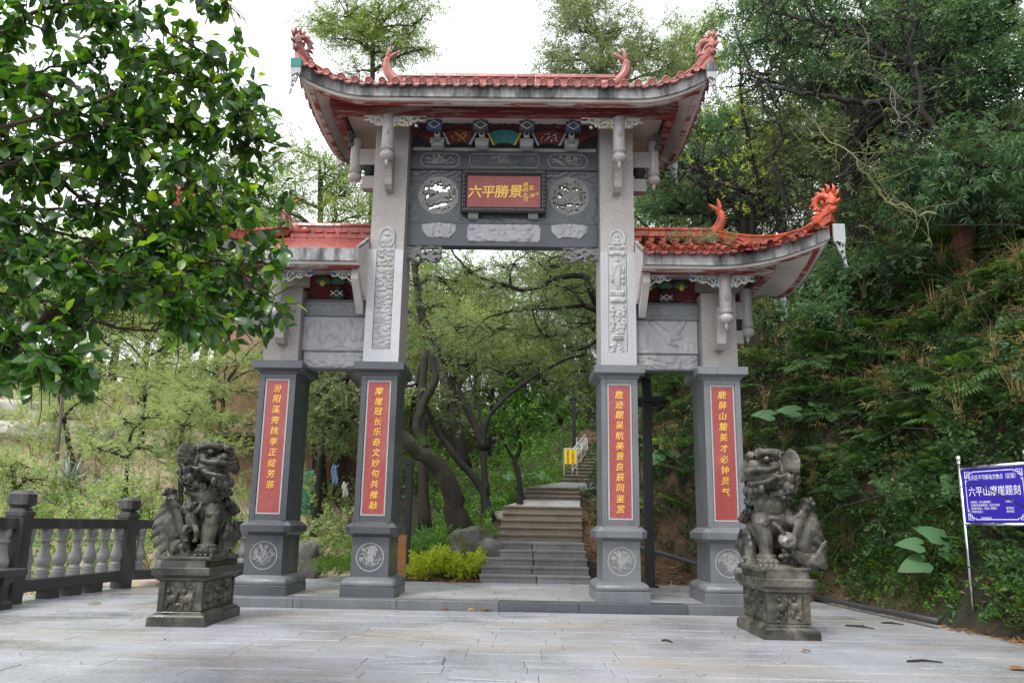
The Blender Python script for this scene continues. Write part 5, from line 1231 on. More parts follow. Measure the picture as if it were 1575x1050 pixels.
    if kind == 'cub':
        b.ell((-.04, -.40, .50), (.075, .07, .12), (0, -.25, 0)); b.ell((-.05, -.43, .655), (.062, .062, .06)); b.ell((-.045, -.49, .645), (.034, .03, .026))
        for sx in (-1, 1): b.ell((-.05+sx*.055, -.42, .70), (.022, .016, .024)); b.tube([(-.04+sx*.05, -.42, .58), (-.04+sx*.10, -.43, .64), (-.03+sx*.10, -.40, .72)], [.034, .027, .022], 7); b.tube([(-.03+sx*.05, -.42, .42), (-.02+sx*.08, -.45, .34), (0+sx*.05, -.43, .25)], [.042, .034, .026], 7); b.ell((sx*.05, -.455, .235), (.035, .045, .025))
        for i in range(6): b.ell((-.05+.05*cos(i), -.43+.02*sin(i*2), .70+.012*sin(i*3)), .02, None, 6, 5)
    else:
        b.lathe((0, 0, 0), [(.0, -.06), (.10, -.055), (.115, -.03), (.095, 0), (.115, .03), (.10, .055), (.0, .06)], 18); k0 = len(b.v)-7*18
        b.xf(Matrix.Translation((-.06, -.44, .36)) @ Euler((radians(62), radians(28), 0)).to_matrix().to_4x4(), k0)
        cc = Vector((-.09, -.49, .33)); b.tube([cc+Vector((.055*cos(a), -.02, .055*sin(a))) for a in [i*.52 for i in range(13)]], .012, 5)
        for i in range(5): a = i*1.256; b.tube([cc+Vector((0, -.02, 0)), cc+Vector((.05*cos(a), -.02, .05*sin(a)))], .010, 5)
        for q, (x, z) in enumerate(((-.02, .25), (-.05, .19), (.02, .18))): b.ell((x, -.46, z), (.045, .035, .035))
        b.tube([(.10, -.42, .58), (.03, -.45, .52), (-.03, -.44, .44)], [.03, .026, .03], 7)
        leafslab(b, [(-.10, -.46, .24), (-.20, -.45, .17), (-.32, -.42, .13), (-.44, -.38, .12)], [.04, .06, .09, .13], .03)
        for k in range(5): leafslab(b, [(-.30, -.42, .13), (-.40, -.43, .13+.02*(k-2)), (-.50, -.42, .13+.06*(k-1)), (-.54, -.40, .15+.075*(k-1))], [.03, .04, .045, .02], .022)
    # collar of curls, shoulders
    for i in range(11):
        a = -2.5+i*.5; n = Vector((sin(a), -cos(a)*.9, .1)); curl(b, (.06+.235*n.x, -.16+.22*n.y+.02, .96-.05*cos(a)), .060, n, 1 if i % 2 else -1)
    for i in range(9):
        a = 1.3+i*.46; n = Vector((sin(a), -cos(a), .2)); curl(b, (.05+.225*n.x, -.12+.20*n.y, .84), .062, n)
    for i in range(6):
        a = 1.9+i*.5; n = Vector((sin(a), -cos(a), .25)); curl(b, (.05+.20*n.x, -.06+.22*n.y, .73), .058, n)
    # head, modelled facing -y about its own centre, then turned
    h = MB(); k = 0
    h.ell((0, .02, .02), (.175, .18, .17)); h.ell((0, -.06, -.02), (.155, .16, .12)); h.ell((0, -.15, .005), (.135, .11, .068))            # skull, muzzle
    h.ell((0, -.235, .045), (.060, .042, .040)); [h.ell((sx*.040, -.228, .040), (.034, .036, .030)) for sx in (-1, 1)]; h.ell((0, -.19, .075), (.045, .09, .03))
    for sx in (-1, 1):
        h.ell((sx*.082, -.135, .115), (.043, .040, .040), None, 12, 8); h.ell((sx*.084, -.165, .112), (.016, .016, .016))                  # eyes
        h.tube([(sx*.01, -.19, .145), (sx*.06, -.19, .175), (sx*.12, -.15, .178), (sx*.165, -.08, .155)], [.030, .036, .034, .022], 8)      # brows
        h.tube([(0, -.262, -.010), (sx*.07, -.245, -.006), (sx*.125, -.17, -.004), (sx*.150, -.09, .03), (sx*.145, -.05, .07)], [.026, .027, .027, .026, .018], 8)  # upper lip curling up
        h.tube([(0, -.235, -.135), (sx*.06, -.215, -.130), (sx*.11, -.15, -.105), (sx*.135, -.08, -.055), (sx*.150, -.07, .0)], [.028, .027, .025, .024, .02], 8)    # lower lip
        for q in range(3): h.tube([(sx*(.035+.035*q), -.232+.018*q, -.018), (sx*(.035+.035*q), -.228+.018*q, -.055 if q == 1 else -.040)], [.013, .006], 6)
        h.ell((sx*.13, -.08, .055), (.045, .06, .045)); h.tube([(sx*.12, -.12, -.04), (sx*.18, -.07, -.06), (sx*.22, -.03, -.03)], [.022, .024, .008], 6)
        # fan-shaped ear
        for q in range(5):
            a = -.25+q*.30; leafslab(h, [(sx*.15, .0, .06), (sx*(.15+.08*cos(a)), -.01, .06+.08*sin(a)), (sx*(.15+.16*cos(a)), -.01, .06+.15*sin(a)), (sx*(.15+.205*cos(a)), 0, .06+.19*sin(a))], [.024, .036, .046, .034], .018)
        for q in range(6): a = .1+q*.42; curl(h, (sx*.165*cos(a*.4), .05-.02*q+.06, -.09+.05*q), .052, (sx, .1, .1))
    for q in range(9):
        a = -1.9+q*.475; n_ = Vector((sin(a), .25, -cos(a)*.8)); curl(h, (.20*sin(a), .04, -.02-.19*cos(a)*.9), .060, n_, 1 if q % 2 else -1); curl(h, (.17*sin(a), .12, -.02-.17*cos(a)*.9), .062, n_+Vector((0, .6, 0)))
    h.ell((0, -.13, -.125), (.105, .10, .036)); h.ell((0, -.13, -.085), (.07, .09, .018))                                                 # jaw and tongue
    for q in range(3): h.ell(((q-1)*.06, -.20, -.185), (.035, .03, .045))                                                                # beard
    for a1 in range(4):
        for a2 in range(-2, 3):
            th_ = .30+a1*.42; ph = a2*.42; n = Vector((sin(ph)*.95, -cos(th_-.1)*.9 if a1 < 2 else -cos(th_), sin(th_))); n.normalize()
            curl(h, (n.x*.165, .02+n.y*.150 if a1 else -.11+.02*abs(a2), .055+n.z*.155 if a1 else .195-.012*abs(a2)), .050, n, 1 if a2 % 2 else -1)
    for q in range(4): curl(h, (0.06*(q-1.5), .16, .02+.02*q), .062, (0, 1, 0)); curl(h, (.07*(q-1.5), .15, -.10), .062, (0, 1, 0))
    rot = Euler((radians(-10), radians(7), radians(52))).to_matrix().to_4x4()
    h.xf(Matrix.Translation((.07, -.27, 1.16)) @ rot @ Matrix.Scale(1.30, 4)); b.add(h.v, h.f)
    return remeshed(b, .0072, 1)
def turned(o, px, py, ang):
    "turn a part's vertices about a vertical line in world coordinates"
    org = ORG[o.name]; R_ = Matrix.Rotation(ang, 4, 'Z'); T = Matrix.Translation(Vector((px, py, 0))-org); m = T @ R_ @ T.inverted()
    o.data.transform(m); return o
def lion(name, label, x0, x1, y0, y1, kind, mat, mirror, ang):
    cx, cy = (x0+x1)/2, (y0+y1)/2; hx, hy = (x1-x0)/2, (y1-y0)/2
    root = empty(name, (cx, cy, 0), label, 'stone lion', 'guardian lions in front of the archway')
    mb = MB(); mb.rect_loft(cx, cy, [(0, hx, hy), (.10, hx-.004, hy-.004), (.105, hx-.02, hy-.02), (.125, hx-.035, hy-.035), (.15, hx-.075, hy-.075), (.165, hx-.085, hy-.085), (.17, hx-.075, hy-.075)], .0); ob = obj('pedestal', mb, mat, root)
    mb = MB(); mb.rect_loft(cx, cy, [(.17, hx-.09, hy-.09), (.50, hx-.10, hy-.10)]); obj('pedestal_drum', mb, mat, ob)
    mb = MB(); mb.rect_loft(cx, cy, [(.50, hx-.08, hy-.08), (.515, hx-.05, hy-.05), (.54, hx-.045, hy-.045), (.575, hx-.005, hy-.005), (.65, hx, hy), (.66, hx-.01, hy-.01), (.662, hx-.07, hy-.07), (.70, hx-.075, hy-.075), (.735, hx-.08, hy-.08)]); obj('pedestal_cap', mb, mat, ob)
    mb = MB()
    for sx in (-1, 1):
        for sy in (-1, 1): mb.box(cx+sx*(hx-.115)-.035, cx+sx*(hx-.115)+.035, cy+sy*(hy-.115)-.035, cy+sy*(hy-.115)+.035, .172, .498)
    tag(obj('corner_pier', mb, mat, ob), kind='stuff')
    def figs(seed, n):
        r = random.Random(seed); B = []
        for i in range(n):
            c = (i+.5)/n+r.uniform(-.03, .03); z = .45+r.uniform(-.1, .12); B += [(c, z, .42/n, .20, .045), (c-.2/n, z+.28, .16/n, .12, .055), (c+.25/n, z-.26, .12/n, .2, .035), (c-.3/n, z-.28, .11/n, .18, .035), (c+.35/n, z+.2, .1/n, .16, .035)]
        for i in range(16): B.append((r.random(), r.random(), .06/n*2, .07, r.uniform(.02, .035)))
        def H(U, Wz):
            h = .004+.004*np.sin(U*22)*np.sin(Wz*17)
            for c, z, rx, rz, a in B: q = ((U-c)/rx)**2+((Wz-z)/rz)**2; h = np.maximum(h, np.where(q < 1, a*np.sqrt(np.clip(1-q, 0, 1)), 0))
            return h*np.clip(np.minimum(U, 1-U)*14, 0, 1)
        return H
    cm = 'lion_stone'
    heightpanel(cx-hx+.155, cx+hx-.155, .185, .49, cy-hy+.097, figs(4+mirror, 2), cm, 'pedestal_relief', ob, .009, .01)
    s = -1 if mirror else 1
    o = heightpanel(cx-(hy-.155), cx+(hy-.155), .185, .49, cy-(hx-.097), figs(7, 3), cm, 'pedestal_relief', ob, .011, .01); turned(o, cx, cy, s*pi/2)
    me = build_lion(kind); me.materials.clear(); me.materials.append(M[mat]); me.name = name
    if mirror: me.transform(Matrix.Scale(-1, 4, (1, 0, 0))); me.flip_normals()
    me.transform(Matrix.Translation((0, 0, .73)) @ Matrix.Rotation(0, 4, 'Z') @ Matrix.Diagonal((.98, .98, .96, 1)))
    me.polygons.foreach_set('use_smooth', [True]*len(me.polygons))
    bo = bpy.data.objects.new('lion_body', me); COL.objects.link(bo); bo.parent = root; root.rotation_euler = (0, 0, ang); return root
lion('stone_lion', 'dark wet stone lion at the left with a cub on its chest, head turned right', -4.32, -3.65, 9.95, 11.35, 'cub', 'lion_stone_dark', False, radians(2))
lion('stone_lion', 'paler stone lion at the right with a ribboned drum ball, head turned left', 2.76, 3.40, 9.78, 11.08, 'ball', 'lion_stone', True, radians(-1))

# ------------------------------------------------------------------ stone balustrade on the left
def rail_run(pts, label):
    root = empty('stone_balustrade', (pts[0][0], pts[0][1], 0), label, 'balustrade')
    for i, (x, y) in enumerate(pts):
        if i < len(pts)-1:
            d = Vector((pts[i+1][0]-x, pts[i+1][1]-y, 0)); L_ = d.length; d.normalize(); ang = atan2(d.y, d.x); R_ = Matrix.Translation((x, y, 0)) @ Matrix.Rotation(ang, 4, 'Z')
            mb = MB(); mb.cbox(.13, L_-.13, -.085, .085, 1.04, 1.20, .012); mb.xf(R_); obj('top_rail', mb, 'rail_stone', root)
            mb = MB(); mb.cbox(.13, L_-.13, -.10, .10, .14, .31, .012); mb.xf(R_); obj('bottom_rail', mb, 'rail_stone', root)
            for u in (.3, .5, .7): mb = MB(); mb.box(L_*u-.16, L_*u+.16, -.09, .09, -.06, .138); mb.xf(R_); obj('rail_foot', mb, 'rail_stone', root)
            n = max(2, int(round((L_-.3)/.40)))
            for k in range(n):
                u = .28+(L_-.56)*k/(n-1)
                mb = MB(); mb.lathe((0, 0, .312), [(.098, 0), (.098, .09), (.088, .10), (.094, .115), (.088, .13), (.078, .14), (.07, .16), (.088, .20), (.105, .25), (.102, .29), (.078, .36), (.060, .44), (.056, .50), (.062, .525), (.082, .54), (.084, .56), (.066, .575), (.072, .62), (.086, .66), (.086, .727)], 14)
                mb.xf(R_ @ Matrix.Translation((u, 0, 0))); smooth_by_angle(obj('baluster', mb, 'baluster_stone', root), 40)
        a = atan2(pts[min(i+1, len(pts)-1)][1]-pts[max(i-1, 0)][1], pts[min(i+1, len(pts)-1)][0]-pts[max(i-1, 0)][0]); Rp = Matrix.Translation((x, y, 0)) @ Matrix.Rotation(a, 4, 'Z')
        mb = MB(); mb.rect_loft(0, 0, [(-.10, .135, .135), (1.22, .135, .135), (1.225, .15, .15), (1.28, .15, .15), (1.30, .12, .12), (1.335, .11, .11)], .02); mb.xf(Rp); p = obj('post', mb, 'rail_stone', root)
        mb = MB(); mb.rect_loft(0, 0, [(1.335, .09, .09), (1.385, .155, .155), (1.53, .155, .155), (1.585, .095, .095)], .05); mb.xf(Rp); obj('post_cap', mb, 'rail_stone', p)
rail_run([(-7.42, 9.0), (-7.27, 12.2), (-7.13, 15.3), (-4.95, 18.2)], 'dark stone balustrade with turned balusters along the left edge of the plaza')
bn = empty('stone_bench', (-7.0, 10.9, 0), 'dark stone bench in front of the balustrade at the left edge', 'bench')
mb = MB(); mb.cbox(-7.22, -6.78, 9.6, 11.75, .43, .52, .012); obj('bench_top', mb, 'rail_stone', bn)
for y in (9.9, 11.45):
    mb = MB(); mb.rect_loft(-7.0, y, [(0, .17, .13), (.08, .17, .13), (.11, .12, .08), (.30, .11, .07), (.36, .15, .11), (.43, .17, .13)]); obj('bench_leg', mb, 'rail_stone', bn)

# ------------------------------------------------------------------ information board by the bank
A = Vector((5.845, 11.18, 0)); B_ = at(1590, 800, 10.2); B_.z = 0; D_ = (B_-A); BL = D_.length; D_.normalize(); BM = Matrix(((D_.x, -D_.y, 0, A.x), (D_.y, D_.x, 0, A.y), (0, 0, 1, 0), (0, 0, 0, 1)))
sg = empty('information_board', (A.x, A.y, 0), 'blue information board with white lettering in a shiny steel frame on two posts', 'sign board')
for u in (0, BL):
    mb = MB(); mb.tube([(u, 0, -.1), (u, 0, 2.10)], .024, 12); mb.xf(BM); o = obj('post', mb, 'bright_metal', sg, True)
    mb = MB(); mb.lathe((u, 0, 2.10), [(.024, 0), (.034, .005), (.034, .02), (.022, .028), (.036, .045), (.044, .072), (.036, .10), (.012, .114), (.002, .116)], 14); mb.xf(BM); obj('ball_finial', mb, 'bright_metal', o, True)
zb0, zb1 = at(1487, 806, 11.18).z, at(1483, 720, 11.18).z
for z in (zb0, zb1): mb = MB(); mb.tube([(.02, 0, z), (BL-.02, 0, z)], .023, 10); mb.xf(BM); obj('frame_bar', mb, 'bright_metal', sg, True)
mb = MB(); mb.box(.03, BL-.03, -.006, .012, zb0+.024, zb1-.024); mb.xf(BM); bd = obj('board', mb, 'sign_blue', sg)
mb = MB(); w, h = BL-.06, zb1-zb0-.05; X0, Z0 = .03, zb0+.025; yy = -.0075
def bar(x0, x1, z0, z1): mb.box(X0+x0*w, X0+x1*w, yy, yy+.001, Z0+z0*h, Z0+z1*h)
t_ = .010; v_ = t_*w/h
bar(.17, .83, .955-v_, .955); bar(.17, .83, .045, .045+v_); bar(.045, .045+t_, .2, .8); bar(.955-t_, .955, .2, .8)
for fx in (0, 1):
    for fz in (0, 1):
        for a0, a1, c0, c1 in ((.045, .055, .83, .955), (.055, .14, .945, .955), (.13, .14, .90, .945), (.10, .13, .90, .91), (.055, .085, .83, .842), (.075, .085, .842, .92), (.085, .115, .91, .92), (.105, .115, .86, .91), (.055, .105, .86, .87), (.14, .17, .92, .93), (.17, .178, .92, .955), (.045, .075, .79, .80), (.068, .076, .76, .79)):
            x0, x1 = (a0, a1) if not fx else (1-a1, 1-a0); z0, z1 = (c0, c1) if fz else (1-c1, 1-c0); bar(x0, x1, z0, z1)
def btext(s_, u, v, size, thick=.0, left=True, sx=1.0):
    vs, fs = text_mesh(s_, size); xs = [p[0] for p in vs]; x_0 = min(xs) if left else (min(xs)+max(xs))/2
    for ox in ((0, thick) if thick else (0,)): mb.add([(X0+u*w+(p[0]-x_0)*sx+ox, yy-.0006*(1+(ox > 0)), Z0+v*h+p[1]) for p in vs], fs)
btext('长乐区不可移动文物点（区保）', .10, .83, .070, .0015, True, .78)
btext('六平山摩崖题刻', .09, .565, .132, .002, True, .86)
for v, a, c in ((.375, '文物名称：六平山摩崖题刻', '公布时间：'), (.315, '文物保护单位管理机构：长乐区文体局', ''), (.255, '文物保护责任人：村委会（管理员）', '联系电话：'), (.195, '文物保护监督人：', '联系电话：')):
    btext(a, .10, v, .034, .0012, True, .78)
    if c: btext(c, .66, v, .034, .0012, True, .8)
btext('监督举报电话：', .25, .075, .034, .0012, True, .8)
mb.xf(BM); obj('white_lettering', mb, 'sign_white', bd)

# ------------------------------------------------------------------ lamps
def lamp(x, y, z0, h, w, label, arm, pan=1):
    root = empty('solar_lamp', (x, y, z0), label, 'street lamp', 'black solar lamp posts')
    mb = MB(); mb.cbox(x-w/2, x+w/2, y-w/2, y+w/2, z0-.1, z0+h, .006); p = obj('post', mb, 'black_metal', root)
    mb = MB(); mb.box(x-w*.9, x+w*.9, y-w*.9, y+w*.9, z0, z0+.03); obj('base_plate', mb, 'black_metal', p)
    L = w*3.3; mb = MB(); zl = z0+h*.88
    mb.box(x-(.35 if arm > 0 else .65)*L, x+(.65 if arm > 0 else .35)*L, y-w*.95, y-w*.52, zl, zl+w*.55); mb.xf(Matrix.Translation((x, y, zl)) @ Matrix.Rotation(radians(-arm*4), 4, 'Y') @ Matrix.Translation((-x, -y, -zl))); obj('lamp_head', mb, 'black_metal', root)
    mb = MB(); mb.box(x-.30*L, x+.55*L, y+w*.52, y+w*.95, zl-.4*w, zl+w*.2); obj('side_arm', mb, 'black_metal', root)
    if pan:
        mb = MB(); mb.box(x-L*.55, x+L*.55, y-L*.35, y+L*.35, z0+h+.02, z0+h+.02+w*.14); mb.xf(Matrix.Translation((x, y, z0+h)) @ Matrix.Rotation(radians(-28), 4, 'Y') @ Matrix.Translation((-x, -y, -z0-h))); obj('solar_panel', mb, 'solar_glass', root)
lamp(2.44, 16.1, .12, 3.95, .165, 'tall black square lamp post in the right bay of the archway', 1)
lamp(1.775, 28.0, 3.4, 2.35, .12, 'slim black solar lamp post beside the upper stairs', 1)
lp = empty('lamp_post', (-2.32, 17.5, .3), 'short black lamp post with a side arm behind the inner left pillar', 'street lamp')
mb = MB(); mb.cbox(-2.40, -2.27, 17.43, 17.56, .1, 2.42, .006); obj('post', mb, 'black_metal', lp)
mb = MB(); mb.box(-2.95, -2.26, 17.42, 17.57, 2.422, 2.50); obj('lamp_arm', mb, 'black_metal', lp)
mb = MB(); mb.box(-2.75, -2.41, 17.44, 17.56, 1.42, 1.52); obj('lamp_shelf', mb, 'black_metal', lp)

# ------------------------------------------------------------------ signs and rail by the upper stairs
ys = empty('warning_sign', (1.45, 25, 2.7), 'small yellow board with red characters in a white frame beside the stairs', 'sign')
a, c = at(868.5, 713, 25), at(886.5, 691, 25)
mb = MB(); mb.box(a.x, c.x, 24.99, 25.01, a.z, c.z); yb_ = obj('board', mb, 'sign_yellow', ys)
mb = MB()
for x in (a.x-.02, c.x+.02): mb.tube([(x, 25, 2.72), (x, 25, c.z+.03)], .014, 8)
mb.tube([(a.x-.02, 25, c.z+.02), (c.x+.02, 25, c.z+.02)], .015, 8); tag(obj('sign_frame', mb, 'rail_white', ys), None)
mb = MB()
for col_, s_ in ((.70, '小心路滑行走'), (.27, '注意安全慢行')):
    for j, ch in enumerate(s_): text_on_front(mb, ch, a.x+(c.x-a.x)*col_, 24.987, c.z-(c.z-a.z)*(.09+.165*j), .078, 0, 0, .001)
tag(obj('red_lettering', mb, 'sign_red', yb_), kind='stuff')
hr = empty('handrail', (1.3, 25.6, 2.5), 'white painted metal handrail climbing along the left side of the upper stairs', 'handrail')
pr = [(1.72+.24*k*.42/.42, 26.2+k*1.0, 0) for k in range(6)]
tops = []
for k in range(4):
    x = 1.62+.20*k; y = 26.4+.80*k; z = np.interp(y, [25.55, 30.6], [2.5, 4.12]); tops.append((x, y, z+.80))
    mb = MB(); mb.tube([(x, y, z-.25), (x, y, z+.80)], .018, 8); obj('post', mb, 'rail_white', hr, True)
for dz in (0, -.35, -.66): mb = MB(); mb.tube([(p[0], p[1], p[2]+dz) for p in tops], .014 if dz else .02, 8); obj('rail', mb, 'rail_white', hr, True)
for k in range(3):
    for q in range(1, 4):
        t = q/4; a_ = Vector(tops[k]).lerp(Vector(tops[k+1]), t); mb = MB(); mb.tube([a_, a_+Vector((0, 0, -.66))], .009, 6); obj('bar', mb, 'rail_white', hr, True)
nb = empty('notice_board', (2.0, 29.5, 3.7), 'pale grey notice board in a white frame at the head of the handrail', 'notice board')
a, c = at(888, 700, 29.5), at(901, 680, 29.5)
mb = MB(); mb.box(a.x, c.x, 29.49, 29.52, a.z, c.z); obj('board', mb, 'fin_white', nb)
mb = MB(); mb.tube([(a.x-.03, 29.5, 3.2), (a.x-.03, 29.5, c.z+.15), (c.x+.05, 29.5, c.z+.15), (c.x+.05, 29.5, 3.2)], .028, 8); obj('frame', mb, 'rail_white', nb)

# ------------------------------------------------------------------ pipes, rocks
p0, p1, p2 = onz(1250, 917, .07), onz(1330, 934, .07), onz(1388, 944, .09)
mb = MB(); mb.tube([p0, p0.lerp(p1, .5)+Vector((0, 0, .01)), p1, p2, p2+Vector((.05, -.9, .0))], .042, 10); o = obj('drain_pipe', mb, 'pipe_grey', None, True); tag(o, 'grey plastic pipe lying along the foot of the right bank', 'pipe')
mb = MB(); mb.tube([at(972, 838, 17.3), at(1010, 848, 17.1), at(1075, 868, 16.7), at(1140, 884, 16.5)], .045, 10); o = obj('drain_pipe', mb, 'pipe_grey', None, True); tag(o, 'dark pipe running down behind the two right pillars', 'pipe')
def rock(name, c, s, seed, mat, label, rz=0, cat='rock'):
    import bmesh
    bm = bmesh.new(); bmesh.ops.create_icosphere(bm, subdivisions=4, radius=1)
    for v in bm.verts:
        p = v.co.copy(); f = noise.noise(p*1.1+Vector((seed, 0, 0)))*.45+noise.noise(p*2.6+Vector((0, seed, 0)))*.22+noise.noise(p*6+Vector((0, 0, seed)))*.07
        q = p*(1+f); 
        for ax in (0, 1, 2): q[ax] = q[ax] if abs(q[ax]) < .8 else math.copysign(.8+(abs(q[ax])-.8)*.35, q[ax])
        v.co = Vector((q.x*s[0], q.y*s[1], q.z*s[2]))
    me = bpy.data.meshes.new(name); bm.to_mesh(me); bm.free(); me.materials.append(M[mat]); me.polygons.foreach_set('use_smooth', [True]*len(me.polygons)); me.set_sharp_from_angle(angle=radians(35))
    o = bpy.data.objects.new(name, me); COL.objects.link(o); o.location = c; o.rotation_euler = (0, 0, rz); return tag(o, label, cat)
rock('boulder', (-.98, 17.9, .62), (.62, .60, .62), 3.1, 'rock', 'big mossy grey boulder beside the lower steps', .3)
rock('boulder', (-4.35, 17.3, .45), (.40, .5, .42), 17.7, 'rock', 'pale rounded boulder seen between the two left pillars', .3)
rock('boulder', (-.35, 20.6, 1.3), (.35, .5, .28), 5.7, 'rock', 'low flat stone beside the middle flight of steps', .3)
for k, (px, py, Y, s_, lb) in enumerate(((1012, 745, 21.5, .8, 'smooth grey rock face on the slope behind the lamp post'), (1030, 712, 23, .7, 'small grey outcrop high on the slope behind the lamp post'), (1165, 570, 19, .55, 'pale orange rock showing on the bank beside the outer right pillar'))):
    p = at(px, py, Y); rock('rock_outcrop', (p.x, p.y+.3, p.z-.2), (s_*1.2, s_*.7, s_*.5), 11+k*3.3, 'rock' if k < 2 else 'pale_rock', lb, .3*k)
for k, (px, py, Y, s_, lb) in enumerate(((40, 640, 27, 1.6, 'wide pale rock ledge on the far left slope'), (110, 665, 26, 1.1, 'round pale rock lower on the left slope'), (25, 690, 24, 1.3, 'flat pale rock at the left edge of the slope'))):
    p = at(px, py, Y); rock('slope_rock', (p.x, p.y, th(p.x, p.y)+.1), (s_, s_*.8, s_*.35), 31+k*3.3, 'pale_rock', lb, .5*k)

# ------------------------------------------------------------------ old house behind the left bay
hx0, hx1, hy_, hz = -9.2, -4.3, 24.6, 1.2
hs = empty('old_house', (-5.9, 24.6, hz), 'old house with pinkish walls and dark wooden doors behind the trees', 'house')
mb = MB(); mb.box(hx0, hx1, hy_, hy_+2.2, hz-.6, 7.8); wl = obj('wall', mb, 'wall_pink', hs)
mb = MB(); mb.add([(hx0-.4, hy_-.8, 7.65), (hx1+.4, hy_-.8, 7.65), (hx1+.4, hy_+1.1, 8.6), (hx0-.4, hy_+1.1, 8.6), (hx0-.4, hy_+3.0, 7.65), (hx1+.4, hy_+3.0, 7.65), (hx0-.4, hy_-.8, 7.5), (hx1+.4, hy_-.8, 7.5), (hx1+.4, hy_+3.0, 7.5), (hx0-.4, hy_+3.0, 7.5)], [(0, 1, 2, 3), (3, 2, 5, 4), (6, 7, 1, 0), (9, 8, 7, 6), (5, 8, 9, 4), (1, 7, 8, 5, 2), (0, 3, 4, 9, 6)]); obj('roof', mb, 'roof_tile_grey', hs)
mb = MB(); mb.box(hx0+.5, hx1-.2, hy_-1.3, hy_-.005, 3.55, 3.65); obj('porch_roof', mb, 'roof_tile_grey', hs)
for k, x in enumerate((-5.6, -4.75)):
    for q in range(2):
        xx = x+q*.41; mb = MB(); mb.box(xx, xx+.40, hy_-.06, hy_-.005, hz, 3.3); dr = obj('door', mb, 'wood_dark', hs)
        for zz in (hz+.15, hz+.85, hz+1.5): mb = MB(); mb.box(xx+.05, xx+.35, hy_-.075, hy_-.062, zz, zz+.5); obj('door_panel', mb, 'wood_dark', dr)
for x in (-6.6, -5.75, -4.45): mb = MB(); mb.box(x, x+.13, hy_-1.2, hy_-1.07, hz-.1, 3.548); obj('porch_post', mb, 'red_post' if x > -4.5 else 'wood_dark', hs)
def cloth(name, x0, x1, z0, z1, y, mat, label, cat, wave=.06, n=14):
    mb = MB()
    for i in range(n+1):
        for j in range(6): u = i/n; mb.v.append((x0+(x1-x0)*u+.03*sin(j*1.3), y+wave*sin(u*13+j*.4), z0+(z1-z0)*j/5+.04*sin(u*7)*(j == 5)))
    for i in range(n):
        for j in range(5): a = i*6+j; mb.f.append((a, a+6, a+7, a+1))
    o = obj(name, mb, mat, None, True); m = o.modifiers.new('t', 'SOLIDIFY'); m.thickness = .01; tag(o, label, cat)
p = at(462, 800, 23); q = at(482, 730, 23); cloth('green_tarp', p.x-.5, q.x, 1.1, 2.6, 23, 'cloth_green', 'dark green tarpaulin hanging by the house behind the left bay', 'tarp')
p = at(547, 790, 22.5); cloth('teal_tarp', p.x, p.x+.28, 1.4, 2.35, 22.5, 'tarp_teal', 'teal tarpaulin strip hanging beside the inner left pillar', 'tarp')
p = at(520, 720, 23.9); cloth('blue_garment', p.x-.10, p.x+.08, 2.2, 2.8, 23.9-.35, 'cloth_blue', 'pale blue garment hung on the house front', 'garment', .03)
p = at(535, 755, 23.9); cloth('white_cloth', p.x-.08, p.x+.08, 1.9, 2.3, 23.5, 'cloth_white', 'small white cloth hung by the wooden doors', 'cloth', .03)
bb = empty('garden_bench', (-4.9, 22.4, 1.0), 'low stone bench in front of the wooden doors', 'bench')
p = at(527, 803, 22.4)
mb = MB(); mb.box(p.x-.45, p.x+.45, 22.2, 22.55, p.z-.02, p.z+.07); obj('bench_top', mb, 'rail_stone', bb)
for dx in (-.33, .33): mb = MB(); mb.box(p.x+dx-.06, p.x+dx+.06, 22.25, 22.5, p.z-.45, p.z-.022); obj('bench_leg', mb, 'rail_stone', bb)
mb = MB(); xa_, xb_ = at(610, 850, 15.95).x, at(624.5, 850, 15.95).x; mb.box(xa_, xb_, 15.9, 16.0, .12, 1.0); o = obj('rusty_panel', mb, 'rusty_panel'); tag(o, 'rust stained upright panel behind the inner left pillar pedestal', 'panel')
# ------------------------------------------------------------------ foliage templates (arrays of leaf quads)
def _n(v): v = np.asarray(v, float); return v/(np.linalg.norm(v, axis=-1, keepdims=True)+1e-9)
def leaf_quads(base, d, side, L, Wd, droop=0.0):
    base, d, side = map(lambda a: np.asarray(a, float), (base, d, side)); d = _n(d); side = _n(side)
    L = np.asarray(L, float)[..., None]; Wd = np.asarray(Wd, float)[..., None]
    tip = base+d*L; tip[..., 2] -= (droop*L)[..., 0]; mid = base+d*L*.48
    return np.stack([base, mid+side*Wd/2, tip, mid-side*Wd/2], -2)
def t_twig(n, length, L, Wd, seed, spread=1.0, droop=.15, stem=True, fork=0):
    r = np.random.default_rng(seed); t = np.sort(r.uniform(.05, 1, n)); base = np.stack([t*length, .04*length*np.sin(t*5), -.08*length*t*t], -1)
    sgn = np.where(np.arange(n) % 2 == 0, 1, -1); a = r.normal(.95, .3, n)*spread; el = r.normal(.05, .35, n)
    d = np.stack([np.cos(a), np.sin(a)*sgn*np.cos(el), np.sin(el)], -1); sd_ = np.cross(d, np.stack([r.normal(0, .35, n), r.normal(0, .35, n), np.ones(n)], -1))
    q = leaf_quads(base, d, sd_, L*r.uniform(.7, 1.2, n), Wd*r.uniform(.75, 1.15, n), droop); return q
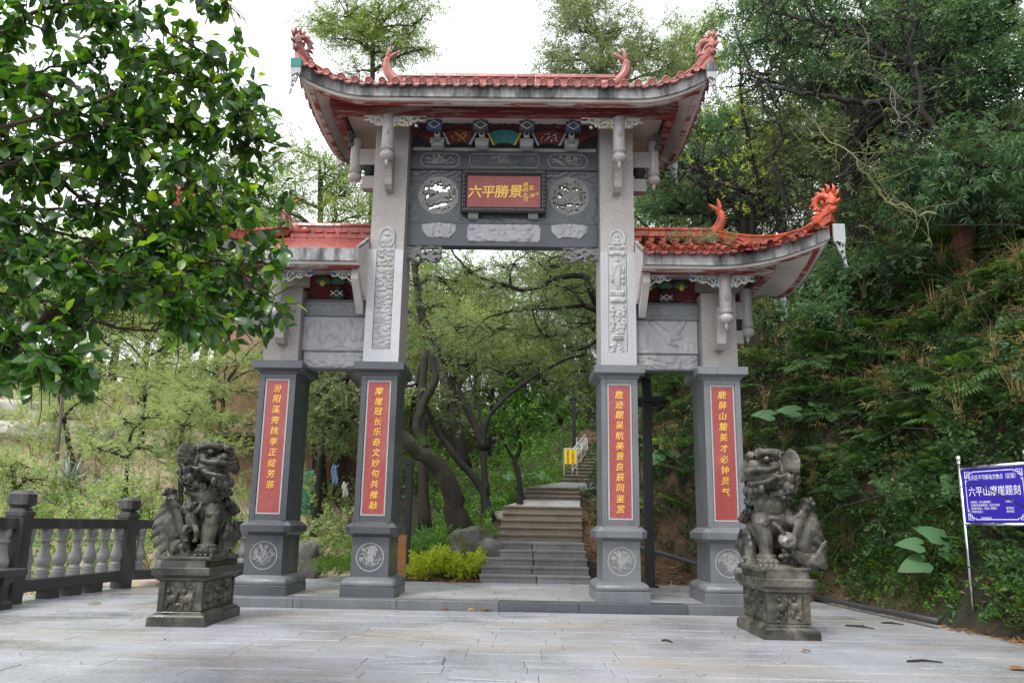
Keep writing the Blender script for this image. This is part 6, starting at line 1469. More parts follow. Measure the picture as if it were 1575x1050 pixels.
def t_fern(fr, length, pin, seed, arch=.5, w=.045, drop=.0):
    r = np.random.default_rng(seed); Q = []
    for f in range(fr):
        az = 2*pi*f/fr+r.uniform(-.3, .3); L_ = length*r.uniform(.7, 1.1); el0 = r.uniform(.6, 1.15); N = pin
        t = (np.arange(N)+1)/(N+.5); ang = el0-(el0+arch)*t; step_ = L_/N; x = np.cumsum(np.cos(ang)*step_); z = np.cumsum(np.sin(ang)*step_)
        u = np.array([cos(az), sin(az), 0]); s_ = np.array([-sin(az), cos(az), 0]); P_ = x[:, None]*u+z[:, None]*np.array([0, 0, 1]); tg = np.cos(ang)[:, None]*u+np.sin(ang)[:, None]*np.array([0, 0, 1])
        pl = L_*.30*np.sin(pi*np.clip(t*.93+.10, 0, 1))**.8+.01
        for sg in (-1, 1):
            d = _n(s_*sg+tg*.45+np.array([0, 0, -.25])); q = leaf_quads(P_, d, tg, pl, np.full(N, w*length*1.15), .12); Q.append(q)
        Q.append(leaf_quads(np.concatenate([[[0, 0, 0]], P_[:-1]]), np.diff(np.concatenate([[[0, 0, 0]], P_]), axis=0), np.tile(s_, (N, 1)), np.full(N, step_*1.2), np.full(N, .010)))
    return np.concatenate(Q)
def t_grass(n, length, w, seed, spread=.5):
    r = np.random.default_rng(seed); Q = []
    az = r.uniform(0, 2*pi, n); lean = r.uniform(.1, spread, n); L_ = length*r.uniform(.5, 1.1, n); b0 = np.stack([r.normal(0, .04, n)*length, r.normal(0, .04, n)*length, np.zeros(n)], -1)
    u = np.stack([np.cos(az), np.sin(az), np.zeros(n)], -1); s_ = np.stack([-np.sin(az), np.cos(az), np.zeros(n)], -1); up = np.array([0, 0, 1.])
    p = b0; K = 4; el = np.full(n, pi/2)-lean*.5
    pts = [p]
    for k in range(K): d = u*np.cos(el)[:, None]+up*np.sin(el)[:, None]; p = p+d*(L_/K)[:, None]; pts.append(p); el = el-lean*.9
    for k in range(K):
        w0, w1 = w*(1-k/K), w*(1-(k+1)/K)+.0005; Q.append(np.stack([pts[k]-s_*w0/2, pts[k]+s_*w0/2, pts[k+1]+s_*w1/2, pts[k+1]-s_*w1/2], -2))
    return np.concatenate(Q)
def rotmats(dirs, rng, roll=None):
    x = _n(dirs); ref = np.tile([0, 0, 1.], (len(x), 1)); bad = np.abs(x[:, 2]) > .97; ref[bad] = [1, 0, 0]
    y = _n(np.cross(ref, x)); z = np.cross(x, y); a = rng.normal(0, .6, len(x)) if roll is None else roll
    y2 = y*np.cos(a)[:, None]+z*np.sin(a)[:, None]; z2 = np.cross(x, y2); return np.stack([x, y2, z2], -1)
def zrot(az, tilt=None, rng=None):
    n = len(az); c, s_ = np.cos(az), np.sin(az); R_ = np.zeros((n, 3, 3)); R_[:, 0, 0] = c; R_[:, 0, 1] = -s_; R_[:, 1, 0] = s_; R_[:, 1, 1] = c; R_[:, 2, 2] = 1
    return R_
def scatter(T, pos, rot, sc):
    P_ = np.einsum('nij,qkj->nqki', rot, T)*np.asarray(sc)[:, None, None, None]+np.asarray(pos)[:, None, None, :]; return P_.reshape(-1, 4, 3)
def leaves_obj(name, Q, mat, parent=None, smooth=False):
    Q = np.concatenate(Q) if isinstance(Q, list) else Q
    if parent is not None: o_ = ORG[parent.name]; Q = Q-np.array([o_.x, o_.y, o_.z])
    else: pass
    V = Q.reshape(-1, 3); F = np.arange(len(V)).reshape(-1, 4); return nmesh(name, V, F, mat, parent, smooth)
LT_ = {
 'fine': [t_twig(16, .46, .085, .021, 1, .85, .1), t_twig(17, .50, .08, .020, 2, .9, .15), t_twig(15, .44, .09, .022, 3, .8, .2)],
 'mid': [t_twig(12, .36, .095, .042, 4, 1.0), t_twig(13, .40, .10, .044, 5, 1.0, .2), t_twig(11, .34, .09, .040, 6)],
 'broad': [t_twig(9, .34, .13, .062, 7, 1.0, .25), t_twig(8, .30, .14, .066, 8, 1.0, .3)],
 'small': [t_twig(16, .22, .042, .026, 9, 1.1), t_twig(14, .20, .045, .028, 10, 1.1)],
 'narrow': [t_twig(14, .34, .16, .022, 13, .75, .35), t_twig(12, .30, .18, .024, 14, .7, .4)],
 'fern': [t_fern(6, .62, 12, 1, w=.055), t_fern(5, .70, 13, 2, .7, w=.055), t_fern(6, .52, 11, 3, .4, w=.055)],
 'grass': [t_grass(16, .6, .012, 1, .7), t_grass(20, .45, .010, 2, .5)],
}
def spray_many(kind, pos, dirs, scale, rng, jitter=.25, cull=True):
    pos = np.asarray(pos, float); dirs = np.asarray(dirs, float); T = LT_[kind]
    if cull: m_ = seen(pos); pos, dirs = pos[m_], dirs[m_]
    Q = []; pick = rng.integers(0, len(T), len(pos))
    for k in range(len(T)):
        m_ = pick == k
        if m_.any(): Q.append(scatter(T[k], pos[m_], rotmats(dirs[m_], rng), scale*rng.uniform(1-jitter, 1+jitter, m_.sum())))
    return np.concatenate(Q) if Q else np.zeros((0, 4, 3))
def smoothpath(pts, n=6, wob=0.0, rng=None):
    pts = [Vector(p) for p in pts]
    if len(pts) == 2: pts = [pts[0], pts[0].lerp(pts[1], .5), pts[1]]
    P_ = [pts[0]*2-pts[1]]+pts+[pts[-1]*2-pts[-2]]; out = []
    for i in range(1, len(P_)-2):
        for k in range(n):
            t = k/n; a, b_, c_, d_ = P_[i-1], P_[i], P_[i+1], P_[i+2]
            out.append(.5*((2*b_)+(c_-a)*t+(2*a-5*b_+4*c_-d_)*t*t+(3*b_-a-3*c_+d_)*t*t*t))
    out.append(pts[-1])
    if wob and rng is not None:
        w_ = Vector((0, 0, 0))
        for i in range(1, len(out)-1): w_ = w_*.6+Vector(rng.normal(0, wob, 3)); out[i] = out[i]+w_
    return out
def tree(name, label, base, trunk, tr, lobes, barkm, leafmat, kind='fine', scale=1.0, dens=1.0, group=None, cat='tree', seed=1, nbr=9, flat=.6, spl=7, up=.15, trunks=None, brad=.028, attach=(.45, 1.0), extra=None):
    """trunk: world points; lobes: (centre, radius) foliage masses, each fed by a limb that leaves the trunk"""
    rng = np.random.default_rng(seed); root = empty(name, base, label, cat, group); tm = MB(); bm_ = MB(); pos, dr = [], []
    paths = [(trunk, tr)]+(trunks or [])
    allp = []
    for tp, (r0, r1) in paths:
        P_ = smoothpath(tp, 6, min(.02, r0*.08), rng); n = len(P_); tm.tube(P_, [r0+(r1-r0)*(i/(n-1))**.8 + (r0*.35*max(0, 1-i/3) if tp is trunk else 0) for i in range(n)], 9); allp.append((P_, r0, r1))
    for c_, R_ in lobes:
        c_ = Vector(c_); best = None
        for P_, r0, r1 in allp:
            n = len(P_)
            for i in range(int(n*attach[0]), n):
                d_ = (P_[i]-c_).length-.35*(c_.z-P_[i].z)
                if best is None or d_ < best[0]: best = (d_, P_[i], r0+(r1-r0)*i/n, (P_[min(i+1, n-1)]-P_[i-1]).normalized())
        s0 = best[1]; L_ = (c_-s0).length
        if L_ > .2:
            mid = s0.lerp(c_, .45)+Vector(rng.normal(0, .09*L_, 3))+best[3]*L_*.10+Vector((0, 0, .04*L_)); lp_ = smoothpath([s0, mid, c_], 7, .02*L_*.3, rng); r0 = min(best[2]*.75, .035+.020*L_+.012*R_); n = len(lp_)
            bm_.tube(lp_, [r0*(1-.72*i/(n-1)) for i in range(n)], 6)
        else: lp_ = [s0, c_]; r0 = .04
        nb = max(4, int(nbr*(.6+R_*.45)))
        for k in range(nb):
            st = lp_[int(len(lp_)*rng.uniform(.55, .999))] if len(lp_) > 3 else c_
            v = Vector(rng.normal(0, 1, 3)); v.z *= flat; v.normalize(); e_ = c_+Vector((v.x*R_, v.y*R_, v.z*R_*flat+up*R_*rng.uniform(0, .6)))*rng.uniform(.6, 1.08)
            md = st.lerp(e_, .5)+Vector(rng.normal(0, .10*R_, 3)); bp = smoothpath([st, md, e_], 4, .02*R_, rng); n = len(bp); rb = brad*(.5+.35*R_)
            bm_.tube(bp, [rb*(1-.8*i/(n-1)) for i in range(n)], 5, False)
            for j in range(3):
                s2 = bp[int(n*rng.uniform(.3, .9))]; e2 = s2+Vector(rng.normal(0, .42*R_, 3)); e2.z = s2.z+(e2.z-s2.z)*.6; bm_.tube([s2, s2.lerp(e2, .5)+Vector(rng.normal(0, .05*R_, 3)), e2], [rb*.45, rb*.3, rb*.1], 4, False)
                m_ = max(2, int(spl*dens*R_*1.4))
                for q in range(m_):
                    t = rng.uniform(.25, 1.05); p_ = s2.lerp(e2, t)+Vector(rng.normal(0, .09*R_, 3)); pos.append(p_); dr.append((e2-s2).normalized()+Vector(rng.normal(0, .55, 3)))
            m_ = max(3, int(spl*dens*R_*1.9))
            for q in range(m_):
                t = rng.uniform(.35, 1.05); p_ = bp[min(n-1, int(t*n))]+Vector(rng.normal(0, .10*R_, 3)); pos.append(p_); dr.append((e_-st).normalized()+Vector(rng.normal(0, .6, 3)))
    t_ = obj('trunk', tm, barkm, root, True); obj('branches', bm_, barkm, root, True)
    if len(pos): leaves_obj('crown', spray_many(kind, pos, dr, scale, rng, cull=base != (0, 0, 0)), leafmat, root)
    return root
def lob(*L_): return [(at(px, py, Y), R_) for px, py, Y, R_ in L_]
def T(*pts): return [at(px, py, Y) for px, py, Y in pts]
def ground_at(p): return Vector((p.x, p.y, th(p.x, p.y)))

# ------------------------------------------------------------------ trees
# inside and behind the central bay
b0 = at(706, 800, 19.0); b0.z -= .25
tree('leaning_tree', 'mossy leaning tree with a thick bent trunk in the left of the central bay', b0,
     [b0]+T((690, 745, 18.9), (655, 702, 18.8), (618, 672, 18.7), (585, 640, 18.7), (545, 575, 18.8), (500, 520, 19), (455, 480, 19.2)), (.25, .10),
     lob((480, 615, 19.6, .9), (505, 660, 19.8, .8), (540, 610, 20, .6), (445, 470, 19.5, 1.0)), 'bark_mossy', 'leaf_fine', 'mid', .9, 1.1, None, 'tree', 3,
     trunks=[(T((652, 690, 18.8), (640, 655, 18.8), (652, 620, 18.9), (668, 585, 19.0), (662, 545, 19.1)), (.14, .07)), (T((600, 655, 18.7), (612, 600, 18.9), (640, 590, 19.0), (645, 560, 19.1)), (.05, .03))])
b1 = at(752, 776, 20.5); b1.z -= .3
tree('dark_tree', 'dark forked tree whose black limbs spread across the middle of the central bay', b1,
     [b1]+T((738, 745, 20.5), (700, 700, 20.5), (668, 650, 20.6), (640, 600, 20.8)), (.125, .055),
     lob((690, 620, 20.9, .8), (720, 560, 21.4, 1.0), (770, 575, 21.6, .9), (835, 590, 22, .8), (660, 520, 21, .8), (800, 560, 22, .7)), 'bark_dark', 'leaf_fine', 'mid', .8, .8, None, 'tree', 5,
     trunks=[(T((748, 765, 20.5), (744, 690, 20.6), (752, 640, 20.7), (790, 600, 21.0), (850, 562, 21.6), (900, 545, 22)), (.095, .025)), (T((745, 690, 20.6), (720, 630, 20.7), (690, 575, 20.8), (672, 530, 21)), (.12, .05)), (T((744, 680, 20.6), (738, 640, 20.7), (725, 590, 20.9)), (.06, .02))], nbr=7)
b2 = at(655, 800, 20.2); b2.z -= .2
tree('tall_tree', 'tall wispy tree with a dark trunk leaning up behind the inner left pillar', b2,
     [b2]+T((650, 700, 20.2), (648, 620, 20.2), (655, 540, 20.3)), (.13, .10), lob((640, 440, 23, .7), (665, 470, 23, .8), (690, 440, 24, .7), (650, 395, 23, .7)), 'bark_brown', 'leaf_fine', 'fine', .9, .6, None, 'tree', 8,
     trunks=[(T((718, 720, 22.5), (690, 620, 22.8), (672, 540, 23), (648, 480, 23), (640, 430, 23.2), (634, 380, 23.3)), (.16, .09)), (T((660, 520, 23), (640, 490, 23), (615, 470, 23)), (.11, .06))])
for k_, (bx_, by_, L_, lb_) in enumerate((((120, 745, 22), None, [(60, 600, 22.5, .8), (110, 570, 23, .9), (150, 610, 22.5, .7), (30, 560, 23, .8), (90, 640, 22, .5)], 'pale bushy tree at the left above the agaves'), ((285, 745, 20), None, [(255, 680, 20, .5), (285, 655, 20, .6), (320, 690, 20, .5), (300, 625, 20.5, .6), (240, 640, 20.5, .45)], 'small light green tree directly behind the dark lion'), ((30, 740, 19.5), None, [(20, 720, 19.5, .5), (60, 735, 19.5, .45), (-20, 700, 19.5, .5)], 'yellowish bush behind the first balustrade post'))):
    g_ = ground_at(at(*bx_)); L2 = lob(*L_); c_ = sum((l[0] for l in L2), Vector())/len(L2); tree('slope_tree', lb_, g_, [g_-Vector((0, 0, .2)), g_.lerp(c_, .6), c_], (.09, .04), L2, 'bark_dark', 'leaf_hill', 'fine', .7, 1.4, None, 'tree', 200+k_, nbr=8, attach=(.1, 1))
b3 = at(800, 768, 21.5); b3.z -= .3
tree('young_tree', 'small dark tree with a crooked trunk and broad glossy leaves beside the steps', b3,
     [b3]+T((798, 735, 21.5), (792, 708, 21.5), (800, 690, 21.5), (797, 655, 21.5), (812, 640, 21.6)), (.085, .04),
     lob((805, 640, 21.6, .55), (830, 620, 21.8, .5), (775, 650, 21.6, .45), (800, 605, 21.7, .5), (790, 670, 21.3, .3)), 'bark_dark', 'leaf_shrub', 'broad', .75, 1.2, None, 'tree', 9, nbr=6, attach=(.6, 1),
     trunks=[(T((793, 710, 21.5), (780, 690, 21.5), (768, 665, 21.5)), (.04, .02))])
# limbs reaching in from the right behind the inner right pillar
b4 = Vector((4.6, 23.0, th(4.6, 23.0)-.2))
tree('spreading_tree', 'large tree whose long black limbs hang across the top of the central bay', b4,
     [b4, at(985, 560, 22.5), at(960, 520, 22), at(935, 490, 21.5), at(900, 470, 21)], (.26, .07),
     lob((870, 440, 21, .9), (820, 470, 21, .9), (760, 440, 21, .8), (720, 420, 21, .7), (850, 410, 21, .7), (790, 405, 21, .7), (760, 510, 21.5, .9), (840, 520, 22, 1.0), (890, 540, 22.5, .9), (700, 500, 21.5, .6), (880, 400, 21, .6), (900, 500, 22, .8)), 'bark_dark', 'leaf_fine', 'fine', .92, .52, None, 'tree', 15, nbr=8, flat=.45, attach=(.5, 1),
     trunks=[(T((925, 485, 21.5), (905, 440, 21), (895, 425, 21), (855, 428, 21), (830, 440, 21), (800, 446, 21), (770, 436, 21), (735, 425, 21), (710, 405, 21), (695, 385, 21)), (.10, .025)), (T((925, 482, 21.4), (900, 470, 21.2), (860, 474, 21.2), (820, 475, 21.2), (780, 480, 21.3), (745, 492, 21.3), (720, 520, 21.3)), (.075, .015)), (T((850, 430, 21), (835, 410, 21), (815, 395, 21)), (.04, .02))])
# trees showing above the roofs
def backtree(label, px, basey, Y, lobes, seed, lm='leaf_fine_light', kind='fine', sc=1.2, dens=.75, bk='bark_brown', r0=.22, lean=0, group='tall trees behind the archway', nbr=9, **kw):
    p = at(px, basey, Y); g_ = Vector((p.x, p.y, th(p.x, p.y)-.3)); L_ = lob(*lobes); c_ = sum((l[0] for l in L_), Vector())/len(L_)
    return tree('tree', label, g_, [g_, g_.lerp(c_, .35)+Vector((lean, 0, 0)), g_.lerp(c_, .7)+Vector((lean*.6, 0, .2)), c_], (r0, r0*.35), L_, bk, lm, kind, sc, dens, group, 'tree', seed, nbr=nbr, **kw)
backtree('wispy pale green tree rising above the left end of the main roof', 575, 640, 27, [(480, 30, 27, 1.0), (530, 20, 27, 1.2), (590, 30, 27, 1.4), (640, 40, 27, 1.3), (600, 85, 27, 1.0), (560, 70, 27, .8), (655, 75, 27, .7), (550, 110, 27, .7), (620, 5, 27, 1.0), (575, 55, 27, 1.1), (510, 60, 27, .8)], 21, spl=8, sc=1.05)
backtree('dense round topped tree rising above the right half of the main roof', 935, 600, 29, [(850, 95, 29, 1.1), (890, 50, 29, 1.6), (940, 70, 29, 1.7), (1000, 85, 29, 1.6), (900, 5, 29, 1.4), (880, 100, 28, 1.2), (960, 110, 28, 1.3), (1030, 105, 28, 1.0), (870, -30, 29, 1.0)], 22, 'leaf_fine', spl=8, sc=1.25)
backtree('light green tree between the main roof corner and the dark canopy', 1070, 520, 34, [(1045, 60, 34, 1.0), (1080, 45, 34, 1.2), (1065, 100, 34, 1.2), (1105, 90, 34, 1.0), (1040, 120, 34, .9)], 23, spl=8)
backtree('light leaved tree behind the left side roof', 500, 640, 24, [(450, 300, 24, .9), (500, 265, 24, 1.1), (540, 300, 24, .9), (520, 330, 23, .8), (470, 240, 24, .7), (560, 250, 24, .8), (430, 345, 24, .8), (400, 320, 24, 1.0), (560, 330, 24, .7)], 24, spl=6)
backtree('tall pale tree behind the ficus branches at the left', 330, 650, 27, [(300, 300, 27, 1.4), (350, 240, 27, 1.3), (420, 250, 27, 1.0), (260, 380, 27, 1.3), (390, 360, 27, 1.2), (330, 340, 27, 1.2), (400, 180, 27, .8)], 25, spl=6)
for k, (lb, px, Y, L_) in enumerate((
    ('pale feathery tree standing behind the dark lion statue', 340, 24, [(300, 600, 23, .8), (340, 560, 23.5, .9), (380, 600, 23.5, .8), (330, 640, 23, .8), (375, 650, 23, .7), (290, 560, 24, .8), (390, 545, 24, .7), (270, 620, 23, .7), (420, 570, 23.5, .7), (350, 690, 22.5, .55), (250, 580, 24, .7), (440, 510, 24, .7)]),
    ('feathery tree reaching over the slope left of the lion statue', 215, 26, [(200, 560, 26, .9), (250, 540, 26, 1.0), (290, 520, 26, .9), (160, 535, 26, .9), (240, 590, 25, .7)]),
    ('light tree filling the gap between the two left pillars', 490, 21.5, [(470, 590, 21.5, .6), (505, 570, 21.5, .7), (495, 620, 21.4, .6), (455, 620, 21.5, .5), (545, 620, 21.5, .5), (490, 545, 21.8, .6), (540, 660, 21.4, .4), (520, 640, 21.5, .6), (480, 650, 21.5, .6), (510, 690, 21.3, .45), (535, 580, 21.6, .5)]))):
    backtree(lb, px, 700, Y, L_, 30+k, 'leaf_hill' if k < 2 else 'leaf_fine', 'fine', .85, 1.1, 'bark_dark', .12, 0, 'feathery trees on the left slope', 8, flat=.35, spl=7)
# right canopy
RC = [('huge dark tree overhanging the top right corner', 1330, 19, [(1180, 60, 19, 1.3), (1260, 30, 19, 1.6), (1350, 60, 18, 1.6), (1440, 30, 17, 1.6), (1520, 60, 16, 1.4), (1300, 120, 19, 1.4), (1400, 130, 18, 1.5), (1500, 140, 16, 1.3), (1200, 130, 20, 1.2), (1560, 0, 15, 1.3), (1150, 10, 20, 1.0), (1240, -30, 19, 1.4), (1400, -40, 18, 1.6), (1450, 90, 17, 1.2), (1560, 110, 15.5, 1.0)], 'leaf_fine_dark', 'mid', 1.05, 41),
      ('dark leafed tree on the bank below the canopy limbs', 1400, 20, [(1230, 220, 20, 1.1), (1330, 220, 19, 1.3), (1430, 190, 18, 1.0), (1540, 190, 17, 1.0), (1280, 290, 20, 1.2), (1380, 300, 19, 1.2), (1170, 200, 21, 1.0), (1480, 180, 17, 1.1), (1190, 270, 21, 1.0)], 'leaf_fine', 'mid', .95, 42),
      ('bushy dark tree above the right side roof', 1180, 22, [(1010, 260, 22, .9), (1060, 240, 22, 1.0), (1120, 250, 22, 1.1), (1040, 310, 22, .9), (1100, 310, 22, 1.0), (1160, 330, 22, 1.0), (1000, 330, 22, .7), (1130, 190, 22, 1.0), (1080, 190, 23, .9), (1200, 300, 22, 1.0)], 'leaf_fine_dark', 'mid', .9, 43),
      ('fine leaved dark tree on the slope right of the side roof', 1290, 20, [(1220, 440, 20, 1.0), (1290, 420, 20, 1.1), (1350, 400, 20, 1.2), (1260, 490, 19.5, .9), (1320, 480, 19.5, .9), (1240, 370, 21, 1.1), (1330, 340, 20.5, 1.2), (1190, 480, 20, .7)], 'leaf_fine_dark', 'small', 1.3, 44)]
for lb, px, Y, L_, lm, kd, sc, sd_ in RC:
    if sd_ == 44: L_ = [(a_, b_, hit(a_, b_).y-.9*d_-.2, d_*.8) for a_, b_, c_, d_ in L_]; Y = hit(px, 560).y
    p = at(px, 420, Y); g_ = Vector((p.x, p.y+.5, th(p.x, p.y+.5)-.3)); L2 = lob(*L_); c_ = sum((l[0] for l in L2), Vector())/len(L2)
    tree('tree', lb, g_, [g_, g_.lerp(c_, .4)+Vector((-.4, 0, 0)), c_], (.26, .12), L2, 'bark_dark', lm, kd, sc*.88, .85, 'trees on the right bank', 'tree', sd_, nbr=8, spl=7 if kd != 'small' else 11, attach=(.2, 1))
# the reddish conifer trunk with dark foliage above it
cb = hit(1486, 418); CY_ = cb.y; cb.z -= .2
tree('cypress_tree', 'tree with a thick reddish fibrous trunk standing high on the right bank', cb, [cb]+T((1484, 380, CY_), (1480, 330, CY_), (1474, 280, CY_), (1470, 230, CY_)), (.019*CY_*.85, .012*CY_*.8),
     lob(*[(a_, b_, CY_+c_, d_*CY_/18) for a_, b_, c_, d_ in ((1470, 295, -.9, .8), (1510, 310, -.9, .6), (1440, 300, -.9, .6), (1480, 240, -.9, 1.0), (1420, 280, -.3, 1.0), (1500, 270, -.6, 1.0), (1560, 260, -1, .9), (1370, 270, -.3, .8), (1555, 320, -.8, .5), (1400, 325, -.4, .4))]), 'bark_red', 'leaf_fine_dark', 'narrow', .9, .9, None, 'tree', 51, nbr=8, attach=(.5, 1))
# bare crooked limbs in front of the right canopy
for k, (lb, pts, r0, bk, lv) in enumerate((
    ('long dark limb running level across the upper right canopy', [(1600, 215, 15.5), (1500, 180, 16), (1400, 160, 16.5), (1300, 152, 17), (1210, 140, 17.5), (1150, 105, 18)], .13, 'bark_dark', 0),
    ('crooked dark tree limb arching over the right side roof', [(1215, 420, 20), (1208, 370, 20), (1190, 320, 20), (1160, 298, 20), (1125, 285, 20), (1080, 262, 20.5), (1050, 262, 21)], .15, 'bark_dark', 0),
    ('second dark limb rising behind the side roof fish ornament', [(1150, 400, 21), (1142, 350, 21), (1130, 318, 21), (1095, 290, 21), (1040, 270, 21.5), (990, 275, 22)], .14, 'bark_dark', 0),
    ('black limb climbing steeply to the top edge near the right canopy', [(1500, 330, 15), (1460, 240, 15), (1420, 170, 15.2), (1405, 100, 15.4), (1400, 40, 15.5), (1398, -30, 15.6)], .11, 'bark_dark', 0),
    ('dark limb with many side twigs above the right corner of the main roof', [(1500, 120, 16), (1400, 95, 16.5), (1320, 60, 17), (1270, 40, 17), (1200, 20, 17.5), (1160, -20, 18)], .09, 'bark_dark', 0),
    ('thin black branch sweeping down over the bank right of the side roof', [(1560, 260, 14.5), (1460, 245, 15), (1400, 235, 15.2), (1340, 250, 15.5), (1290, 275, 16), (1240, 300, 16.5)], .06, 'bark_dark', 0),
    ('dark forked branch between the two right roofs', [(1215, 330, 18.5), (1190, 250, 18.5), (1200, 200, 18.5), (1170, 150, 18.6), (1185, 90, 18.8)], .07, 'bark_dark', 0),
    ('drooping dark branch right of the side roof dragon', [(1390, 250, 16), (1350, 290, 16), (1350, 340, 16), (1330, 370, 16)], .05, 'bark_dark', 0),
    ('yellowish bare branch hanging in front of the right trees', [(1440, 330, 14.5), (1390, 320, 14.5), (1350, 290, 14.5), (1310, 240, 14.5), (1260, 200, 15), (1230, 160, 15)], .035, 'twig_yellow', 1),
    ('pale thin branch curving beneath the level limb', [(1400, 200, 15), (1380, 180, 15), (1370, 130, 15), (1340, 100, 15), (1330, 60, 15)], .025, 'bark_pale', 1))):
    P0 = T(*pts); rng = np.random.default_rng(60+k); P_ = smoothpath(P0, 7, .03, rng); n = len(P_); root = empty('bare_limb', P_[0], lb, 'branch', None); tm = MB(); tm.tube(P_, [r0*(1-.75*i/(n-1))*.8 for i in range(n)], 8); obj('limb', tm, bk, root, True)
    bm_ = MB(); pos = []; dr = []
    for q in range(40 if lv == 0 else 15):
        s_ = P_[int(n*rng.uniform(.1, .98))]; d_ = Vector(rng.normal(0, 1, 3)); d_.y *= .6; d_.normalize(); L_ = rng.uniform(.5, 1.5); pp = [s_]; cur = s_.copy()
        for j in range(6): d_ = (d_+Vector(rng.normal(0, .32, 3))).normalized(); cur = cur+d_*L_/6; pp.append(cur.copy())
        rb = r0*.22+.004; bm_.tube(pp, [rb*(1-.8*j/6) for j in range(7)], 5, False)
        for j in range(2, 7):
            e_ = pp[j]+Vector(rng.normal(0, .22, 3)); bm_.tube([pp[j], e_], [rb*.35, .003], 4, False)
            if rng.random() < (.22 if lv else .4): pos.append(e_); dr.append(rng.normal(0, 1, 3))
    tag(obj('twigs', bm_, bk, root, True), kind='stuff')
    leaves_obj('leaves', spray_many('mid', pos, dr, .55, rng), 'leaf_fine' if lv == 0 else 'leaf_fine_light', root)
# sprinkling of yellow leaves at the right of the main roof
rng = np.random.default_rng(71); root = empty('yellow_leaved_tree', at(1160, 480, 21)*1.0, 'thin tree with yellow green leaves hanging beside the right corner of the main roof', 'tree')
P_ = smoothpath([at(1160, 520, 21), at(1150, 420, 20.5), at(1160, 300, 20), at(1150, 200, 20), at(1140, 120, 20)], 6, .04, rng); tm = MB(); tm.tube(P_, [.11-.003*i for i in range(len(P_))], 7); obj('trunk', tm, 'bark_dark', root, True)
pos = [at(rng.normal(1150, 38), rng.uniform(70, 320), rng.uniform(18.8, 20.5)) for k in range(190)]; bm_ = MB()
for p in pos[::5]: s_ = min(P_, key=lambda q: (q-p).length); bm_.tube([s_, s_.lerp(p, .5)+Vector(rng.normal(0, .15, 3)), p], [.02, .012, .004], 4, False)
obj('branches', bm_, 'bark_dark', root, True); leaves_obj('crown', spray_many('mid', pos, rng.normal(0, 1, (len(pos), 3)), .62, rng), 'leaf_yellowgreen', root)

# ------------------------------------------------------------------ woods on the far hills
protos = []
for k, (lm, bk) in enumerate((('leaf_hill', 'bark_brown'), ('leaf_fine_light', 'bark_brown'), ('leaf_fine', 'bark_dark'))):
    rng = np.random.default_rng(80+k); L_ = [(Vector((rng.normal(0, 1.3), rng.normal(0, 1.3), 4.2+rng.normal(0, .9))), rng.uniform(1.1, 1.7)) for j in range(6)]
    protos.append(tree('hill_tree', ('pale olive tree in the woods on the far hill', 'light green tree in the woods on the far hill', 'darker green tree in the woods on the far hill')[k], (0, 0, 0), [(0, 0, -.6), (.15, 0, 1.5), (-.1, .1, 3), (0, 0, 4.2)], (.20, .08), L_, bk, lm, 'fine', 1.35, .8, 'woods on the far hill', 'tree', 90+k, nbr=7, spl=5))
HT = []
rng = np.random.default_rng(5)
for (px, py, Y, s_, kd) in [(700, 640, 34, 1.0, 0), (760, 660, 34, 1.0, 1), (820, 640, 36, 1.1, 2), (860, 610, 38, 1.0, 2), (700, 590, 44, 1.4, 1), (770, 590, 46, 1.3, 0), (840, 570, 48, 1.4, 2), (900, 560, 44, 1.4, 2), (640, 620, 38, 1.1, 1), (730, 540, 58, 1.7, 1), (800, 520, 62, 1.8, 0), (880, 500, 60, 1.8, 1), (660, 560, 56, 1.5, 0), (600, 640, 36, 1.0, 0),
      (560, 600, 40, 1.3, 1), (490, 560, 36, 1.2, 0), (430, 560, 36, 1.2, 0), (380, 540, 40, 1.3, 1), (320, 520, 42, 1.3, 0), (250, 540, 42, 1.3, 1), (180, 560, 42, 1.3, 0), (110, 560, 44, 1.4, 1), (40, 570, 44, 1.4, 0), (-30, 560, 44, 1.4, 2), (450, 470, 52, 1.8, 1), (350, 450, 56, 1.8, 0), (20, 520, 34, 1.0, 1), (90, 535, 33, .9, 0), (160, 530, 34, 1.0, 0), (230, 520, 34, 1.1, 1), (290, 530, 32, 1.0, 0), (-60, 520, 36, 1.2, 0), (400, 600, 31, .9, 0), (440, 590, 31, .9, 1), (560, 540, 32, 1.1, 0), (260, 470, 56, 1.7, 1), (150, 490, 58, 1.8, 0), (50, 490, 60, 1.8, 1),
      (960, 520, 34, 1.2, 2), (1030, 500, 30, 1.2, 2), (1010, 440, 38, 1.6, 2), (1080, 430, 34, 1.5, 2), (1150, 450, 30, 1.2, 2), (1200, 380, 32, 1.5, 2), (1280, 300, 32, 1.6, 2), (1100, 350, 40, 1.8, 1), (1400, 230, 30, 1.6, 2), (1500, 250, 28, 1.6, 2), (980, 400, 44, 1.7, 1), (1350, 150, 36, 2.0, 2), (1480, 120, 34, 2.0, 2)]:
    d = at(px, py, Y); HT.append((d.x, d.y, s_, kd))
used = set()
for x, y, s_, kd in HT:
    o = protos[kd] if kd not in used else copy_tree(protos[kd]); used.add(kd)
    o.location = (x, y, th(x, y)-.1); o.rotation_euler = (0, 0, rng.uniform(0, 6.28)); q = s_*rng.uniform(.88, 1.12); o.scale = (q, q, q*rng.uniform(.9, 1.15))

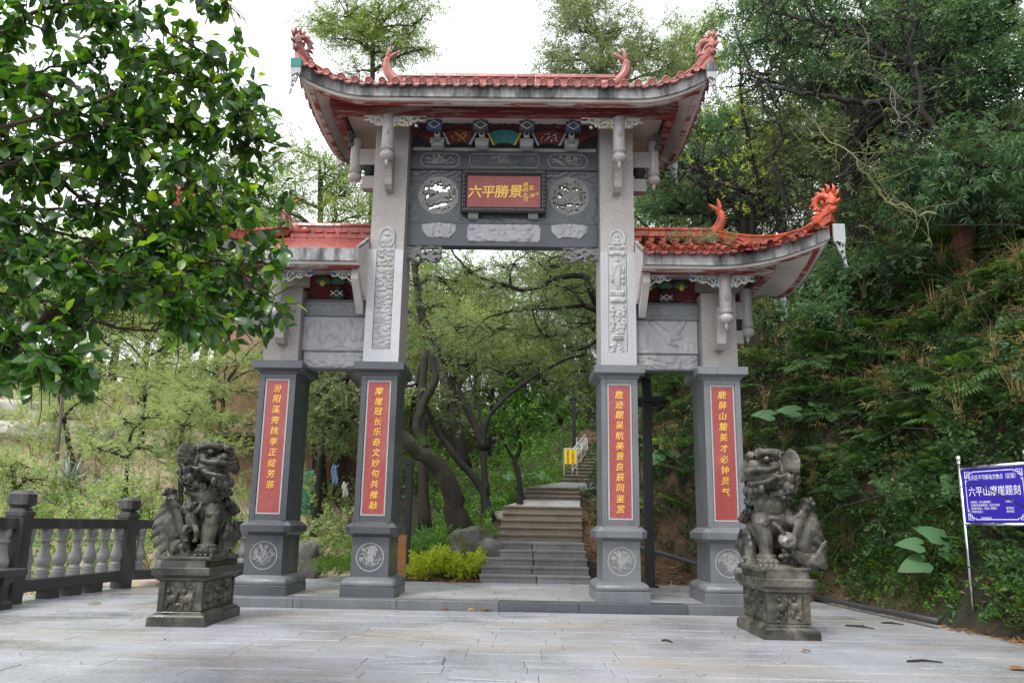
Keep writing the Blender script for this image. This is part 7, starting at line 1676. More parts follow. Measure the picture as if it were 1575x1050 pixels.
# ------------------------------------------------------------------ undergrowth
def terr_pts(n, fx, y0, y1, rng, pmin, pmax, power=1.0):
    y = rng.uniform(y0, y1, n); p = pmin+(pmax-pmin)*rng.uniform(0, 1, n)**power; x = np.interp(y, FY, FXX)+p; return np.stack([x, y, terrain(x, y)], -1)
def slope_dirs(P_, rng, out=1.0, up=.7, j=.5):
    d = np.zeros_like(P_); d[:, 0] = -out; d[:, 1] = -.35; d[:, 2] = up; return d+rng.normal(0, j, P_.shape)
rng = np.random.default_rng(101)
def clear_board(P_, mg=.3):
    "keep plants from growing through or in front of the information board"
    d = P_-np.array(CAM); z = d @ np.array(FWD); u = 787.5+FPX*(d @ np.array(RT))/z; v = 525-FPX*(d @ np.array(UP))/z
    nx_, ny_ = -D_.y, D_.x; front = (P_[:, 0]-A.x)*nx_+(P_[:, 1]-A.y)*ny_ < mg; post = np.abs(u-np.interp(v, [700, 965], [1479, 1501])) < 20
    return ~((u > 1455) & (v > 670) & (v < 968) & front & ((v < 832) | post))
def clump(P_, rng, amp=.55, mg=.3):
    h_ = np.maximum(0, np.sin(P_[:, 1]*1.9+2*np.sin(P_[:, 2]*1.1))*np.sin(P_[:, 2]*2.3+1.7*np.sin(P_[:, 1]*1.3))+.25)*amp*rng.uniform(.3, 1, len(P_)); P2 = P_+np.stack([-h_*.8, -h_*.4, h_*.6], -1); return P2[clear_board(P2, mg)]
P1 = clump(terr_pts(10500, 0, 6, 25, rng, .12, 9.5, 1.05), rng); Q = [spray_many('mid', P1, slope_dirs(P1, rng, 1, .6, .7), .80, rng)]
P1 = clump(terr_pts(5200, 0, 4.5, 24, rng, .1, 9, 1.1), rng, .8); Q.append(spray_many('broad', P1, slope_dirs(P1, rng, 1, .6, .7), .66, rng))
P1 = clump(terr_pts(6500, 0, 6, 24, rng, .3, 10, 1.0), rng, .9); Q.append(spray_many('small', P1, slope_dirs(P1, rng, 1, .6, .8), 1.35, rng))
P1 = clump(terr_pts(3000, 0, 7, 17.5, rng, .25, 5.5, 1.0), rng, .7); Q.append(spray_many('mid', P1, slope_dirs(P1, rng, 1, .6, .7), .85, rng))
P1 = clump(terr_pts(1500, 0, 7, 17.5, rng, .25, 5.5, 1.0), rng, .7); Q.append(spray_many('broad', P1, slope_dirs(P1, rng, 1, .6, .7), .7, rng))
tag(leaves_obj('bank_undergrowth', Q, 'leaf_bank'), 'dense dark green shrubs and creepers covering the right bank', 'undergrowth', None, 'stuff')
Q = []
P1 = np.concatenate([clump(terr_pts(900, 0, 5, 24, rng, .6, 9, .9), rng, .5, 1.0), clump(terr_pts(260, 0, 8, 17, rng, .5, 5, .9), rng, .5, 1.0)]); P1 = P1[seen(P1, 60)]; n = len(P1); pk = rng.integers(0, 3, n)
for k in range(3): m_ = pk == k; Q.append(scatter(LT_['fern'][k], P1[m_]+np.array([-.05, 0, .05]), rotmats(np.tile([1, 0, 0.], (m_.sum(), 1))+rng.normal(0, .25, (m_.sum(), 3)), rng, rng.uniform(-.5, .5, m_.sum())) @ zrot(rng.uniform(0, 6.28, m_.sum())), rng.uniform(.6, 1.25, m_.sum())))
tag(leaves_obj('fern_cover', Q, 'leaf_fern'), 'mass of green ferns growing among the shrubs of the right bank', 'ferns', None, 'stuff')
Q = []; P1 = clump(terr_pts(620, 0, 6, 22, rng, .8, 8, 1), rng, .9, .9); Q.append(scatter(LT_['grass'][0], P1, zrot(rng.uniform(0, 6.28, len(P1))), rng.uniform(.8, 1.6, len(P1)))); P1 = clump(terr_pts(1300, 0, 5, 22, rng, .8, 8.5, 1), rng, .95, .9); Q.append(spray_many('narrow', P1+np.array([-.1, 0, .1]), slope_dirs(P1, rng), .8, rng))
tag(leaves_obj('dry_grass', Q, 'leaf_dry'), 'dry brown grass and dead fronds mixed into the right bank', 'dry grass', None, 'stuff')
# creeping plants at the foot of the bank
P1 = terr_pts(2600, 0, 5.5, 16.5, rng, .02, .75, 1); P1 = P1[clear_board(P1)]; Q = [spray_many('small', P1+np.array([0, 0, .03]), slope_dirs(P1, rng, .5, .8), .9, rng)]
tag(leaves_obj('creeping_plants', Q, 'leaf_shrub'), 'low bright creeping plants along the foot of the right bank', 'ground cover', None, 'stuff')
mb = MB(); P1 = terr_pts(260, 0, 7, 20, rng, .3, 7, 1); P1 = P1[clear_board(P1, 1.0)]
for p in P1:
    q = Vector(p); d = Vector(rng.normal(0, .5, 3))+Vector((-.35, -.2, .1)); mb.tube([q, q+d*.6+Vector((-.15, -.1, .25)), q+d*1.1+Vector((-.35, -.2, .12)), q+d*1.5+Vector((-.5, -.3, -.25))], [.012, .009, .006, .003], 4, False)
tag(obj('dead_stems', mb, 'bark_brown'), 'thin brown dead stems trailing over the right bank', 'stems', None, 'stuff')
# individual ferns that stand out
fm = {}
for k, lm in ((0, 'leaf_fern_bright'), (1, 'leaf_fern'), (2, 'leaf_fern_bright')):
    V = t_fern(9, .8, 18, 50+k, .55, .038).reshape(-1, 3); o = nmesh('fern', V, np.arange(len(V)).reshape(-1, 4), lm); fm[k] = o.data; bpy.data.objects.remove(o)
FP = [(1035, 680, 18.6, 1.0), (1050, 720, 18.2, .9), (1000, 790, 17.8, .7), (1040, 800, 17.6, .7), (1200, 480, 17, .9), (1250, 520, 16.5, .9), (1330, 520, 15.5, .9), (1390, 560, 14.5, .8), (1300, 600, 15, .8), (1230, 700, 15.5, .8), (1350, 660, 14.2, .7), (1430, 640, 13.4, .8), (1500, 600, 13, .8), (1540, 560, 13, .8), (1480, 560, 14, .8), (1400, 500, 15.5, .9), (1470, 470, 15.5, .9), (1540, 440, 14.5, .9), (1300, 740, 14.8, .6), (1420, 760, 12.8, .6), (1540, 840, 11.2, .5), (1360, 880, 13.6, .5), (1280, 850, 15.2, .5), (1560, 900, 10.6, .45), (1330, 800, 14.2, .5), (1190, 560, 16.6, .8)]
for k, (px, py, Y, s_) in enumerate(FP):
    p = at(px, py, Y); o = bpy.data.objects.new('fern', fm[k % 3]); COL.objects.link(o); 
    for it in range(30):                       # slide along the sight line until it meets the ground
        if th(p.x, p.y) > p.z: p = p-(p-CAM)*.012
        else: p = p+(p-CAM)*.012
    o.location = (p.x, p.y, th(p.x, p.y)+.02); o.rotation_euler = (rng.uniform(-.2, .2), -.35, rng.uniform(0, 6.28)); o.scale = (s_, s_, s_); tag(o, 'arching green fern rooted in the right bank', 'fern', 'ferns on the right bank')
# taro plants with big heart-shaped leaves
def taro_leaf(mb, base, stem_top, d, L, wd, droop=.35):
    mb_pts = []; d = Vector((d[0], d[1], 0)).normalized(); s_ = Vector((-d.y, d.x, 0)); top = Vector(stem_top); rows = []
    for i in range(9):
        t = i/8; x = -.28+1.28*t; w_ = 1.25*wd*(1-abs(t-.33)**1.6*1.9) if t < .33 else wd*(1-((t-.33)/.67)**1.7); w_ = max(.0, w_); z = -droop*L*max(0, x)**1.8
        c_ = top+d*(x*L)+Vector((0, 0, z)); ro = []
        for j in range(-3, 4):
            u = j/3; gap = -.0 if t > .2 else 0; p = c_+s_*(u*w_*L)+Vector((0, -.25*L*x-.0, .0))*0+Vector((0, 0, -.10*L*abs(u)**1.5*(w_)+.02*L*abs(u)+.012*L*sin(u*9+i)))
            if t < .26 and abs(u) < .4: p = p+d*((.26-t)*L*1.0*(1-abs(u)/.4))
            ro.append(p)
        rows.append(ro)
    k = len(mb.v)
    for ro in rows: mb.v += [tuple(p) for p in ro]
    for i in range(8):
        for j in range(6): a = k+i*7+j; mb.f.append((a, a+1, a+8, a+7))
    mb.xf(Matrix.Translation(top) @ Matrix.Rotation(radians(48), 4, 'X') @ Matrix.Translation(-top), k)
    return rows
def taro(px, py, Y, leaves, label):
    p = at(px, py, Y)
    for it in range(40):
        if th(p.x, p.y) > p.z: p = p-(p-CAM)*.008
        else: p = p+(p-CAM)*.008
    g_ = Vector((p.x, p.y, th(p.x, p.y))); root = empty('taro_plant', g_, label, 'plant')
    for dx, dy, dz, az, L_ in leaves:
        mb = MB(); top = g_+Vector((dx, dy, dz)); taro_leaf(mb, g_, top, (cos(az), sin(az)), L_, .42); o = obj('leaf', mb, 'leaf_taro', root, True)
        m = MB(); m.tube([g_, g_.lerp(top, .5)+Vector((0, 0, .08)), top], [.016, .012, .008], 6); obj('stem', m, 'leaf_taro', root, True)
taro(1428, 905, 12.0, [(-.22, -.35, .50, -2.9, .36), (.10, -.45, .72, -.25, .50), (.02, -.40, .86, 2.3, .36), (-.25, -.35, .74, 2.9, .30), (.30, -.40, .60, -.5, .34)], 'taro plant with big heart shaped leaves left of the blue board')
taro(1460, 790, 12.6, [(-.1, -.4, .35, -2.2, .36), (.2, -.5, .30, -1.2, .34)], 'smaller taro plant just beside the post of the blue board')
taro(1240, 640, 15.5, [(-.3, -.3, .35, 2.8, .38), (.1, -.3, .45, .6, .34), (.35, -.3, .3, -.6, .30)], 'taro plant high on the bank above the right lion')
taro(1195, 680, 16, [(-.2, -.3, .3, 2.8, .38), (.2, -.3, .35, -.5, .30)], 'taro plant behind the outer right pillar')
taro(1015, 735, 18.2, [(-.1, -.3, .35, -2.4, .42), (.25, -.3, .45, -.9, .40)], 'taro plant behind the lamp post in the right bay')
taro(815, 740, 21.6, [(-.3, -.4, .2, 2.8, .36), (.0, -.5, .25, .5, .34), (.35, -.4, .28, -.5, .36), (-.6, -.3, .22, 2.6, .34)], 'taro plants beside the middle landing of the steps')
# palm-like fronds over the board
for px, py, Y, az in ((1560, 700, 13.4, 3.0), (1600, 690, 13, 2.8), (1545, 735, 12.9, 3.3)):
    p = at(px, py, Y); V = []; n = 26; t = np.linspace(.02, 1, n); L_ = 1.15; ang = .55-1.0*t; x = np.cumsum(np.cos(ang))*L_/n; z = np.cumsum(np.sin(ang))*L_/n; u = np.array([cos(az), sin(az)*.4, 0]); s_ = np.array([0, -1., .1]); P_ = np.array(p)+x[:, None]*u+z[:, None]*np.array([0, 0, 1.]); tg = _n(np.cos(ang)[:, None]*u+np.sin(ang)[:, None]*np.array([0, 0, 1.]))
    Q = [leaf_quads(P_, _n(s_*sg+tg*.6+np.array([0, 0, -.5*sg*0-.55])), tg, .34*np.sin(pi*np.clip(t*.9+.1, 0, 1))+.03, np.full(n, .022), .2) for sg in (-1, 1)]; Q.append(leaf_quads(P_[:-1], np.diff(P_, axis=0), np.tile(s_, (n-1, 1)), np.full(n-1, .05), np.full(n-1, .012)))
    o = leaves_obj('palm_frond', Q, 'leaf_fern'); tag(o, 'drooping palm like frond arching above the blue board', 'frond', 'fronds above the blue board')
# left slope: scrub, pale grass, agaves
def reg(n, x0, x1, y0, y1, rng): x = rng.uniform(x0, x1, n); y = rng.uniform(y0, y1, n); return np.stack([x, y, terrain(x, y)], -1)
def left_reg(n, y0, y1, rng, qmin=.1):
    y = rng.uniform(y0, y1, n); x = rng.uniform(-26, -3.5, n)*(y/26)**.8-.5; q = (-x-8)*.6+(y-16.3)*.9; m_ = (q > qmin); return np.stack([x, y, terrain(x, y)], -1)[m_]
P1 = left_reg(7000, 15.5, 30, rng, -.3); P1 = P1[seen(P1, 60)][:2600]; P1 = P1+np.maximum(0, np.sin(P1[:, 0]*1.3)*np.sin(P1[:, 1]*1.1)+.2)[:, None]*np.array([0, -.1, .9]); U_ = lambda P_: np.tile([0, -.4, 1.], (len(P_), 1))+rng.normal(0, .6, P_.shape)
tag(leaves_obj('slope_scrub', [spray_many('small', P1+rng.uniform(0, .5, (len(P1), 1))*np.array([0, 0, 1.]), U_(P1), 1.7, rng), spray_many('fine', P1[:1800]+rng.uniform(0, .7, (1800, 1))*np.array([0, 0, 1.]), U_(P1[:1800]), 1.0, rng)], 'leaf_hill'), 'olive scrub scattered over the pale left slope', 'scrub', None, 'stuff')
P1 = left_reg(2600, 16, 34, rng); P1 = P1[seen(P1, 40)][:520]; tag(leaves_obj('slope_grass', [scatter(LT_['grass'][k], P1[k::2], zrot(rng.uniform(0, 6.28, len(P1[k::2]))), rng.uniform(.8, 1.7, len(P1[k::2]))) for k in (0, 1)], 'leaf_dry'), 'straw coloured grass over the left slope', 'grass', None, 'stuff')
P1 = np.concatenate([left_reg(2600, 15.5, 20.5, rng, -.5), reg(500, -9.5, -7.6, 9, 17, rng), reg(350, -7.4, -5.0, 17.5, 20, rng)]); P1 = P1[(P1[:, 0] < -7.6) | (P1[:, 1] > 18.3)]
tag(leaves_obj('hedge_scrub', [spray_many('mid', P1+rng.uniform(0, 1, (len(P1), 1))*np.array([0, 0, .75]), U_(P1), .75, rng)], 'leaf_shrub'), 'tangled green scrub right behind the stone balustrade', 'scrub', None, 'stuff')
P1 = left_reg(1500, 16.5, 22, rng, -.2); mb = MB()
for p in P1[:420]:
    d = Vector(rng.normal(0, .35, 3))+Vector((0, 0, .8)); q = Vector(p); mb.tube([q, q+d*.5+Vector(rng.normal(0, .08, 3)), q+d+Vector(rng.normal(0, .15, 3))], [.010, .007, .003], 4, False)
tag(obj('bare_twigs', mb, 'twig_red'), 'bare reddish twigs tangled in the scrub of the left slope', 'twigs', None, 'stuff')
for k, (px, py, Y, s_) in enumerate(((112, 700, 21, 1.0), (205, 690, 21.5, .9), (250, 650, 24, .8), (175, 620, 26, .8), (90, 728, 20, .6))):
    p = at(px, py, Y); g_ = Vector((p.x, p.y, th(p.x, p.y))); mb = MB(); n = 26
    for j in range(n):
        az = j*2.4; el = .25+1.1*(j/n); L_ = s_*rng.uniform(.75, 1.0); u = Vector((cos(az)*cos(el), sin(az)*cos(el), sin(el))); sd_ = Vector((-sin(az), cos(az), 0)); w_ = .055*s_; rr2 = []
        for i, (t, ww) in enumerate(((0, .7), (.3, 1), (.65, .75), (1, .02))):
            c_ = g_+u*L_*t+Vector((0, 0, -.10*L_*t*t)); rr2.append([c_-sd_*w_*ww, c_+Vector((0, 0, -.02*s_*ww)), c_+sd_*w_*ww, c_+Vector((0, 0, .006*s_))])
        mb.loft(rr2)
    o = obj('agave', mb, 'leaf_agave', None, True); o.location.z = g_.z; tag(o, ('large blue grey agave on the pale slope above the balustrade', 'second blue grey agave, just left of the dark lion', 'agave higher up behind the dark lion', 'pale agave far up the left slope', 'small agave nearest the balustrade')[k], 'agave')
p = at(94, 668, 21); g_ = ground_at(p); mb = MB(); mb.tube([g_, at(97, 600, 21), at(102, 540, 21)], [.05, .045, .035], 8); tag(obj('leaning_pole', mb, 'bark_pale', None, True), 'thin pale pole leaning on the left slope', 'pole')
# shrub with dark crooked stems left of the lion
sb = ground_at(at(200, 725, 20)); tree('bare_shrub', 'small leafless looking shrub with dark crooked stems on the left slope', sb, [sb]+T((198, 690, 20), (205, 660, 20)), (.06, .03), lob((190, 650, 20, .5), (225, 640, 20, .5), (165, 690, 20, .5), (215, 690, 19.8, .45)), 'bark_dark', 'leaf_hill', 'small', .9, .8, None, 'shrub', 77, nbr=9, spl=6, attach=(.1, 1))

# ------------------------------------------------------------------ garden between the pillars and the steps
def bush(name, label, c_, r, mat, kind, n, sc, seed, flat=.8, cat='shrub', bot=.0):
    rng = np.random.default_rng(seed); v = _n(rng.normal(0, 1, (n, 3))); v[:, 2] = np.abs(v[:, 2])*flat-bot; rad = rng.uniform(.45, 1, (n, 1))**.6
    P_ = np.array([c_[0], c_[1], c_[2]])+v*rad*np.array(r); root = empty(name, c_, label, cat); mb = MB()
    for k in range(14): e_ = Vector(P_[rng.integers(0, n)]); mb.tube([Vector(c_)-Vector((0, 0, .1)), Vector(c_).lerp(e_, .5)+Vector(rng.normal(0, .04, 3)), e_], [.014, .01, .004], 5, False)
    obj('stems', mb, 'bark_dark', root); leaves_obj('foliage', spray_many(kind, P_, v+rng.normal(0, .4, v.shape), sc, rng), mat, root); return root
bush('round_shrub', 'round dark green shrub in front of the leaning tree', Vector(onz(668, 838, .30)) if False else Vector((at(668, 838, 17.9).x, 17.9, .35)), (.58, .5, .95), 'leaf_shrub', 'small', 420, .95, 1)
bush('bright_shrub', 'bright green shrub at the foot of the leaning tree', Vector((at(722, 795, 19.3).x, 19.3, .85)), (.62, .4, .50), 'leaf_fern_bright', 'small', 300, .95, 2)
bush('low_shrub', 'dark shrub behind the rusty panel', Vector((at(640, 850, 18.3).x, 18.3, .2)), (.4, .4, .5), 'leaf_bank', 'small', 220, .95, 3)
# clipped yellow green hedge
hl_, hr_ = at(630, 872, 16.9), at(741, 874, 16.9); rng = np.random.default_rng(7); n = 900
P_ = np.stack([rng.uniform(hl_.x, hr_.x, n), rng.uniform(16.75, 17.45, n), rng.uniform(.12, .50, n)], -1); P_[:, 2] += .07*np.sin(P_[:, 0]*7)+rng.uniform(0, .08, n)
root = empty('yellow_hedge', ((hl_.x+hr_.x)/2, 17.1, .1), 'low hedge of bright yellow green leaves left of the lower steps', 'hedge'); d_ = rng.normal(0, .45, (n, 3)); d_[:, 2] += .9; d_[:, 1] -= .3
leaves_obj('foliage', spray_many('small', P_, d_, .95, rng), 'leaf_yellowgreen', root); mb = MB()
for k in range(60): x, y = rng.uniform(hl_.x+.05, hr_.x-.05), rng.uniform(16.8, 17.4); mb.tube([(x, y, .05), (x+rng.normal(0, .04), y, .4)], [.007, .004], 4, False)
tag(obj('stems', mb, 'twig_red', root), kind='stuff')
n = 420; t = rng.uniform(0, 1, n); P_ = np.stack([-3.35+.55*t+rng.normal(0, .16, n), 15.9+4.2*(t)+rng.normal(0, .1, n), rng.uniform(.1, .32, n)], -1); P_[:, 2] += np.maximum(terrain(P_[:, 0], P_[:, 1]), .1); P_[:, 0] -= .35
d_ = rng.normal(0, .45, (n, 3)); d_[:, 2] += .9; root = empty('path_hedge', (-3.4, 16.4, .1), 'light green leafy border along the path behind the left bay', 'hedge'); leaves_obj('foliage', spray_many('small', P_, d_, .95, rng), 'leaf_fern_bright', root)
mb = MB(); mb.box(-2.35, -.80, 16.55, 18.3, .0, .135); o = obj('garden_soil', mb, 'leaf_litter_soil'); tag(o, kind='structure')
# filler planting: garden floor, slope beside the steps, lawn patch
def mid_pts(n, x0, x1, y0, y1, rng): 
    P_ = reg(n, x0, x1, y0, y1, rng); sl = stair_left(P_[:, 1]); return P_[(P_[:, 0] < sl-.1) | (P_[:, 1] > 44)]
P1 = mid_pts(3400, -5.5, 2.6, 18.4, 34, rng); P1 = P1[~((P1[:, 0] < -2.4) & (P1[:, 1] < 25))]
tag(leaves_obj('garden_undergrowth', [spray_many('mid', P1+rng.uniform(0, .6, (len(P1), 1))*np.array([0, 0, 1.]), U_(P1), .85, rng)], 'leaf_shrub'), 'mixed green undergrowth left of the stairway', 'undergrowth', None, 'stuff')
P1 = reg(3600, -9, 14, 33, 62, rng); tag(leaves_obj('hill_scrub', [spray_many('broad', P1+rng.uniform(0, 1.2, (len(P1), 1))*np.array([0, 0, 1.]), U_(P1), 1.7, rng)], 'leaf_fine'), 'green scrub covering the hill behind the archway', 'scrub', None, 'stuff')
P1 = reg(3000, -40, -6, 30, 62, rng); tag(leaves_obj('hill_scrub', [spray_many('broad', P1+rng.uniform(0, 1.2, (len(P1), 1))*np.array([0, 0, 1.]), U_(P1), 1.7, rng)], 'leaf_hill'), 'pale scrub covering the hill beyond the left slope', 'scrub', None, 'stuff')
P1 = terr_pts(4000, 0, 22, 42, rng, .3, 18, .9); tag(leaves_obj('upper_bank_scrub', [spray_many('broad', P1+rng.uniform(0, .8, (len(P1), 1))*np.array([0, 0, 1.]), slope_dirs(P1, rng), 1.3, rng)], 'leaf_bank'), 'dark scrub on the upper part of the right bank', 'scrub', None, 'stuff')
n = 1500; y = rng.uniform(22.6, 27.5, n); x = stair_left(y)-.08-rng.uniform(0, .95, n)**1.2; P1 = np.stack([x, y, terrain(x, y)+.01], -1)
tag(leaves_obj('lawn_patch', [scatter(t_grass(5, .13, .012, 5, .5), P1, zrot(rng.uniform(0, 6.28, n)), rng.uniform(.8, 1.5, n))], 'grass_green'), 'bright green grass verge left of the upper stairs', 'grass', None, 'stuff')
P1 = terr_pts(900, 0, 16.5, 24, rng, -.5, 1.0, 1); tag(leaves_obj('bay_plants', [spray_many('mid', P1[:420]+np.array([0.25, 0, .05]), slope_dirs(P1[:420], rng), .7, rng)], 'leaf_bank'), 'small plants on the dirt slope right of the steps', 'ground cover', None, 'stuff')
# small fern growing on the right side roof
rng = np.random.default_rng(31); V = np.concatenate([scatter(LT_['small'][k % 2], np.array([[GX+3.0+.12*k+rng.normal(0, .04), GY-.72+rng.normal(0, .12), 5.78]]), rotmats(rng.normal(0, 1, (1, 3))+np.array([[0, -.4, .7]]), rng), np.array([1.25])) for k in range(1) for q in range(1)])
P_ = np.stack([rng.uniform(GX+2.75, GX+3.75, 60), rng.uniform(GY-.85, GY-.5, 60), np.full(60, 5.66)], -1); P_[:, 2] += (P_[:, 1]-(GY-.85))*.5
o = leaves_obj('roof_plant', [spray_many('small', P_, rng.normal(0, .7, P_.shape)+np.array([0, -.3, .7]), .85, rng)], 'leaf_fine'); tag(o, 'small green plant sprouting from the tiles of the right side roof', 'plant')

# ------------------------------------------------------------------ fallen leaves and twigs
def litter(n, P_, name, label, mat='leaf_fallen', L0=.05, L1=.12, kind='stuff'):
    rng = np.random.default_rng(n); az = rng.uniform(0, 6.28, n); d = np.stack([np.cos(az), np.sin(az), rng.normal(0, .15, n)], -1); s_ = np.stack([-np.sin(az), np.cos(az), rng.normal(0, .2, n)], -1)
    L_ = rng.uniform(L0, L1, n); q = leaf_quads(P_, d, s_, L_, L_*rng.uniform(.35, .6, n), -.15); return tag(leaves_obj(name, q, mat), label, 'leaves', None, kind)
rng = np.random.default_rng(9)
P_ = terr_pts(1500, 0, 6, 16, rng, -.30, .35, 1); P_[:, 2] = np.maximum(P_[:, 2], 0)+.012; litter(1500, P_, 'leaf_litter', 'brown fallen leaves along the edge of the plaza below the right bank')
P_ = reg(2200, 1.5, 4.4, 16.5, 20.5, rng); P_[:, 2] = np.maximum(P_[:, 2], .12)+.012; litter(2200, P_, 'leaf_litter', 'fallen leaves on the dirt slope behind the right bay')
n = 130; P_ = np.stack([rng.uniform(-6.5, 5.5, n), rng.uniform(6.4, 12.3, n), np.full(n, .008)], -1); litter(n, P_, 'scattered_leaves', 'scraps of dead leaf scattered over the plaza', L0=.015, L1=.05)
P_ = reg(500, -2.3, -.8, 16.6, 16.8, rng); P_[:, 2] = .14; litter(500, P_, 'leaf_litter', 'dry leaves under the yellow green hedge')
def one_leaf(px, py, z, L_, mat, label, az=0.3):
    p = onz(px, py, z) if z < .5 else at(px, py, z); q = []
    mb = MB(); n = 7; ws = [.02, .2, .30, .33, .28, .16, .0]
    for i in range(n): t = i/(n-1); x = L_*(t-.5); mb.v += [(p.x+x, p.y-L_*ws[i], p.z+.012+.02*abs(sin(t*3))), (p.x+x, p.y, p.z+.006+.014*sin(t*3)), (p.x+x, p.y+L_*ws[i], p.z+.014+.02*abs(sin(t*3)))]
    for i in range(n-1): a = i*3; mb.f += [(a, a+3, a+4, a+1), (a+1, a+4, a+5, a+2)]
    o = obj('fallen_leaf', mb, mat, None, True); o.rotation_euler = (0, 0, az); tag(o, label, 'leaf')
for a in ((145, 929, .0, .20, 'leaf_shrub', 'green fallen leaf lying on the paving near the left railing', .1), (645, 936, .0, .07, 'leaf_yellow', 'yellow leaf on the paving before the terrace step'), (725, 939, .0, .12, 'leaf_yellow', 'yellow brown leaf near the centre of the terrace step'), (748, 939, .0, .18, 'leaf_fallen', 'curled orange leaf near the centre of the terrace step', .2), (683, 938, 0, .12, 'leaf_fallen', 'brown leaf pair left of the orange leaf by the step'), (1533, 969, .0, .12, 'leaf_yellow', 'bright yellow leaf by the foot of the board post', .5), (1568, 1030, .0, .2, 'leaf_fallen', 'large brown leaf at the right edge of the paving', .3), (1350, 943, .0, .14, 'leaf_fallen', 'orange leaf lying by the end of the pipe', .3), (1300, 930, .02, .09, 'leaf_yellow', 'small bright leaf near the start of the pipe', .3), (1240, 1003, 0, .10, 'leaf_fallen', 'brown leaf on the paving right of the pale lion')): one_leaf(*a)
for k, (x0, y0, x1, y1, lb) in enumerate(((1300, 961, 1345, 966, 'forked brown twig on the paving right of the pale lion'), (1395, 1016, 1450, 1018, 'thin straight twig on the paving at the lower right'), (1018, 984, 1035, 987, 'tiny twig on the paving in front of the pale lion'), (1355, 957, 1390, 960, 'short twig near the end of the pipe'))):
    a, c_ = onz(x0, y0, .012), onz(x1, y1, .012); mb = MB(); mb.tube([a, a.lerp(c_, .5)+Vector((0, .03, .008)), c_], [.010, .012, .006], 6)
    if k == 0: mb.tube([a.lerp(c_, .4), a.lerp(c_, .8)+Vector((0, .12, .02))], [.009, .004], 5); mb.tube([a.lerp(c_, .2), a.lerp(c_, .6)+Vector((0, -.10, .02))], [.009, .004], 5)
    tag(obj('twig', mb, 'bark_brown'), lb, 'twig')

# ------------------------------------------------------------------ foreground ficus at the left
def ficus_mesh(L_, W_, seed, mat):
    "broad oval leaf folded along the midrib, base at the origin, pointing to +x"
    r = random.Random(seed); n = 5; ws = [.06, .70, .98, 1.0, .70, .0]; mb = MB(); cv = r.uniform(.08, .30); fo = r.uniform(.10, .30)
    for i in range(n+1):
        t = i/n; x = L_*t*1.0; z = -cv*L_*t*t; w_ = W_/2*ws[i]; e_ = fo*w_+.004*sin(i*2.1+seed)
        mb.v += [(x, -w_, z+e_), (x, 0, z), (x, w_, z+e_)]
    for i in range(n): a = i*3; mb.f += [(a, a+3, a+4, a+1), (a+1, a+4, a+5, a+2)]
    return mesh('leaf', mb.v, mb.f, mat, True)
FM = [ficus_mesh(.104, .053, k, 'leaf_ficus') for k in range(5)]; FY_ = [ficus_mesh(.092, .050, 20+k, 'leaf_ficus_backlit') for k in range(2)]
fr = empty('ficus_tree', (-4.6, 3.6, 0), 'foreground tree with large glossy oval leaves hanging in from the upper left', 'tree')
LB_ = [([(-90, 120, 4.4), (0, 120, 4.5), (100, 160, 4.6), (170, 200, 4.7), (250, 250, 4.8), (330, 300, 4.9), (400, 330, 5.0)], .022), ([(-90, 215, 4.9), (0, 205, 4.9), (110, 290, 5.0), (200, 340, 5.0), (290, 370, 5.1), (400, 395, 5.1)], .020),
       ([(-90, 560, 4.6), (0, 530, 4.6), (80, 480, 4.7), (160, 450, 4.8), (260, 430, 4.9), (340, 400, 5.0), (420, 470, 5.1)], .026), ([(-80, 20, 4.6), (0, 45, 4.6), (80, 10, 4.7), (180, 20, 4.8), (280, 60, 4.9), (350, 110, 5.0)], .018),
       ([(-80, 500, 4.2), (0, 520, 4.3), (60, 545, 4.3), (110, 570, 4.35)], .012), ([(-80, 380, 4.3), (20, 390, 4.4), (140, 400, 4.5), (240, 440, 4.6), (300, 480, 4.7)], .016), ([(-60, -60, 4.8), (60, -40, 4.9), (180, -20, 5.0), (300, -20, 5.1), (370, 30, 5.1)], .015), ([(-60, 300, 5.3), (60, 320, 5.4), (180, 310, 5.5), (300, 330, 5.6), (420, 300, 5.5)], .014),
       ([(110, 170, 4.6), (200, 130, 4.9), (290, 120, 5.0), (380, 170, 5.1)], .012), ([(170, 200, 4.8), (240, 190, 5.2), (330, 200, 5.3), (400, 220, 5.3)], .010), ([(-60, 90, 5.2), (40, 110, 5.3), (140, 90, 5.4), (240, 80, 5.5), (340, 140, 5.5)], .012), ([(-60, 250, 4.7), (40, 260, 4.8), (130, 240, 4.9), (220, 300, 5.0), (300, 340, 5.1)], .012), ([(-60, 340, 4.9), (60, 350, 5.0), (160, 380, 5.1), (240, 410, 5.2), (330, 440, 5.2)], .012), ([(-60, 160, 5.6), (80, 210, 5.7), (200, 260, 5.8), (320, 260, 5.8)], .012), ([(-60, 400, 5.4), (60, 420, 5.5), (150, 440, 5.6), (250, 450, 5.6)], .012), ([(-60, 440, 5.2), (60, 460, 5.3), (160, 500, 5.3), (270, 500, 5.4), (400, 450, 5.4)], .012)]
rng = np.random.default_rng(19); cand = []; br = MB()
trunk_top = at(-260, 520, 4.2)
mb = MB(); tp = smoothpath([(-4.6, 3.6, -.2), (-4.5, 3.7, 1.0), tuple(trunk_top), (-4.3, 4.2, 3.6), (-4.2, 4.3, 4.6)], 5); mb.tube(tp, [.19-.004*i for i in range(len(tp))], 10); obj('trunk', mb, 'bark_brown', fr, True)
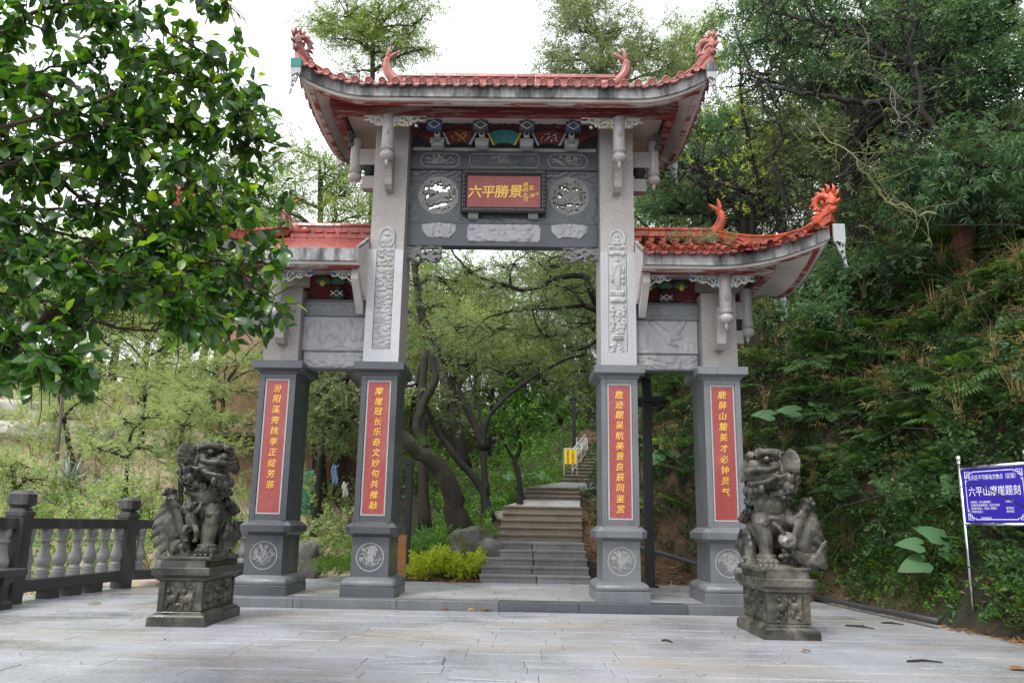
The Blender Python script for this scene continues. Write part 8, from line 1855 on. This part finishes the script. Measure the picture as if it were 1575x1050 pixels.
for pts, r0 in LB_:
    P0 = T(*pts); P_ = smoothpath([min(tp, key=lambda q: (q-P0[0]).length)]+P0, 7, .008, rng); n = len(P_); b_ = MB(); b_.tube(P_, [r0*(1-.8*i/(n-1))+.0015 for i in range(n)], 7); obj('branch', b_, 'twig_red', fr, True)
    for q in range(60):
        i0 = int(rng.uniform(.18, .995)*n); s_ = P_[min(i0, n-1)]; ax = (P_[min(i0+1, n-1)]-P_[i0-1]).normalized(); d_ = (ax*.7+Vector(rng.normal(0, .8, 3))+Vector((.15, 0, -.12))).normalized(); L_ = rng.uniform(.12, .46); pp = [s_]; cur = s_.copy()
        for j in range(5): d_ = (d_+Vector(rng.normal(0, .18, 3))+Vector((0, 0, -.05))).normalized(); cur = cur+d_*L_/5; pp.append(cur.copy())
        br.tube(pp, [.0045, .004, .0035, .003, .0025, .0018], 4, False)
        m_ = int(rng.integers(6, 11))
        for j in range(m_):
            t = rng.uniform(.15, 1.0) if j else 1.0; k = min(4, int(t*5)); p_ = pp[k].lerp(pp[k+1], t*5-k if t < 1 else 1); ld = (d_*.5+Vector(rng.normal(0, .75, 3))+Vector((0, 0, -.28))).normalized(); cand.append((p_, ld))
tag(obj('twigs', br, 'twig_red', fr, True), kind='stuff')
def px_of(p):
    d = p-CAM; z = d.dot(FWD); return 787.5+FPX*d.dot(RT)/z, 525-FPX*d.dot(UP)/z
def ok_leaf(p):
    u, v = px_of(p)
    lim = np.interp(v, [-80, 20, 110, 200, 250, 330, 420, 470, 520, 560, 640], [380, 355, 400, 430, 440, 450, 440, 455, 440, 230, 130])
    if u > lim: return False
    if 150 < u and v > 470+.0*u and not (250 < u < 450 and v < 530): return False
    if v > 600 or (u > 230 and v > 545): return False
    return True
cand = [c_ for c_ in cand if ok_leaf(c_[0])]
rng.shuffle(cand)
org = ORG[fr.name]; joined = {0: MB(), 1: MB()}; parts_n = 0
cand.sort(key=lambda c_: (c_[0]-CAM).length+(100 if not (-20 < px_of(c_[0])[0] and -20 < px_of(c_[0])[1]) else 0))
for k, (p_, ld) in enumerate(cand):
    x = Vector(ld); upv = (Vector((0, -.25, 1))+Vector(rng.normal(0, .5, 3))).normalized(); y_ = upv.cross(x).normalized(); z_ = x.cross(y_); s_ = rng.uniform(.72, 1.22); backlit = rng.random() < (.30 if px_of(p_)[0] > 230 else .05)  # brighter leaf colour is commoner towards the right, standing in for backlight
    m = Matrix(((x.x*s_, y_.x*s_, z_.x*s_, p_.x), (x.y*s_, y_.y*s_, z_.y*s_, p_.y), (x.z*s_, y_.z*s_, z_.z*s_, p_.z), (0, 0, 0, 1))); me = (FY_ if backlit else FM)[int(rng.integers(0, 2 if backlit else 5))]
    if parts_n < 300: inst('leaf', me, fr, Matrix.Translation(-org) @ m); parts_n += 1
    else: add_join(joined[1 if backlit else 0], me, m)
tag(obj('leaves', joined[0], 'leaf_ficus', fr, True), kind='stuff'); tag(obj('backlit_leaves', joined[1], 'leaf_ficus_backlit', fr, True), kind='stuff')
print('ficus leaves', len(cand), 'tris', sum(len(m_.loops)-2*len(m_.polygons) for m_ in bpy.data.meshes)//1)
